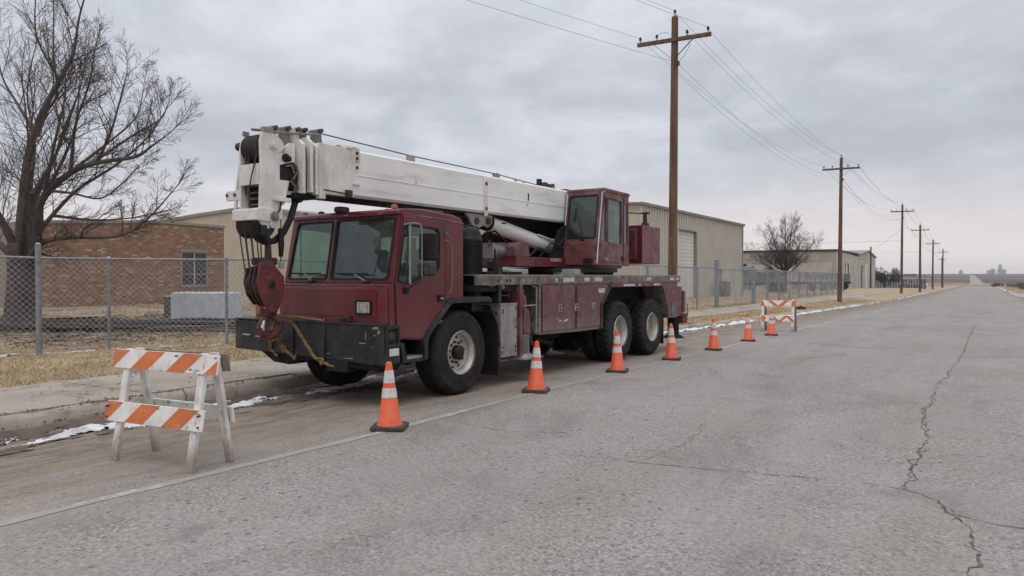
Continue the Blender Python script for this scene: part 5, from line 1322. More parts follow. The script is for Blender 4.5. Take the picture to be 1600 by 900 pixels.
# ---- deck
add(MB().box(-2.42,-.012,.58,8.27,1.636,1.652), 'deck_plate', 'deck_top', 0)
dk = add(MB().box(-.05,.0,.57,8.28,1.495,1.634), 'deck_rail', 'deck_rail', .006)
add(MB().box(-2.43,-2.38,.57,8.28,1.495,1.634), 'deck_rail', 'deck_rail', .006); add(MB().box(-2.38,-.05,8.22,8.28,1.495,1.632), 'deck_rail', 'deck_rail', .006)
for u in (1.7, 2.28, 4.7, 6.2): add(MB().box(-.06,.008,u-.03,u+.03,1.49,1.632), 'rail_joint', 'deck_rail', .004, dk)
for u0, u1, m_, w0, w1 in ((2.36,2.46,'orange_refl',1.535,1.60),(2.62,2.72,'red_refl',1.53,1.59),(2.74,2.80,'white_refl',1.53,1.60),(3.0,3.36,'white_refl',1.53,1.605),(3.50,3.64,'red_refl',1.535,1.60),(3.73,3.93,'white_refl',1.535,1.605),(4.12,4.42,'white_refl',1.54,1.605),(5.0,5.2,'red_refl',1.54,1.60),(5.6,5.8,'red_refl',1.54,1.60),(6.42,6.62,'white_refl',1.54,1.605),(7.1,7.25,'red_refl',1.54,1.60),(7.65,7.92,'white_refl',1.54,1.60),(8.02,8.2,'white_refl',1.545,1.60)):
    add(MB().box(.001,.005,u0,u1,w0,w1), 'reflector', m_, 0, dk)
for u in (1.33, 1.42, 1.1): add(MB().cyl((-.002,u,1.565),(.004,u,1.565),.022,n=10), 'rail_hole', 'black_hole', 0, dk)
# under-deck dark structure
add(MB().box(-1.9,-.62,1.1,8.0,1.12,1.49), 'sub_frame', 'under', 0)
add(MB().box(-.62,-.06,.60,1.66,1.40,1.49), 'cross_member', 'under', .01)
add(MB().box(-.10,-.02,1.14,1.22,1.24,1.75), 'ladder_post', 'black_steel', .006); 
for zz_ in (1.34,1.46): add(MB().bar((-.06,1.2,zz_),(-.06,1.45,zz_),.015,.015), 'ladder_rung', 'black_steel', 0)
add(MB().tube([(-.06,1.46,1.3),(-.06,1.45,1.5)], .012, 6), 'ladder_rail', 'black_steel', 0)
add(MB().tube([(-.05,.75,1.55),(-.04,1.0,1.50),(-.03,1.15,1.56),(-.05,1.3,1.45)], .03, 7), 'loose_hose', 'toolbox', 0)
# things on the front of the deck
add(MB().box(-.9,-.3,1.2,2.2,1.653,1.70), 'deck_plank', 'under', .01); add(MB().bar((-.6,.95,1.80),(-.5,1.75,1.76),.04,.04), 'deck_bar', 'under', .005)
add(MB().box(-.58,-.42,1.62,1.82,1.70,1.86).cyl((-.5,1.72,1.86),(-.5,1.72,2.06),.03,.012,8), 'deck_jack', 'under', .008)
add(MB().box(-.8,-.5,2.1,2.7,1.653,1.75), 'deck_wedge', 'pale_equip', .02); add(MB().box(-2.3,-1.2,.75,1.6,1.653,1.85), 'deck_box', 'under', .03)
# ---- tool box behind the front wheel
tb = add(MB().box(-.42,.0,1.17,1.60,.42,1.215), 'tool_box', 'toolbox', .008)
add(MB().box(-.012,.008,1.165,1.605,1.195,1.225).box(-.4,.0,1.16,1.175,1.195,1.225), 'box_lid', 'toolbox', .004, tb)
for u, w_ in ((1.20,.50),(1.215,.57),(1.55,.50),(1.555,.56),(1.22,1.12),(1.225,1.08),(1.55,.86),(1.56,1.14)): add(MB().box(-.002,.007,u-.014,u+.014,w_-.016,w_+.016), 'rivet_plate', 'rust', .002, tb)
add(MB().cyl((-.07,1.17,1.09),(-.07,1.145,1.09),.022,n=10), 'lock', 'chrome', 0, tb)
# ---- front outrigger
og = add(MB().box(-.55,.0,1.655,1.735,.72,1.49), 'outrigger_plate', 'faded_maroon', .006)
add(MB().box(-.03,.02,1.66,1.725,.40,1.49), 'outrigger_post', 'faded_maroon', .006, og)
add(MB().box(-.6,-.55,1.2,2.25,.72,1.49), 'outrigger_back', 'under', 0, og)
add(MB().cyl((-.14,1.93,.86),(-.14,1.93,1.28),.085,n=18).cyl((-.14,1.93,1.28),(-.14,1.93,1.34),.085,.05,18).cyl((-.14,1.93,1.34),(-.14,1.93,1.42),.045,n=14), 'outrigger_cylinder', 'faded_maroon', .004, og)
add(MB().prism([(1.84,.72),(2.04,.72),(2.04,1.0),(1.98,1.12),(1.88,1.12),(1.84,1.0)], 'x', -.10, -.035), 'outrigger_sleeve', 'faded_maroon', .02, og)
add(MB().cyl((-.14,1.93,.42),(-.14,1.93,.72),.13,n=18), 'outrigger_leg', 'grey_steel', .004, og); add(MB().cyl((-.14,1.93,.36),(-.14,1.93,.42),.20,.15,20).box(-.35,.1,1.68,2.2,.345,.36), 'outrigger_pad', 'toolbox', .004, og)
add(MB().tube([(-.02,1.78,1.17),(.0,1.95,1.17),(-.02,2.16,1.17)], .012, 6), 'guard_bar', 'toolbox', 0, og)
add(MB().tube([(-.02,2.17,.72),(-.01,2.17,1.45),(-.05,2.10,1.48)], .014, 6), 'guard_bar', 'toolbox', 0, og)
add(MB().tube([(-.06,1.82,.9),(.0,1.80,1.0),(-.02,1.86,1.08)], .014, 6), 'hydraulic_hose', 'faded_maroon', 0, og)
# ---- side compartments
bx = add(MB().prism([(2.27,.69),(2.27,1.492),(4.80,1.492),(4.40,1.10),(4.40,.665),(3.5,.665)], 'x', -.58, -.006), 'side_compartment', 'box_maroon', .008)
add(MB().box(-.58,.002,2.24,2.285,.69,1.494), 'corner_post', 'deck_rail', .006, bx)
D1 = [(2.33,.735),(3.39,.735),(3.39,1.455),(2.33,1.455)]; D2 = [(3.47,.735),(4.33,.735),(4.33,1.10),(4.66,1.43),(4.66,1.455),(3.47,1.455)]
for D in (D1, D2):
    d = add(MB().panel(D, [], lambda a,b_,dd: (.010-dd,a,b_), .018), 'compartment_door', 'box_maroon', .005, bx)
    us = [p[0] for p in D]
for u in (2.87, 3.425, 4.07):
    lt = add(MB().box(.008,.020,u-.055,u+.055,1.03,1.16), 'latch_plate', 'toolbox', .006, bx)
    for zz_ in (1.065,1.12): add(MB().cyl((.019,u,zz_),(.024,u,zz_),.021,n=10), 'latch_hole', 'black_hole', 0, bx)
add(MB().box(.008,.014,4.26,4.50,1.325,1.405), 'badge', 'white_refl', .003, bx)
for u in (2.31, 3.43): add(MB().box(.0,.004,u-.008,u+.008,.72,1.47), 'panel_gap', 'black_hole', 0, bx)
# scraped paint marks on the first door
for q in ((2.83,.87,.10,.03),(2.98,.86,.16,.045),(2.80,.905,.05,.012)): add(MB().prism([(q[0],q[1]),(q[0]+q[2],q[1]+q[3]*.5),(q[0]+q[2]*.9,q[1]+q[3]),(q[0]+q[2]*.3,q[1]+q[3]*.6)], 'x', .010, .0125), 'paint_scrape', 'placard', 0, bx)
# left-hand side of the carrier
add(MB().box(-2.43,-1.9,2.3,4.5,.69,1.49), 'side_compartment', 'box_maroon', .01); add(MB().box(-2.43,-2.38,4.5,8.0,1.40,1.49), 'arch_panel', 'box_maroon', .01); add(MB().box(-2.43,-1.9,7.5,8.05,.71,1.49), 'tail_panel', 'box_maroon', .01)
# ---- rear wheel arch, tail, rear outrigger
ar = add(MB().strip([(4.40,.665),(4.40,1.10),(4.82,1.490)], -.45, .03, -.07), 'arch_trim', 'black_steel', .006)
add(MB().box(-.06,.004,4.80,7.27,1.42,1.492), 'arch_panel', 'faded_maroon', .005)
for u0, u1, m_ in ((5.32,5.82,'white_refl'),(6.02,6.10,'white_refl'),(6.30,6.45,'red_refl'),(6.76,7.06,'white_refl')): add(MB().box(.004,.008,u0,u1,1.435,1.478), 'reflector', m_, 0)
add(MB().strip([(7.22,1.46),(7.50,1.05),(7.56,.80)], -.5, .012, -.035), 'arch_trim', 'deck_rail', .005)
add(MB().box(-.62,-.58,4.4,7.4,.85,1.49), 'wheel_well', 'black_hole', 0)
tl = add(MB().prism([(7.28,1.492),(8.07,1.492),(8.07,.71),(7.60,.71),(7.55,1.03)], 'x', -.5, -.004), 'tail_panel', 'faded_maroon', .008)
add(MB().box(-.3,.006,7.75,8.06,.71,1.02), 'tail_step', 'deck_rail', .006)
add(MB().box(-.48,-.02,7.34,7.37,.17,.75), 'mudflap', 'rubber', .004)
ro = add(MB().box(-.40,-.03,8.12,8.48,.72,1.40), 'outrigger_box', 'faded_maroon', .012)
add(MB().box(-.2,-.0,8.48,8.62,.80,1.30), 'outrigger_cover', 'maroon', .02, ro); add(MB().box(-.16,.02,8.40,8.68,.55,.78), 'outrigger_sleeve', 'hook_red', .02, ro)
add(MB().cyl((-.2,8.36,.28),(-.2,8.36,.72),.13,n=18), 'outrigger_leg', 'under', .004, ro); add(MB().cyl((-.2,8.36,.22),(-.2,8.36,.29),.26,.16,20), 'outrigger_pad', 'under', .004, ro)
add(MB().tube([(-.05,8.5,1.0),(.0,8.72,.98),(.0,8.74,.7)], .014, 6), 'guard_bar', 'grey_steel', 0, ro)
add(MB().box(-2.3,-.5,8.1,8.3,.7,1.45), 'tail_beam', 'under', .01)

# ---- superstructure
add(MB().lathe([(0,1.655),(1.02,1.655),(1.02,1.70),(1.10,1.705),(1.10,1.78),(.98,1.79),(0,1.79)], (-1.22,5.05,0), (0,0,1), 48), 'turntable_ring', 'black_hole', .0)
add(MB().box(-.9,-.4,4.1,4.5,1.655,1.76), 'swing_guard', 'pale_equip', .01)
sf = add(MB().box(-1.75,-.80,2.78,6.85,1.80,1.97), 'slew_frame', 'maroon', .012)
add(MB().prism([(2.80,1.97),(2.80,2.26),(2.86,2.30),(3.5,2.62),(5.4,3.05),(6.4,3.02),(6.6,1.97)], 'x', -1.74, -1.69), 'frame_plate', 'block_shaded', .008, sf)  # far plate in the darker red, shade under the boom painted in
add(MB().prism([(2.78,1.97),(2.78,2.14),(2.95,2.22),(3.2,2.16),(3.25,1.97)], 'x', -1.70, -.82), 'frame_nose', 'box_maroon', .012, sf)
add(MB().prism([(4.05,1.97),(4.35,2.5),(4.75,2.68),(5.8,3.05),(6.5,2.9),(6.7,1.97)], 'x', -.91, -.87), 'frame_plate', 'under', .006, sf)
add(MB().prism([(3.35,1.97),(3.6,2.66),(5.2,2.66),(5.2,1.97)], 'x', -1.67, -1.63), 'shade_plate', 'black_hole', .004, sf)  # added black sheet standing in for the shade behind the lift cylinder
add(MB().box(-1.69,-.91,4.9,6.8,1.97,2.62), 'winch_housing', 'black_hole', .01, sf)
add(MB().cyl((-1.66,5.6,2.9),(-.92,5.6,2.9),.26,n=24), 'winch_drum', 'dark_sheave', .0, sf)
add(MB().tube([(-.86,3.3,1.99),(-.84,3.55,2.15),(-.84,3.9,2.06),(-.85,4.3,2.2),(-.86,4.5,2.35)], .02, 6), 'hydraulic_hose', 'rubber', 0, sf)
add(MB().tube([(-.86,3.6,1.98),(-.83,4.0,2.25),(-.84,4.45,2.15)], .016, 6), 'hydraulic_hose', 'rubber', 0, sf)
add(MB().box(-.86,-.79,3.35,3.5,1.84,1.92), 'frame_lug', 'rust', .01, sf); add(MB().box(-.84,-.795,3.9,4.3,1.90,1.96), 'worn_patch', 'toolbox', .004, sf)
sm2 = add(MB().cyl((-1.1,2.55,2.06),(-1.1,2.80,2.06),.10,n=18).cyl((-1.1,2.40,2.06),(-1.1,2.55,2.06),.14,.12,18).box(-1.22,-.98,2.34,2.42,1.93,2.19), 'swing_motor', 'grey_steel', .01, sf)
add(MB().tube([(-1.15,2.4,2.2),(-1.1,2.35,2.36),(-1.05,2.5,2.40),(-1.0,2.8,2.2)], .018, 6), 'hydraulic_hose', 'rubber', 0, sf); add(MB().tube([(-1.05,2.35,2.15),(-.95,2.2,2.22),(-.9,2.1,2.12)], .014, 6), 'hydraulic_hose', 'rust', 0, sf)
add(MB().tube([(-1.1,2.45,1.95),(-1.08,2.42,1.80),(-1.08,2.42,1.66)], .022, 6), 'drain_pipe', 'grey_steel', 0, sf)
# operator's cab
oc = add(MB().panel([(4.49,1.83),(5.89,1.83),(5.865,3.235),(4.715,3.25)], [[(4.625,2.315),(4.885,2.285),(4.885,3.11),(4.775,3.115)],[(4.945,2.28),(5.53,2.26),(5.53,3.09),(4.945,3.115)],[(5.66,2.265),(5.82,2.26),(5.815,3.06),(5.66,3.075)]], lambda a,b_,d: (-.15-d,a,b_), .035), 'operator_cab', 'faded_maroon', .006)
add(MB().panel([(4.49,1.83),(5.89,1.83),(5.865,3.235),(4.715,3.25)], [[(4.70,2.3),(5.7,2.3),(5.7,3.1),(4.80,3.1)]], lambda a,b_,d: (-.86-d,a,b_), .035), 'side_panel', 'faded_maroon', .006, oc)
oF = Vector((0,.22,1.41)); oL = oF.length; of = oF/oL; on_ = Vector((0,-1.41,.22)).normalized()
def OF(a, b_, d): return tuple(Vector((a,4.487,1.835))+of*b_-on_*d)
OW = rr(-.835,-.225,.52,1.345,.05)
add(MB().panel([(-.895,0),(-.15,0),(-.15,oL),(-.895,oL)], [OW], OF, .035), 'front_panel', 'faded_maroon', .006, oc)
add(MB().panel(inset(OW,1.03), [inset(OW,.95)], lambda a,b_,d: OF(a,b_,-.008+d), .025), 'rubber_seal', 'rubber', .003, oc)
add(MB().panel(inset(OW,.98), [], lambda a,b_,d: OF(a,b_,.01+d), .005), 'windshield', 'cabglass', 0, oc, smooth=0)
add(MB().box(-.86,-.20,4.475,4.50,1.84,2.28), 'lower_front', 'faded_maroon', .01, oc)
add(MB().panel([(4.60,2.27),(5.84,2.24),(5.835,3.09),(4.75,3.13)], [], lambda a,b_,d: (-.168-d,a,b_), .004), 'side_window', 'cabglass', 0, oc, smooth=0)
add(MB().panel([(4.70,2.3),(5.7,2.3),(5.7,3.1),(4.80,3.1)], [], lambda a,b_,d: (-.88-d,a,b_), .004), 'side_window', 'cabglass', 0, oc, smooth=0)
ODR = [(4.60,2.26),(4.56,1.93),(4.60,1.905),(5.56,1.90),(5.585,1.93),(5.585,3.15),(4.80,3.18),(4.775,3.16)]
add(MB().panel(ODR, [[(4.625,2.315),(4.885,2.285),(4.885,3.11),(4.775,3.115)],[(4.945,2.28),(5.53,2.26),(5.53,3.09),(4.945,3.115)]], lambda a,b_,d: (-.138-d,a,b_), .02), 'cab_door', 'faded_maroon', .005, oc)
add(MB().box(-.139,-.132,4.905,4.925,2.29,3.11), 'window_divider', 'rubber', .002, oc)
add(MB().box(-.152,-.143,5.60,5.64,1.90,3.17), 'door_gap', 'black_hole', 0, oc)
add(MB().panel([(-.895,1.83),(-.15,1.83),(-.15,3.24),(-.895,3.24)], [[(-.8,2.3),(-.25,2.3),(-.25,3.1),(-.8,3.1)]], lambda a,b_,d: (a,5.86-d,b_), .03), 'rear_wall', 'faded_maroon', .004, oc)
add(MB().box(-.8,-.25,5.838,5.842,2.3,3.1), 'rear_window', 'cabglass', 0, oc)
add(MB().prism([(4.70,3.235),(4.705,3.285),(4.76,3.30),(5.85,3.285),(5.90,3.265),(5.89,3.225)], 'x', -.91, -.135), 'roof', 'faded_maroon', .012, oc)
add(MB().box(-.87,-.17,4.6,5.85,1.84,1.90), 'cab_floor', 'interior', 0, oc)
add(MB().box(-.70,-.32,5.15,5.55,1.9,2.35), 'seat', 'seat', .04, oc); add(MB().box(-.70,-.32,5.5,5.62,2.3,2.95), 'seat_back', 'seat', .04, oc)
for vx in (-.145, -.893): add(MB().tube([(vx,4.487,1.87),(vx,4.555,2.3),(vx,4.705,3.21),(vx+.0,4.80,3.235)], .011, 6), 'edge_trim', 'placard', 0, oc)
add(MB().tube([OF(-.50,.52,-.02),OF(-.62,.95,-.02)], .008, 5), 'wiper_arm', 'rubber', 0, oc); add(MB().bar(OF(-.70,.85,-.02),OF(-.665,1.12,-.02),.012,.02), 'wiper_blade', 'rubber', 0, oc)
add(MB().cyl(OF(-.5,.50,.0),OF(-.5,.50,-.05),.04,n=10), 'wiper_motor', 'rubber', 0, oc)
add(MB().box(-.40,-.22,4.40,4.48,1.88,1.97), 'work_light', 'rubber', .015, oc)
add(MB().cyl((-.137,4.62,2.22),(-.13,4.62,2.22),.02,n=8), 'door_stop', 'rubber', 0, oc); add(MB().box(-.137,-.12,5.50,5.57,1.93,2.02), 'door_latch', 'rubber', .005, oc)
add(MB().prism([(4.80,1.99),(4.90,1.96),(4.93,1.93),(4.82,1.97)], 'x', -.138, -.1365), 'paint_scrape', 'placard', 0, oc)
add(MB().tube([(-.4,5.9,3.05),(-.4,6.1,3.05),(-.4,6.12,3.22),(-.4,5.98,3.22),(-.4,5.98,3.0)], .011, 5), 'lamp_bracket', 'rust', 0, oc); add(MB().tube([(-.4,5.9,2.88),(-.4,6.06,2.9),(-.4,6.06,2.84)], .012, 5), 'lamp_bracket', 'rust', 0, oc)
# counterweight / engine box
cw = add(MB().box(-2.2,-.30,6.86,7.335,1.905,2.72), 'counterweight', 'maroon', .008)
add(MB().box(-2.2,-.30,7.345,7.82,1.90,2.71), 'counterweight_block', 'faded_maroon', .008, cw)
add(MB().box(-2.0,-.42,6.845,6.862,1.99,2.66), 'radiator_panel', 'box_maroon', .004, cw)
for i in range(14): add(MB().box(-1.96,-.46,6.828,6.846,2.03+i*.044,2.045+i*.044), 'louvre', 'box_maroon', 0, cw)
add(MB().box(-.55,-.42,7.35,7.5,2.72,2.80).prism([(-.53,2.80),(-.44,2.80),(-.46,3.02),(-.51,3.02)], 'y', 7.38, 7.46).box(-.56,-.40,7.36,7.50,3.0,3.04), 'lifting_post', 'rust', .006, cw)
add(MB().tube([(-.48,5.95,2.93),(-.48,6.9,2.985),(-.48,7.4,3.0)], .014, 6), 'hand_rail', 'rust', 0, cw)
add(MB().tube([(-.6,6.2,2.1),(-.5,6.3,2.78),(-.55,6.6,2.74)], .03, 6), 'hydraulic_hose', 'rubber', 0, cw)
add(MB().box(-1.7,-.8,6.6,6.9,1.8,2.3), 'counterweight_arm', 'maroon', .01, cw)
# ---- boom
bo = add(MB().prism([(-1.55,2.70),(-1.52,2.665),(-.98,2.665),(-.95,2.70),(-.95,3.27),(-.98,3.295),(-1.52,3.295),(-1.55,3.27)], 'y', -1.46, 5.75), 'boom', 'white_boom', .006)
add(MB().box(-1.50,-1.0,-1.44,5.7,2.648,2.664), 'underside_strip', 'under', .003, bo)  # dark sheet along the underside of the boom
add(MB().box(-.951,-.944,-.80,5.2,2.955,2.968), 'weld_seam', 'white_boom', .002, bo)
add(MB().box(-.952,-.940,-1.46,-.86,2.67,3.30), 'front_plate', 'white_grimy', .004, bo)
# angled collar bracket
add(MB().box(-.948,-.925,-.90,-.86,2.83,3.32), 'collar_bracket', 'white_grimy', .004, bo); add(MB().box(-.948,-.930,-.86,-.76,3.14,3.32), 'collar_bracket', 'white_grimy', .004, bo); add(MB().box(-.948,-.930,-.86,-.76,2.83,2.86), 'collar_foot', 'white_grimy', .004, bo)
add(MB().box(-1.57,-.925,-1.0,-.80,3.292,3.33), 'collar_cap', 'white_grimy', .005, bo)
for z_ in (3.25,3.18,3.06): add(MB().cyl((-.926,-.82,z_-.0),(-.918,-.82,z_),.022,n=10), 'bolt', 'rust', 0, bo)
add(MB().box(-.950,-.935,.36,.39,2.98,3.12), 'guide_clip', 'white_grimy', .003, bo); add(MB().box(-.95,-.942,-1.05,-1.03,2.78,3.10), 'guide_clip', 'white_grimy', .002, bo)
add(MB().tube([(-.93,-1.4,2.72),(-.93,-1.0,2.70),(-.93,-.9,2.70)], .008, 5), 'sensor_cable', 'rubber', 0, bo)
add(MB().box(-.95,-.90,-1.02,-.92,2.66,2.75), 'guide_roller', 'rust', .01, bo); add(MB().box(-1.0,-.93,-1.46,-1.36,2.60,2.73), 'corner_block', 'white_grimy', .006, bo)
hb = add(MB().box(-.949,-.930,2.04,2.13,2.62,3.22), 'hanger_plate', 'white_grimy', .006, bo)
for z_ in (3.15,2.74): add(MB().cyl((-.93,2.085,z_),(-.924,2.085,z_),.03,n=12), 'pin_hole', 'rust', 0, bo)
add(MB().box(-.951,-.946,3.37,3.41,2.98,3.11).box(-.951,-.9465,3.345,3.36,2.88,2.93), 'paint_chip', 'black_hole', .002, bo)
# telescoping sections, each with its flanged front plate
for i, (u, gx, zl, zh) in enumerate(((-1.50,.34,2.64,3.30),(-1.585,.345,2.66,3.34),(-1.70,.335,2.64,3.30))):
    add(MB().prism([(-1.25-gx,zl),(-1.25+gx,zl),(-1.25+gx,zh-.06),(-1.25+gx-.08,zh),(-1.25-gx+.08,zh),(-1.25-gx,zh-.06)], 'y', u-.035, u+.012), 'section_collar', 'white_grimy', .006, bo)
    add(MB().box(-1.25+gx-.001,-1.25+gx+.016,u-.05,u-.03,zl+.06,zh-.16), 'collar_flange', 'white_grimy', .004, bo)
add(MB().box(-1.52,-.98,-1.70,-1.46,2.69,3.22), 'boom_section', 'under', .006, bo)
tipb = add(MB().box(-1.40,-1.05,-1.98,-1.66,2.62,3.05), 'boom_tip', 'white_grimy', .008, bo)
add(MB().prism([(-2.02,2.95),(-1.78,3.02),(-1.78,3.24),(-1.86,3.24),(-2.02,3.1)], 'x', -1.04, -1.0), 'gusset', 'white_grimy', .005, bo)
add(MB().box(-1.25,-1.04,-1.99,-1.76,2.66,3.08), 'reel_recess_shade', 'black_hole', .02, bo)  # solid black box, the shade of the recess put into its colour
add(MB().cyl((-1.10,-1.86,2.86),(-1.01,-1.86,2.86),.165,n=24), 'hose_reel', 'rubber', .01, bo)
add(MB().tube([(-1.0,-1.80,2.98),(-.985,-1.76,2.90),(-.985,-1.82,2.80),(-1.0,-1.74,2.70)], .018, 6), 'hydraulic_hose', 'dark_sheave', 0, bo)
add(MB().tube([(-1.0,-1.92,2.95),(-.99,-1.84,2.97),(-.99,-1.80,2.88)], .012, 6), 'hydraulic_hose', 'grey_steel', 0, bo)
add(MB().bar((-.99,-1.86,2.78),(-.98,-1.76,2.68),.03,.02), 'reel_arm', 'grey_steel', .003, bo)
# boom head: two cheek plates with sheaves
CH = [(-2.30,2.30),(-2.27,2.23),(-2.19,2.185),(-2.10,2.20),(-2.03,2.26),(-2.005,2.36),(-2.005,3.08),(-1.93,3.10),(-1.925,3.18),(-1.97,3.25),(-2.06,3.31),(-2.18,3.335),(-2.26,3.31),(-2.285,3.2),(-2.275,2.9)]
add(MB().prism(CH, 'x', -1.035, -1.0), 'head_plate', 'white_grimy', .008, bo); add(MB().prism([(-2.29,2.30),(-2.29,3.12),(-2.27,3.24),(-2.22,3.31),(-2.1,3.33),(-2.0,3.26),(-2.0,2.3)], 'x', -1.395, -1.365), 'head_plate', 'white_grimy', .008, bo)
add(MB().box(-1.365,-1.035,-2.295,-2.255,2.70,2.945), 'cross_plate', 'white_grimy', .006, bo)
add(MB().box(-1.365,-1.035,-2.06,-2.03,2.42,3.05), 'cross_plate', 'white_grimy', .006, bo)
add(MB().box(-1.365,-1.035,-2.16,-2.12,2.40,2.70), 'cross_plate', 'under', .006, bo)
for zz_ in (2.46,2.53,2.60): add(MB().box(-1.30,-1.05,-2.24,-2.2,zz_,zz_+.025), 'guard_rung', 'dark_sheave', .003, bo)
add(MB().prism([(-2.37,2.28),(-2.37,2.405),(-2.28,2.43),(-1.98,2.42),(-1.98,2.31),(-2.2,2.265)], 'x', -1.425, -.985), 'head_box', 'white_grimy', .008, bo)
sh = MB().lathe([(.04,-.02),(.155,-.024),(.165,-.020),(.135,-.004),(.135,.004),(.165,.020),(.155,.024),(.04,.02)], (0,0,0), (1,0,0), 32).mesh('sheave', MT['dark_sheave'], smooth=35)
for i in range(5): inst(sh, 'sheave', bo, (-1.315+i*.054, -2.15, 3.15), (0,0,0), (1,.98,.98))
for i in range(6): inst(sh, 'sheave', bo, (-1.36+i*.056, -2.19, 2.235), (0,0,0), (1,.95,.95))
add(MB().cyl((-1.45,-2.10,3.17),(-.985,-2.10,3.17),.055,n=16).cyl((-.985,-2.10,3.17),(-.96,-2.10,3.17),.035,n=6), 'sheave_pin', 'white_grimy', .004, bo); add(MB().cyl((-1.0,-2.10,2.335),(-.97,-2.10,2.335),.06,n=18).cyl((-.97,-2.10,2.335),(-.95,-2.10,2.335),.035,n=8), 'sheave_pin', 'grey_steel', .004, bo)
add(MB().cyl((-1.0,-2.13,2.235),(-.975,-2.13,2.235),.042,n=14), 'sheave_pin', 'chrome', .003, bo)
add(MB().cyl((-1.03,-1.93,3.05),(-.97,-1.93,3.05),.05,n=14).cyl((-.99,-1.90,3.04),(-.955,-1.89,3.04),.035,n=10), 'guide_roller', 'rubber', .004, bo)
add(MB().box(-1.0,-.965,-2.12,-1.92,2.52,2.56).box(-.99,-.95,-2.02,-1.88,2.515,2.565), 'rope_clamp', 'white_grimy', .005, bo); add(MB().tube([(-.985,-2.0,2.52),(-.98,-2.02,2.44),(-.98,-2.05,2.38)], .012, 5), 'chain', 'rust', 0, bo)
add(MB().prism([(-2.01,2.78),(-1.86,2.78),(-1.93,2.50),(-2.0,2.45)], 'x', -1.03, -1.005), 'gusset', 'white_grimy', .005, bo)
for (u, x, z0, z1, m_) in ((-1.97,-1.22,3.18,3.43,'toolbox'),(-1.79,-1.2,3.22,3.45,'toolbox'),(-1.64,-1.2,3.25,3.46,'white_grimy'),(-1.53,-1.2,3.28,3.47,'grey_steel'),(-1.28,-1.2,3.29,3.50,'grey_steel')):
    add(MB().prism([(u-.055,z0),(u+.055,z0),(u+.035,z1-.05),(u+.045,z1),(u-.045,z1),(u-.035,z1-.05)], 'x', x-.07, x+.07), 'rope_guide', m_, .008, bo)
    add(MB().cyl((x-.11,u,z1-.01),(x+.12,u,z1-.01),.028,n=10), 'guide_roller', 'dark_sheave', .003, bo)
add(MB().tube([(-1.2,-2.25,3.36),(-1.2,-1.98,3.385),(-1.2,-1.6,3.41),(-1.2,-1.25,3.46)], .017, 6), 'guide_rod', 'grey_steel', 0, bo); add(MB().tube([(-1.08,-2.2,3.34),(-1.08,-1.8,3.37),(-1.1,-1.3,3.44)], .014, 6), 'guide_rod', 'grey_steel', 0, bo)
add(MB().box(-1.06,-.99,-2.24,-2.10,3.32,3.38), 'head_lug', 'toolbox', .008, bo); add(MB().box(-1.40,-1.36,-2.24,-2.16,3.30,3.36), 'head_lug', 'toolbox', .008, bo)
add(MB().cyl((-1.53,-2.2,3.19),(-1.39,-2.2,3.19),.05,n=12), 'jib_pin', 'rust', .004, bo)
add(MB().box(-1.72,-1.39,-2.24,-2.19,2.545,2.66), 'jib_bracket', 'white_grimy', .006, bo); add(MB().tube([(-1.44,-2.2,3.15),(-1.54,-2.22,2.62),(-1.56,-2.22,2.36)], .022, 8), 'jib_strut', 'white_grimy', 0, bo)
for vx in (-1.69,-1.54): add(MB().cyl((vx,-2.24,2.61),(vx,-2.255,2.61),.018,n=10), 'bolt', 'rust', 0, bo)
# boom lines, hoses
add(MB().tube([(-1.2,-1.25,3.48),(-1.18,.5,3.42),(-1.18,2.7,3.40),(-1.2,5.3,3.30)], .009, 5), 'hoist_rope', 'wire_rope', 0, bo)
for u, h in ((.50,.12),(2.70,.11)): add(MB().box(-1.22,-1.12,u-.05,u+.05,3.295,3.30+h), 'rope_guide', 'toolbox', .01, bo)
add(MB().box(-1.2,-1.12,4.05,4.13,3.295,3.46), 'rope_guide', 'under', .008, bo); add(MB().prism([(4.2,3.295),(4.6,3.295),(4.55,3.42),(4.45,3.36),(4.25,3.42)], 'x', -1.3, -1.1), 'roller_cradle', 'rust', .008, bo); add(MB().box(-1.35,-1.1,5.0,5.5,3.295,3.36), 'roller_cradle', 'rust', .01, bo)
for u in (-1.12,-.95,3.0,4.3,3.25): add(MB().box(-1.0,-.97,u,u+.06,3.293,3.325), 'lifting_lug', 'toolbox', .005, bo)
add(MB().tube([(-1.08,-2.34,2.24),(-1.08,-2.33,2.14),(-1.08,-2.27,2.07),(-1.08,-2.16,2.03),(-1.08,-2.03,2.05),(-1.08,-1.90,2.15),(-1.08,-1.79,2.33),(-1.08,-1.70,2.58)], .040, 10), 'hydraulic_hose', 'rubber', 0, bo)
add(MB().tube([(-1.0,-2.24,2.22),(-.99,-2.25,2.12),(-1.0,-2.19,2.05)], .038, 10), 'hydraulic_hose', 'rubber', 0, bo)
add(MB().box(-1.2,-.98,-1.8,-1.5,2.58,2.65).cyl((-1.15,-1.70,2.58),(-1.0,-1.70,2.58),.05,n=12), 'hose_clamp', 'under', .008, bo)
add(MB().prism([(-2.02,2.2),(-1.96,2.2),(-1.95,2.0),(-1.97,1.86),(-2.01,1.86),(-2.02,2.0)], 'x', -1.03, -.99), 'rope_weight', 'under', .008, bo)
add(MB().tube([(-1.01,-1.99,2.5),(-1.01,-1.99,1.72)], .007, 5), 'pendant_rope', 'wire_rope', 0, bo); add(MB().tube([(-1.1,-2.08,2.2),(-1.1,-2.07,1.75)], .006, 5), 'pendant_rope', 'wire_rope', 0, bo)
add(MB().box(-1.03,-.98,-2.02,-1.96,1.72,1.80), 'pendant_clamp', 'pale_equip', .008, bo)
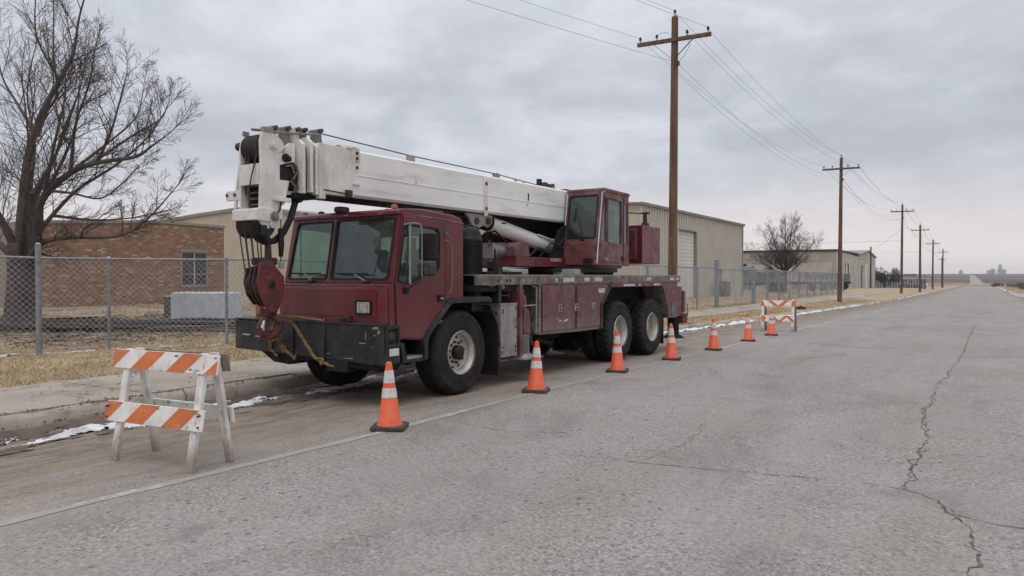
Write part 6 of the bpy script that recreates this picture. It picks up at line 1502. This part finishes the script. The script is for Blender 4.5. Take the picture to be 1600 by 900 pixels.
# lift cylinder under the boom
lc = add(MB().cyl((-1.2,2.47,2.545),(-1.2,4.72,2.165),.135,n=32), 'lift_cylinder', 'white_boom', .01)
add(MB().cyl((-1.2,2.36,2.563),(-1.2,2.50,2.54),.145,.145,28), 'gland', 'under', .01, lc); add(MB().cyl((-1.2,2.15,2.60),(-1.2,2.4,2.556),.07,n=20), 'piston_rod', 'chrome', .0, lc)
for vx in (-1.42,-1.06): add(MB().prism([(1.62,2.66),(2.36,2.66),(2.36,2.52),(2.25,2.44),(2.12,2.47),(1.95,2.40),(1.82,2.42),(1.74,2.56)], 'x', vx, vx+.05), 'clevis', 'toolbox', .008, lc)
add(MB().cyl((-1.45,2.24,2.55),(-.98,2.24,2.55),.06,n=18).cyl((-.98,2.24,2.55),(-.96,2.24,2.55),.03,n=10), 'clevis_pin', 'rust', .005, lc); add(MB().cyl((-1.45,1.92,2.53),(-.99,1.92,2.53),.055,n=16), 'clevis_pin', 'rust', .005, lc)
add(MB().box(-1.065,-1.06,2.75,2.80,2.545,2.56).box(-1.07,-1.063,2.72,2.86,2.535,2.55), 'stain', 'black_hole', 0, lc)
add(MB().tube([(-1.07,3.9,2.40),(-1.05,4.3,2.33),(-1.05,4.55,2.32),(-1.03,4.62,2.24)], .02, 6), 'hydraulic_hose', 'white_grimy', 0, lc)
# ---- hook block
HB = add(MB().prism([(-2.30,1.79),(-2.13,1.80),(-1.96,1.62),(-1.955,1.50),(-1.985,1.33),(-2.06,1.20),(-2.17,1.19),(-2.28,1.38),(-2.33,1.56)], 'x', -1.03, -.985), 'hook_block', 'hook_red', .01)
for vx in (-1.125,-1.21,-1.31): add(MB().prism(inset([(-2.29,1.76),(-2.13,1.77),(-1.99,1.66),(-1.95,1.52),(-2.0,1.36),(-2.06,1.26),(-2.17,1.25),(-2.28,1.38),(-2.33,1.56)], .97-.05*(-1.125-vx)/.09), 'x', vx, vx+.03), 'block_plate', 'block_shaded', .008, HB)
for vx in (-1.07,-1.165,-1.26): inst(sh, 'sheave', HB, (vx,-2.14,1.53), (0,0,0), (1.3,1.0,1.0))
add(MB().cyl((-1.34,-2.14,1.53),(-.98,-2.14,1.53),.05,n=16).cyl((-.985,-2.14,1.53),(-.972,-2.14,1.53),.045,.04,16), 'block_pin', 'black_hole', .004, HB)
for (u, z_, r_) in ((-2.08,1.30,.032),(-2.13,1.40,.016),(-2.15,1.72,.014),(-2.22,1.66,.012),(-2.05,1.66,.012)): add(MB().cyl((-.99,u,z_),(-.978,u,z_),r_,n=10), 'block_bolt', 'rust', 0, HB)
add(MB().box(-1.20,-1.03,-2.16,-2.03,1.14,1.24), 'trunnion', 'block_shaded', .02, HB); add(MB().box(-1.3,-1.05,-2.2,-2.0,1.76,1.85), 'wedge_socket', 'rust', .02, HB); add(MB().cyl((-1.08,-2.12,1.8),(-1.08,-2.12,2.02),.045,.035,12), 'wedge_socket', 'rust', .004, HB)
hp = [(-1.12,-2.09,1.20),(-1.12,-2.10,1.14),(-1.14,-2.155,1.09),(-1.15,-2.175,1.02),(-1.15,-2.14,.945),(-1.15,-2.06,.905),(-1.15,-1.97,.92),(-1.15,-1.91,.985),(-1.15,-1.90,1.05),(-1.15,-1.915,1.09)]
add(MB().tube(hp, [.045,.045,.048,.052,.058,.060,.055,.042,.028,.012], 10), 'hook', 'hook_red', 0, HB)
add(MB().tube([(-1.10,-2.165,1.10),(-1.10,-2.19,1.02),(-1.10,-2.17,.985)], [.014,.022,.012], 7), 'hook_wear', 'placard', 0, HB)
add(MB().tube([(-1.11,-2.09,1.16),(-1.09,-2.02,1.10),(-1.1,-1.94,1.05)], .014, 6), 'safety_latch', 'rust', 0, HB)
for i in range(6):
    x = -1.35+i*.056; x2 = -1.31+i*.046
    add(MB().tube([(x,-2.33+.03*(i%2),2.22),(x2,-2.26+.03*(i%2),1.62)], .0085, 5), 'reeving_rope', 'wire_rope', 0, HB)
for i in range(1): add(MB().tube([(-1.36+i*.12,-2.02,2.22),(-1.32+i*.1,-2.02,1.62)], .0085, 5), 'reeving_rope', 'wire_rope', 0, HB)
for i in range(2): add(MB().tube([(-1.27+i*.05,-2.28,3.10),(-1.33+i*.05,-2.24,2.6)], .009, 5), 'reeving_rope', 'wire_rope', 0, bo)
add(MB().tube([(-1.06,-2.29,3.05),(-1.10,-2.33,2.8),(-1.16,-2.33,2.6),(-1.18,-2.30,2.42)], .009, 5), 'reeving_rope', 'wire_rope', 0, bo)
# ---- tie rope from the hook to the bumper (lies on them: a thing of its own)
tr = thing('tie_rope', 'frayed yellow rope tying the crane hook down to the black bumper', 'rope', CR.location, R(-1.74))
def frayed(pts, r):
    P = [Vector(p) for p in pts]; fine = []
    for a, c in zip(P, P[1:]):
        n = max(2, int((c-a).length/.04))
        fine += [a.lerp(c, i/n)+Vector((rnd.uniform(-1,1),rnd.uniform(-1,1),rnd.uniform(-1,1)))*.006 for i in range(n)]
    fine.append(P[-1])
    b = MB()
    for s_ in range(3):
        pts2 = []
        for i, q in enumerate(fine):
            a = i*.9+s_*2.09; pts2.append(q+Vector((math.cos(a), math.sin(a)*.6, math.sin(a)*.7))*r*.55)
        b.tube(pts2, r*.62, 5)
    return b
frayed([(-1.72,-1.75,1.10),(-1.63,-1.55,1.07),(-1.56,-1.36,1.02),(-1.42,-1.34,.84),(-1.19,-1.335,.60),(-1.08,-1.31,.53),(-.80,-1.28,.47),(-.55,-1.20,.53),(-.4,-1.1,.58)], .021).build('strand', 'rope', tr, smooth=50)
frayed([(-1.72,-1.80,1.14),(-1.56,-1.5,1.12),(-1.35,-1.28,1.075),(-1.12,-1.22,1.06)], .019).build('strand', 'rope', tr, smooth=50)
frayed([(-1.20,-2.08,1.16),(-1.40,-1.95,1.15),(-1.60,-1.82,1.17),(-1.74,-1.74,1.13)], .022).build('strand', 'rope', tr, smooth=50)
frayed([(-1.12,-2.02,.93),(-1.5,-1.6,.84),(-2.05,-1.34,.76),(-2.08,-1.30,.64),(-1.98,-1.28,.55)], .020).build('strand', 'rope', tr, smooth=50)
frayed([(-1.14,-1.98,.94),(-1.5,-1.62,.86),(-1.85,-1.36,.74),(-1.76,-1.34,.65),(-1.62,-1.30,.56)], .021).build('strand', 'rope', tr, smooth=50)
frayed([(-1.13,-2.06,1.18),(-1.16,-2.0,1.08),(-1.12,-2.06,1.0),(-1.18,-1.97,.96)], .024).build('strand', 'rope', tr, smooth=50)
kn = MB()
for c_, r_ in (((-1.70,-1.76,1.12),.045),((-1.08,-1.32,.54),.034),((-1.78,-1.34,.66),.03),((-1.62,-1.30,.57),.03)):
    for a in range(3):
        kn = MB().tube([(c_[0]+r_*math.cos(t+a), c_[1]+r_*.6*math.sin(t*2+a), c_[2]+r_*math.sin(t)) for t in [i*.7 for i in range(10)]], .017, 5); kn.build('knot', 'rope', tr, smooth=50)

# ================================================================ traffic cones
cone_root = thing('traffic_cone', '', 'traffic cone', (0,0,0), 0, 'traffic cones beside the crane truck')
MB().prism([(-.18,-.15),(-.15,-.18),(.15,-.18),(.18,-.15),(.18,.15),(.15,.18),(-.15,.18),(-.18,.15)], 'z', .0, .045).build('base', 'cone_base', cone_root, bevel=.01)
MB().lathe([(.138,.045),(.132,.06),(.118,.075),(.034,.685),(.030,.70),(.018,.712),(.0,.712)], (0,0,0), (0,0,1), 32).build('body', 'cone', cone_root, smooth=40)
def cr_(z): return .118+(.034-.118)*(z-.075)/(.685-.075)+.0022
for z0, z1 in ((.335,.435),(.49,.62)):
    MB().lathe([(cr_(z0)-.003,z0-.001),(cr_(z0),z0),(cr_((z0+z1)/2)+.0008,(z0+z1)/2),(cr_(z1),z1),(cr_(z1)-.003,z1+.001)], (0,0,0), (0,0,1), 32).build('collar', 'cone_white', cone_root, smooth=40)
CONES = [(-5.31,5.96,.52,'nearest orange traffic cone, in front of the crane truck bumper corner'),
         (-5.30,9.01,.35,'second orange traffic cone, beside the grey tool box behind the front wheel'),
         (-5.26,11.69,.28,'third orange traffic cone, in front of the first rear wheel'),
         (-5.17,14.07,.30,'fourth orange traffic cone, by the tail corner of the crane truck'),
         (-5.10,16.56,.2,'fifth orange traffic cone, first one standing clear behind the truck'),
         (-5.13,19.62,.25,'sixth orange traffic cone, last one before the far striped barricade'),
         (-5.15,22.21,.2,'seventh and farthest orange traffic cone, right in front of the far striped barricade')]
for i, (x, y, a, lab) in enumerate(CONES):
    o = cone_root if i == 0 else copy_tree(cone_root)
    o.location = (x, y, zr(y)+.003); o.rotation_euler = (R(rnd.uniform(-1.4,1.4)), R(rnd.uniform(-1.4,1.4)), a); o['label'] = lab

# ================================================================ striped barricades
def clip(poly, x0, x1):
    for sgn, lim in ((1, x0), (-1, -x1)):
        out = []
        for i in range(len(poly)):
            a, b = poly[i], poly[(i+1) % len(poly)]; fa, fb = sgn*a[0]-lim, sgn*b[0]-lim
            if fa >= 0: out.append(a)
            if fa*fb < 0: t = fa/(fa-fb); out.append((a[0]+(b[0]-a[0])*t, a[1]+(b[1]-a[1])*t))
        poly = out
        if not poly: return None
    return poly
def board(root, x0, x1, zc, h, yc, tilt, stripes, mat='board_white'):
    """a painted plank leaning with the legs; stripes: list of polygons (x, z from plank centre)"""
    o = MB().box(x0, x1, -.011, .011, -h/2, h/2).build('board', mat, root, bevel=.004, loc=(0, yc, zc), rot=(tilt, 0, 0))
    for p in stripes:
        q = clip(p, x0+.004, x1-.004)
        if q: MB().prism(q, 'y', -.0135, -.0112).build('stripe', 'board_orange', o)
    for i in range(9):
        cx_, cz_ = rnd.uniform(x0+.03, x1-.03), rnd.choice((-1,1))*h*rnd.uniform(.30,.47); a_ = rnd.uniform(.008,.03); b_ = rnd.uniform(.004,.011)
        MB().prism([(cx_-a_,cz_),(cx_-a_*.3,cz_-b_),(cx_+a_*.8,cz_-b_*.5),(cx_+a_,cz_+b_*.4),(cx_,cz_+b_)], 'y', -.0142, -.0118).build('paint_chip', 'raw_wood', o)
    return o
def slants(x0, w, per, n, h, shift): return [[(x0+i*per-shift,-h/2+.004),(x0+i*per+w-shift,-h/2+.004),(x0+i*per+w,h/2-.004),(x0+i*per,h/2-.004)] for i in range(n)]
B = thing('barricade', 'near white A-frame barricade with orange striped boards, standing in front of the truck bumper', 'barricade', (-6.0, 3.89, 0), R(6.0), 'striped barricades at both ends of the truck')
def leg(root, x, y0, z1=.99, y1=-.02, w=.076, th=.04, mat='leg_white'):
    b = MB(); s_ = 1 if y0 < 0 else -1
    b.prism([(y0-s_*0.0,0),(y0+th*1.02,0),(y1+th*.5+ (0 if y0<0 else .0),z1),(y1-th*.5,z1)], 'x', x-w/2, x+w/2)
    return b.build('leg', mat, root, bevel=.004)
for x in (-.47, .47):
    leg(B, x, -.225, .97, -.035); leg(B, x+.015, .185, .97, .045)
    MB().cyl((x,-.06,.93),(x,.08,.93),.009,n=8).build('bolt', 'rust', B)
tl_ = math.atan2(.19,.97)
board(B, -.64, .66, .882, .17, -.072, -tl_, slants(-.64-.02,.22,.455,4,.17,.19))
board(B, -.63, .58, .425, .178, -.160, -tl_, slants(-.63-.02,.235,.47,3,.178,.185))
board(B, -.60, .585, .885, .155, .108, tl_*.8, [], 'raw_wood')
board(B, -.55, .555, .425, .145, .182, tl_*.8, [])
for x in (-.60,.545): 
    for z_ in (.375,.465): MB().cyl((x,-.195,z_),(x,-.16,z_+.006),.008,n=8).build('bolt', 'rust', B)
F = thing('barricade', 'far white A-frame barricade with orange chevron boards, standing beyond the last cone', 'barricade', (-5.42, 24.3, zr(24.3)), R(4), 'striped barricades at both ends of the truck')
for x in (-.45,.45): leg(F, x, -.24, .99, -.035, w=.085); leg(F, x+.03, .26, .99, .05, w=.075, mat='raw_wood')
def chev(zs, c, w, h): 
    out = []
    for x, s_ in zs: out.append([(x+s_*-.10-w/2,-h/2+.004),(x+s_*-.10+w/2,-h/2+.004),(x+s_*.10+w/2,h/2-.004),(x+s_*.10-w/2,h/2-.004)])
    return out
board(F, -.53, .53, .885, .19, -.07, -tl_, [[(-.53,-.09),(-.38,-.09),(-.46,.09),(-.53,.09)]]+chev([(-.15,-1),(.15,1)], 0, .14, .19)+[[(.40,-.09),(.53,-.09),(.53,.09),(.42,.09)]])
board(F, -.52, .50, .41, .20, -.165, -tl_, [[(-.51,-.05),(-.45,-.095),(-.40,-.09),(-.34,0),(-.40,.09),(-.47,.09),(-.51,.03)]]+chev([(-.08,-1),(.16,1),(.38,-1)], 0, .11, .20))
MB().lathe([(.0,.97),(.03,.97),(.034,1.0),(.02,1.02),(0,1.025)], (.44,0,0), (0,0,1), 12).build('cap', 'placard', F)

# ================================================================ things lying in the yard
gz = land(-20.3, 14.4)
c = thing('concrete_block', 'large pale concrete block lying on planks behind the fence, next to the bumper', 'concrete block', (-20.25, 14.35, gz), R(30))
MB().box(-.92,.92,-.45,.45,.16,.98).build('body', 'concrete_block', c, bevel=.02)
for x in (-.7,0,.7): MB().box(x-.05,x+.05,-.6,.6,0,.16).build('bearer', 'old_wood', c)
MB().box(-.9,.9,-.42,.42,.98,1.005).build('snow_cap', 'snow', c, bevel=.01)
c = thing('concrete_block', 'small dark concrete block to the left of the large pale one', 'concrete block', (-23.1, 15.6, land(-23.1,15.6)), R(30))
MB().box(-.62,.62,-.4,.4,0,.82).build('body', 'concrete_grey', c, bevel=.02); MB().box(-.6,.6,-.38,.38,.82,.845).build('snow_cap', 'snow', c, bevel=.008)
lp = thing('lumber_pile', 'low spread-out pile of dark old planks on the grass behind the near fence', 'lumber pile', (-21.0, 11.9, land(-21.0,11.9)), R(34))
pk = [MB().box(-1.6,1.6,-.10,.10,-.03,.03).mesh('plank', MT['old_wood'], smooth=0), MB().box(-1.1,1.1,-.07,.07,-.045,.045).mesh('plank', MT['old_wood'], smooth=0), MB().box(-2.1,2.1,-.12,.12,-.025,.025).mesh('plank', MT['old_wood'], smooth=0)]
for i in range(70):
    lay = rnd.choice((0,0,0,1,1,2)); inst(rnd.choice(pk), 'plank', lp, (rnd.uniform(-2.9,3.4), rnd.uniform(-1.3,1.5), .04+lay*.07), (rnd.uniform(-.08,.08), rnd.uniform(-.05,.05), rnd.gauss(0,.22)))
for i in range(10): inst(pk[1], 'plank', lp, (rnd.uniform(-2.5,3), rnd.uniform(-.6,1.0), .02), (0,0,1.57+rnd.gauss(0,.1)))
# fallen twigs and brush round the pile
bb = MB()
for i in range(900):
    x, y = rnd.uniform(-27,-16.2), rnd.uniform(7.5,17); z = land(x,y)+.015; a = rnd.uniform(0,6.28); l = rnd.uniform(.2,.9)
    bb.tube([(x,y,z),(x+math.cos(a)*l*.5,y+math.sin(a)*l*.5,z+rnd.uniform(0,.09)),(x+math.cos(a+.3)*l,y+math.sin(a+.3)*l,z+rnd.uniform(0,.05))], rnd.uniform(.004,.012), 3, cap=False)
bb.build('fallen_twigs', 'twig', kind='stuff', smooth=0, recalc=False)

# equipment behind the far fence
def trailer(label, x, y, rz, L, W, H, mat, box=True, cat='trailer'):
    t = thing('parked_trailer', label, cat, (x, y, land(x,y)), rz, 'equipment parked behind the far fence')
    MB().box(-L/2,L/2,-W/2,W/2,.75,.95).build('bed', 'under', t, bevel=.01)
    if box:
        b = MB().box(-L/2+.1,L/2-.1,-W/2+.03,W/2-.03,.952,H).build('body', mat, t, bevel=.02)
        n = int(L/.5)
        for i in range(n): MB().box(-L/2+.2+i*.5,-L/2+.28+i*.5,-W/2-.02,-W/2+.03,1.0,H-.06).build('side_rib', mat, b)
    else:
        MB().box(-L/2,-L/2+.1,-W/2,W/2,.95,H).build('headboard', mat, t)
        for k in range(7): MB().cyl((-L/2+.3,-W/2+.2+k*.3,1.05+.12*(k%2)),(L/2-.2-.2*k%1,-W/2+.2+k*.3,1.05+.12*(k%2)),.10,n=8).build('pipe', 'galv', t)
    for xx in (L*.2, L*.36):
        for s_ in (-1,1): MB().cyl((xx,s_*W/2-.12,.42),(xx,s_*W/2+.12,.42),.42,n=16).build('wheel', 'tyre', t)
    MB().tube([(-L/2,0,.8),(-L/2-1.2,0,.55),(-L/2-1.2,0,0)], .06, 6).build('hitch', 'under', t)
trailer('dark blue-grey box trailer behind the fence, nearest to the ribbed warehouse', -19.2, 79, R(20), 4.2, 2.0, 2.05, 'trailer_grey')
trailer('flat trailer loaded with pipes behind the fence, left of the bare small tree', -17.4, 88, R(8), 7, 2.2, 1.9, 'pale_equip', False)
trailer('long grey box trailer behind the fence, right of the bare small tree', -16.6, 101, R(12), 5.4, 2.2, 1.95, 'trailer_grey')
trailer('low pale pipe trailer behind the fence, beside the low tan building', -19.5, 108, R(4), 7, 2.2, 1.7, 'pale_equip', False)
t = thing('storage_tank', 'upright dark storage tank against the corner of the low tan building', 'tank', (-24.5, 92, land(-24.5,92)))
MB().lathe([(0,0),(1.3,0),(1.3,2.5),(1.0,2.8),(0,2.95)], (0,0,0), (0,0,1), 24).build('shell', 'trailer_grey', t); MB().cyl((0,0,2.9),(0,0,3.15),.2,n=10).build('hatch', 'under', t); MB().box(1.25,1.4,-.2,.2,.2,2.6).build('ladder', 'galv', t)
# two white cars far down the verge
def car(label, x, y, rz, van):
    t = thing('parked_car', label, 'car', (x, y, land(x,y)), rz, 'white cars parked far down the road')
    if van: prof = [(-2.5,.45),(-2.5,1.0),(-2.2,1.15),(-1.5,1.25),(-.9,1.85),(2.4,1.9),(2.5,1.7),(2.5,.45)]
    else: prof = [(-2.2,.4),(-2.2,.8),(-1.1,.92),(-.45,1.42),(1.0,1.45),(1.7,.98),(2.2,.92),(2.2,.4)]
    MB().prism(prof, 'y', -.88, .88).build('body', 'car_white', t, bevel=.06)
    g = [(-1.35,1.28),(-.88,1.74),(.2,1.76),(.2,1.28)] if van else [(-.95,.96),(-.42,1.36),(.95,1.38),(1.45,1.0)]
    for s_ in (-.884,.878): MB().prism(g, 'y', s_, s_+.006).build('side_window', 'winglass', t)
    MB().bar(((-1.48,0,1.29) if van else (-1.06,0,.96)), ((-.94,0,1.82) if van else (-.48,0,1.40)), 1.5, .02).build('windscreen', 'winglass', t)
    for xx in (-1.45, 1.45):
        for s_ in (-.82,.82): MB().cyl((xx,s_-.1,.33),(xx,s_+.1,.33),.33,n=16).build('wheel', 'tyre', t)
    for s_ in (-.65,.65): MB().box((-2.52 if van else -2.22),(-2.48 if van else -2.18),s_-.15,s_+.15,.72,.86).build('headlight', 'lens', t)
car('left white van parked on the verge behind the third utility pole', -13.9, 186, R(62), True)
car('right lower white car parked beside the white van far down the verge', -12.2, 189, R(55), False)
fence('slatted dark fence far down the verge beside the evergreen tree', [(-30,178),(-10.4,181)], 2.0, [0.1,4,8,12,16,19.5], .03, .045, .3, .012, 'chain-link fences')
o = MB()
for i in range(40): o.box(-29.6+i*.49,-29.2+i*.49,178.2+i*.075-.02,178.2+i*.075+.02,-1.1,1.05)
o = o.build('fence_screen', 'concrete_grey', kind='stuff')
# small roadside things
hy = thing('access_cover', 'small dark round lid on a stub at the kerb beyond the far barricade', 'utility lid', (-8.5, 43.5, land(-8.5,43.5)))
MB().lathe([(.28,-.05),(.28,.10),(.20,.16),(0,.18)], (0,0,0), (0,0,1), 16).build('lid', 'under', hy); MB().cyl((0,0,.18),(0,0,.22),.05,n=8).build('knob', 'rust', hy)
# distant tree belts: a low uneven dark line on the horizon
V = []; Fc = []
for i in range(2600):
    far = rnd.random() < .6; y = rnd.uniform(2600,4200) if far else rnd.uniform(1100,1500); x = rnd.uniform(-2600,900) if far else rnd.uniform(-700,260)
    if mnoise.noise(Vector((x*.004, y*.004, 2))) < .05: continue
    h = rnd.uniform(1.5,4); z = zr(y)+(0); o = len(V); q = rnd.uniform(2,6)
    V += [(x-q,y,z-1),(x+q,y+rnd.uniform(-3,3),z-1),(x+rnd.uniform(-2,2),y,z+h),(x+rnd.uniform(-1,3),y+3,z+h*.8)]; Fc += [(o,o+1,o+2),(o+1,o+3,o+2)]
o = bpy.data.objects.new('far_woods', np_mesh('far_woods', np.array(V), np.array(Fc), MT['shrub'])); COL.objects.link(o); o['kind'] = 'stuff'
# ---------------------------------------------------------------- haze of the winter air
hb_ = MB().box(-4100, 4100, -60, 5300, -6, 62).mesh('haze', None, smooth=0)
hm = bpy.data.materials.new('winter haze'); hm.use_nodes = True; hm.node_tree.nodes.clear(); w = NT(hm.node_tree)
ho = w.n('ShaderNodeOutputMaterial'); hv = w.n('ShaderNodeVolumePrincipled', {'Color': (.80,.84,.92,1), 'Density': .00013, 'Anisotropy': .0})
hm.node_tree.links.new(hv.outputs[0], ho.inputs['Volume']); hb_.materials.append(hm)
ho_ = bpy.data.objects.new('haze', hb_); COL.objects.link(ho_); ho_['kind'] = 'stuff'
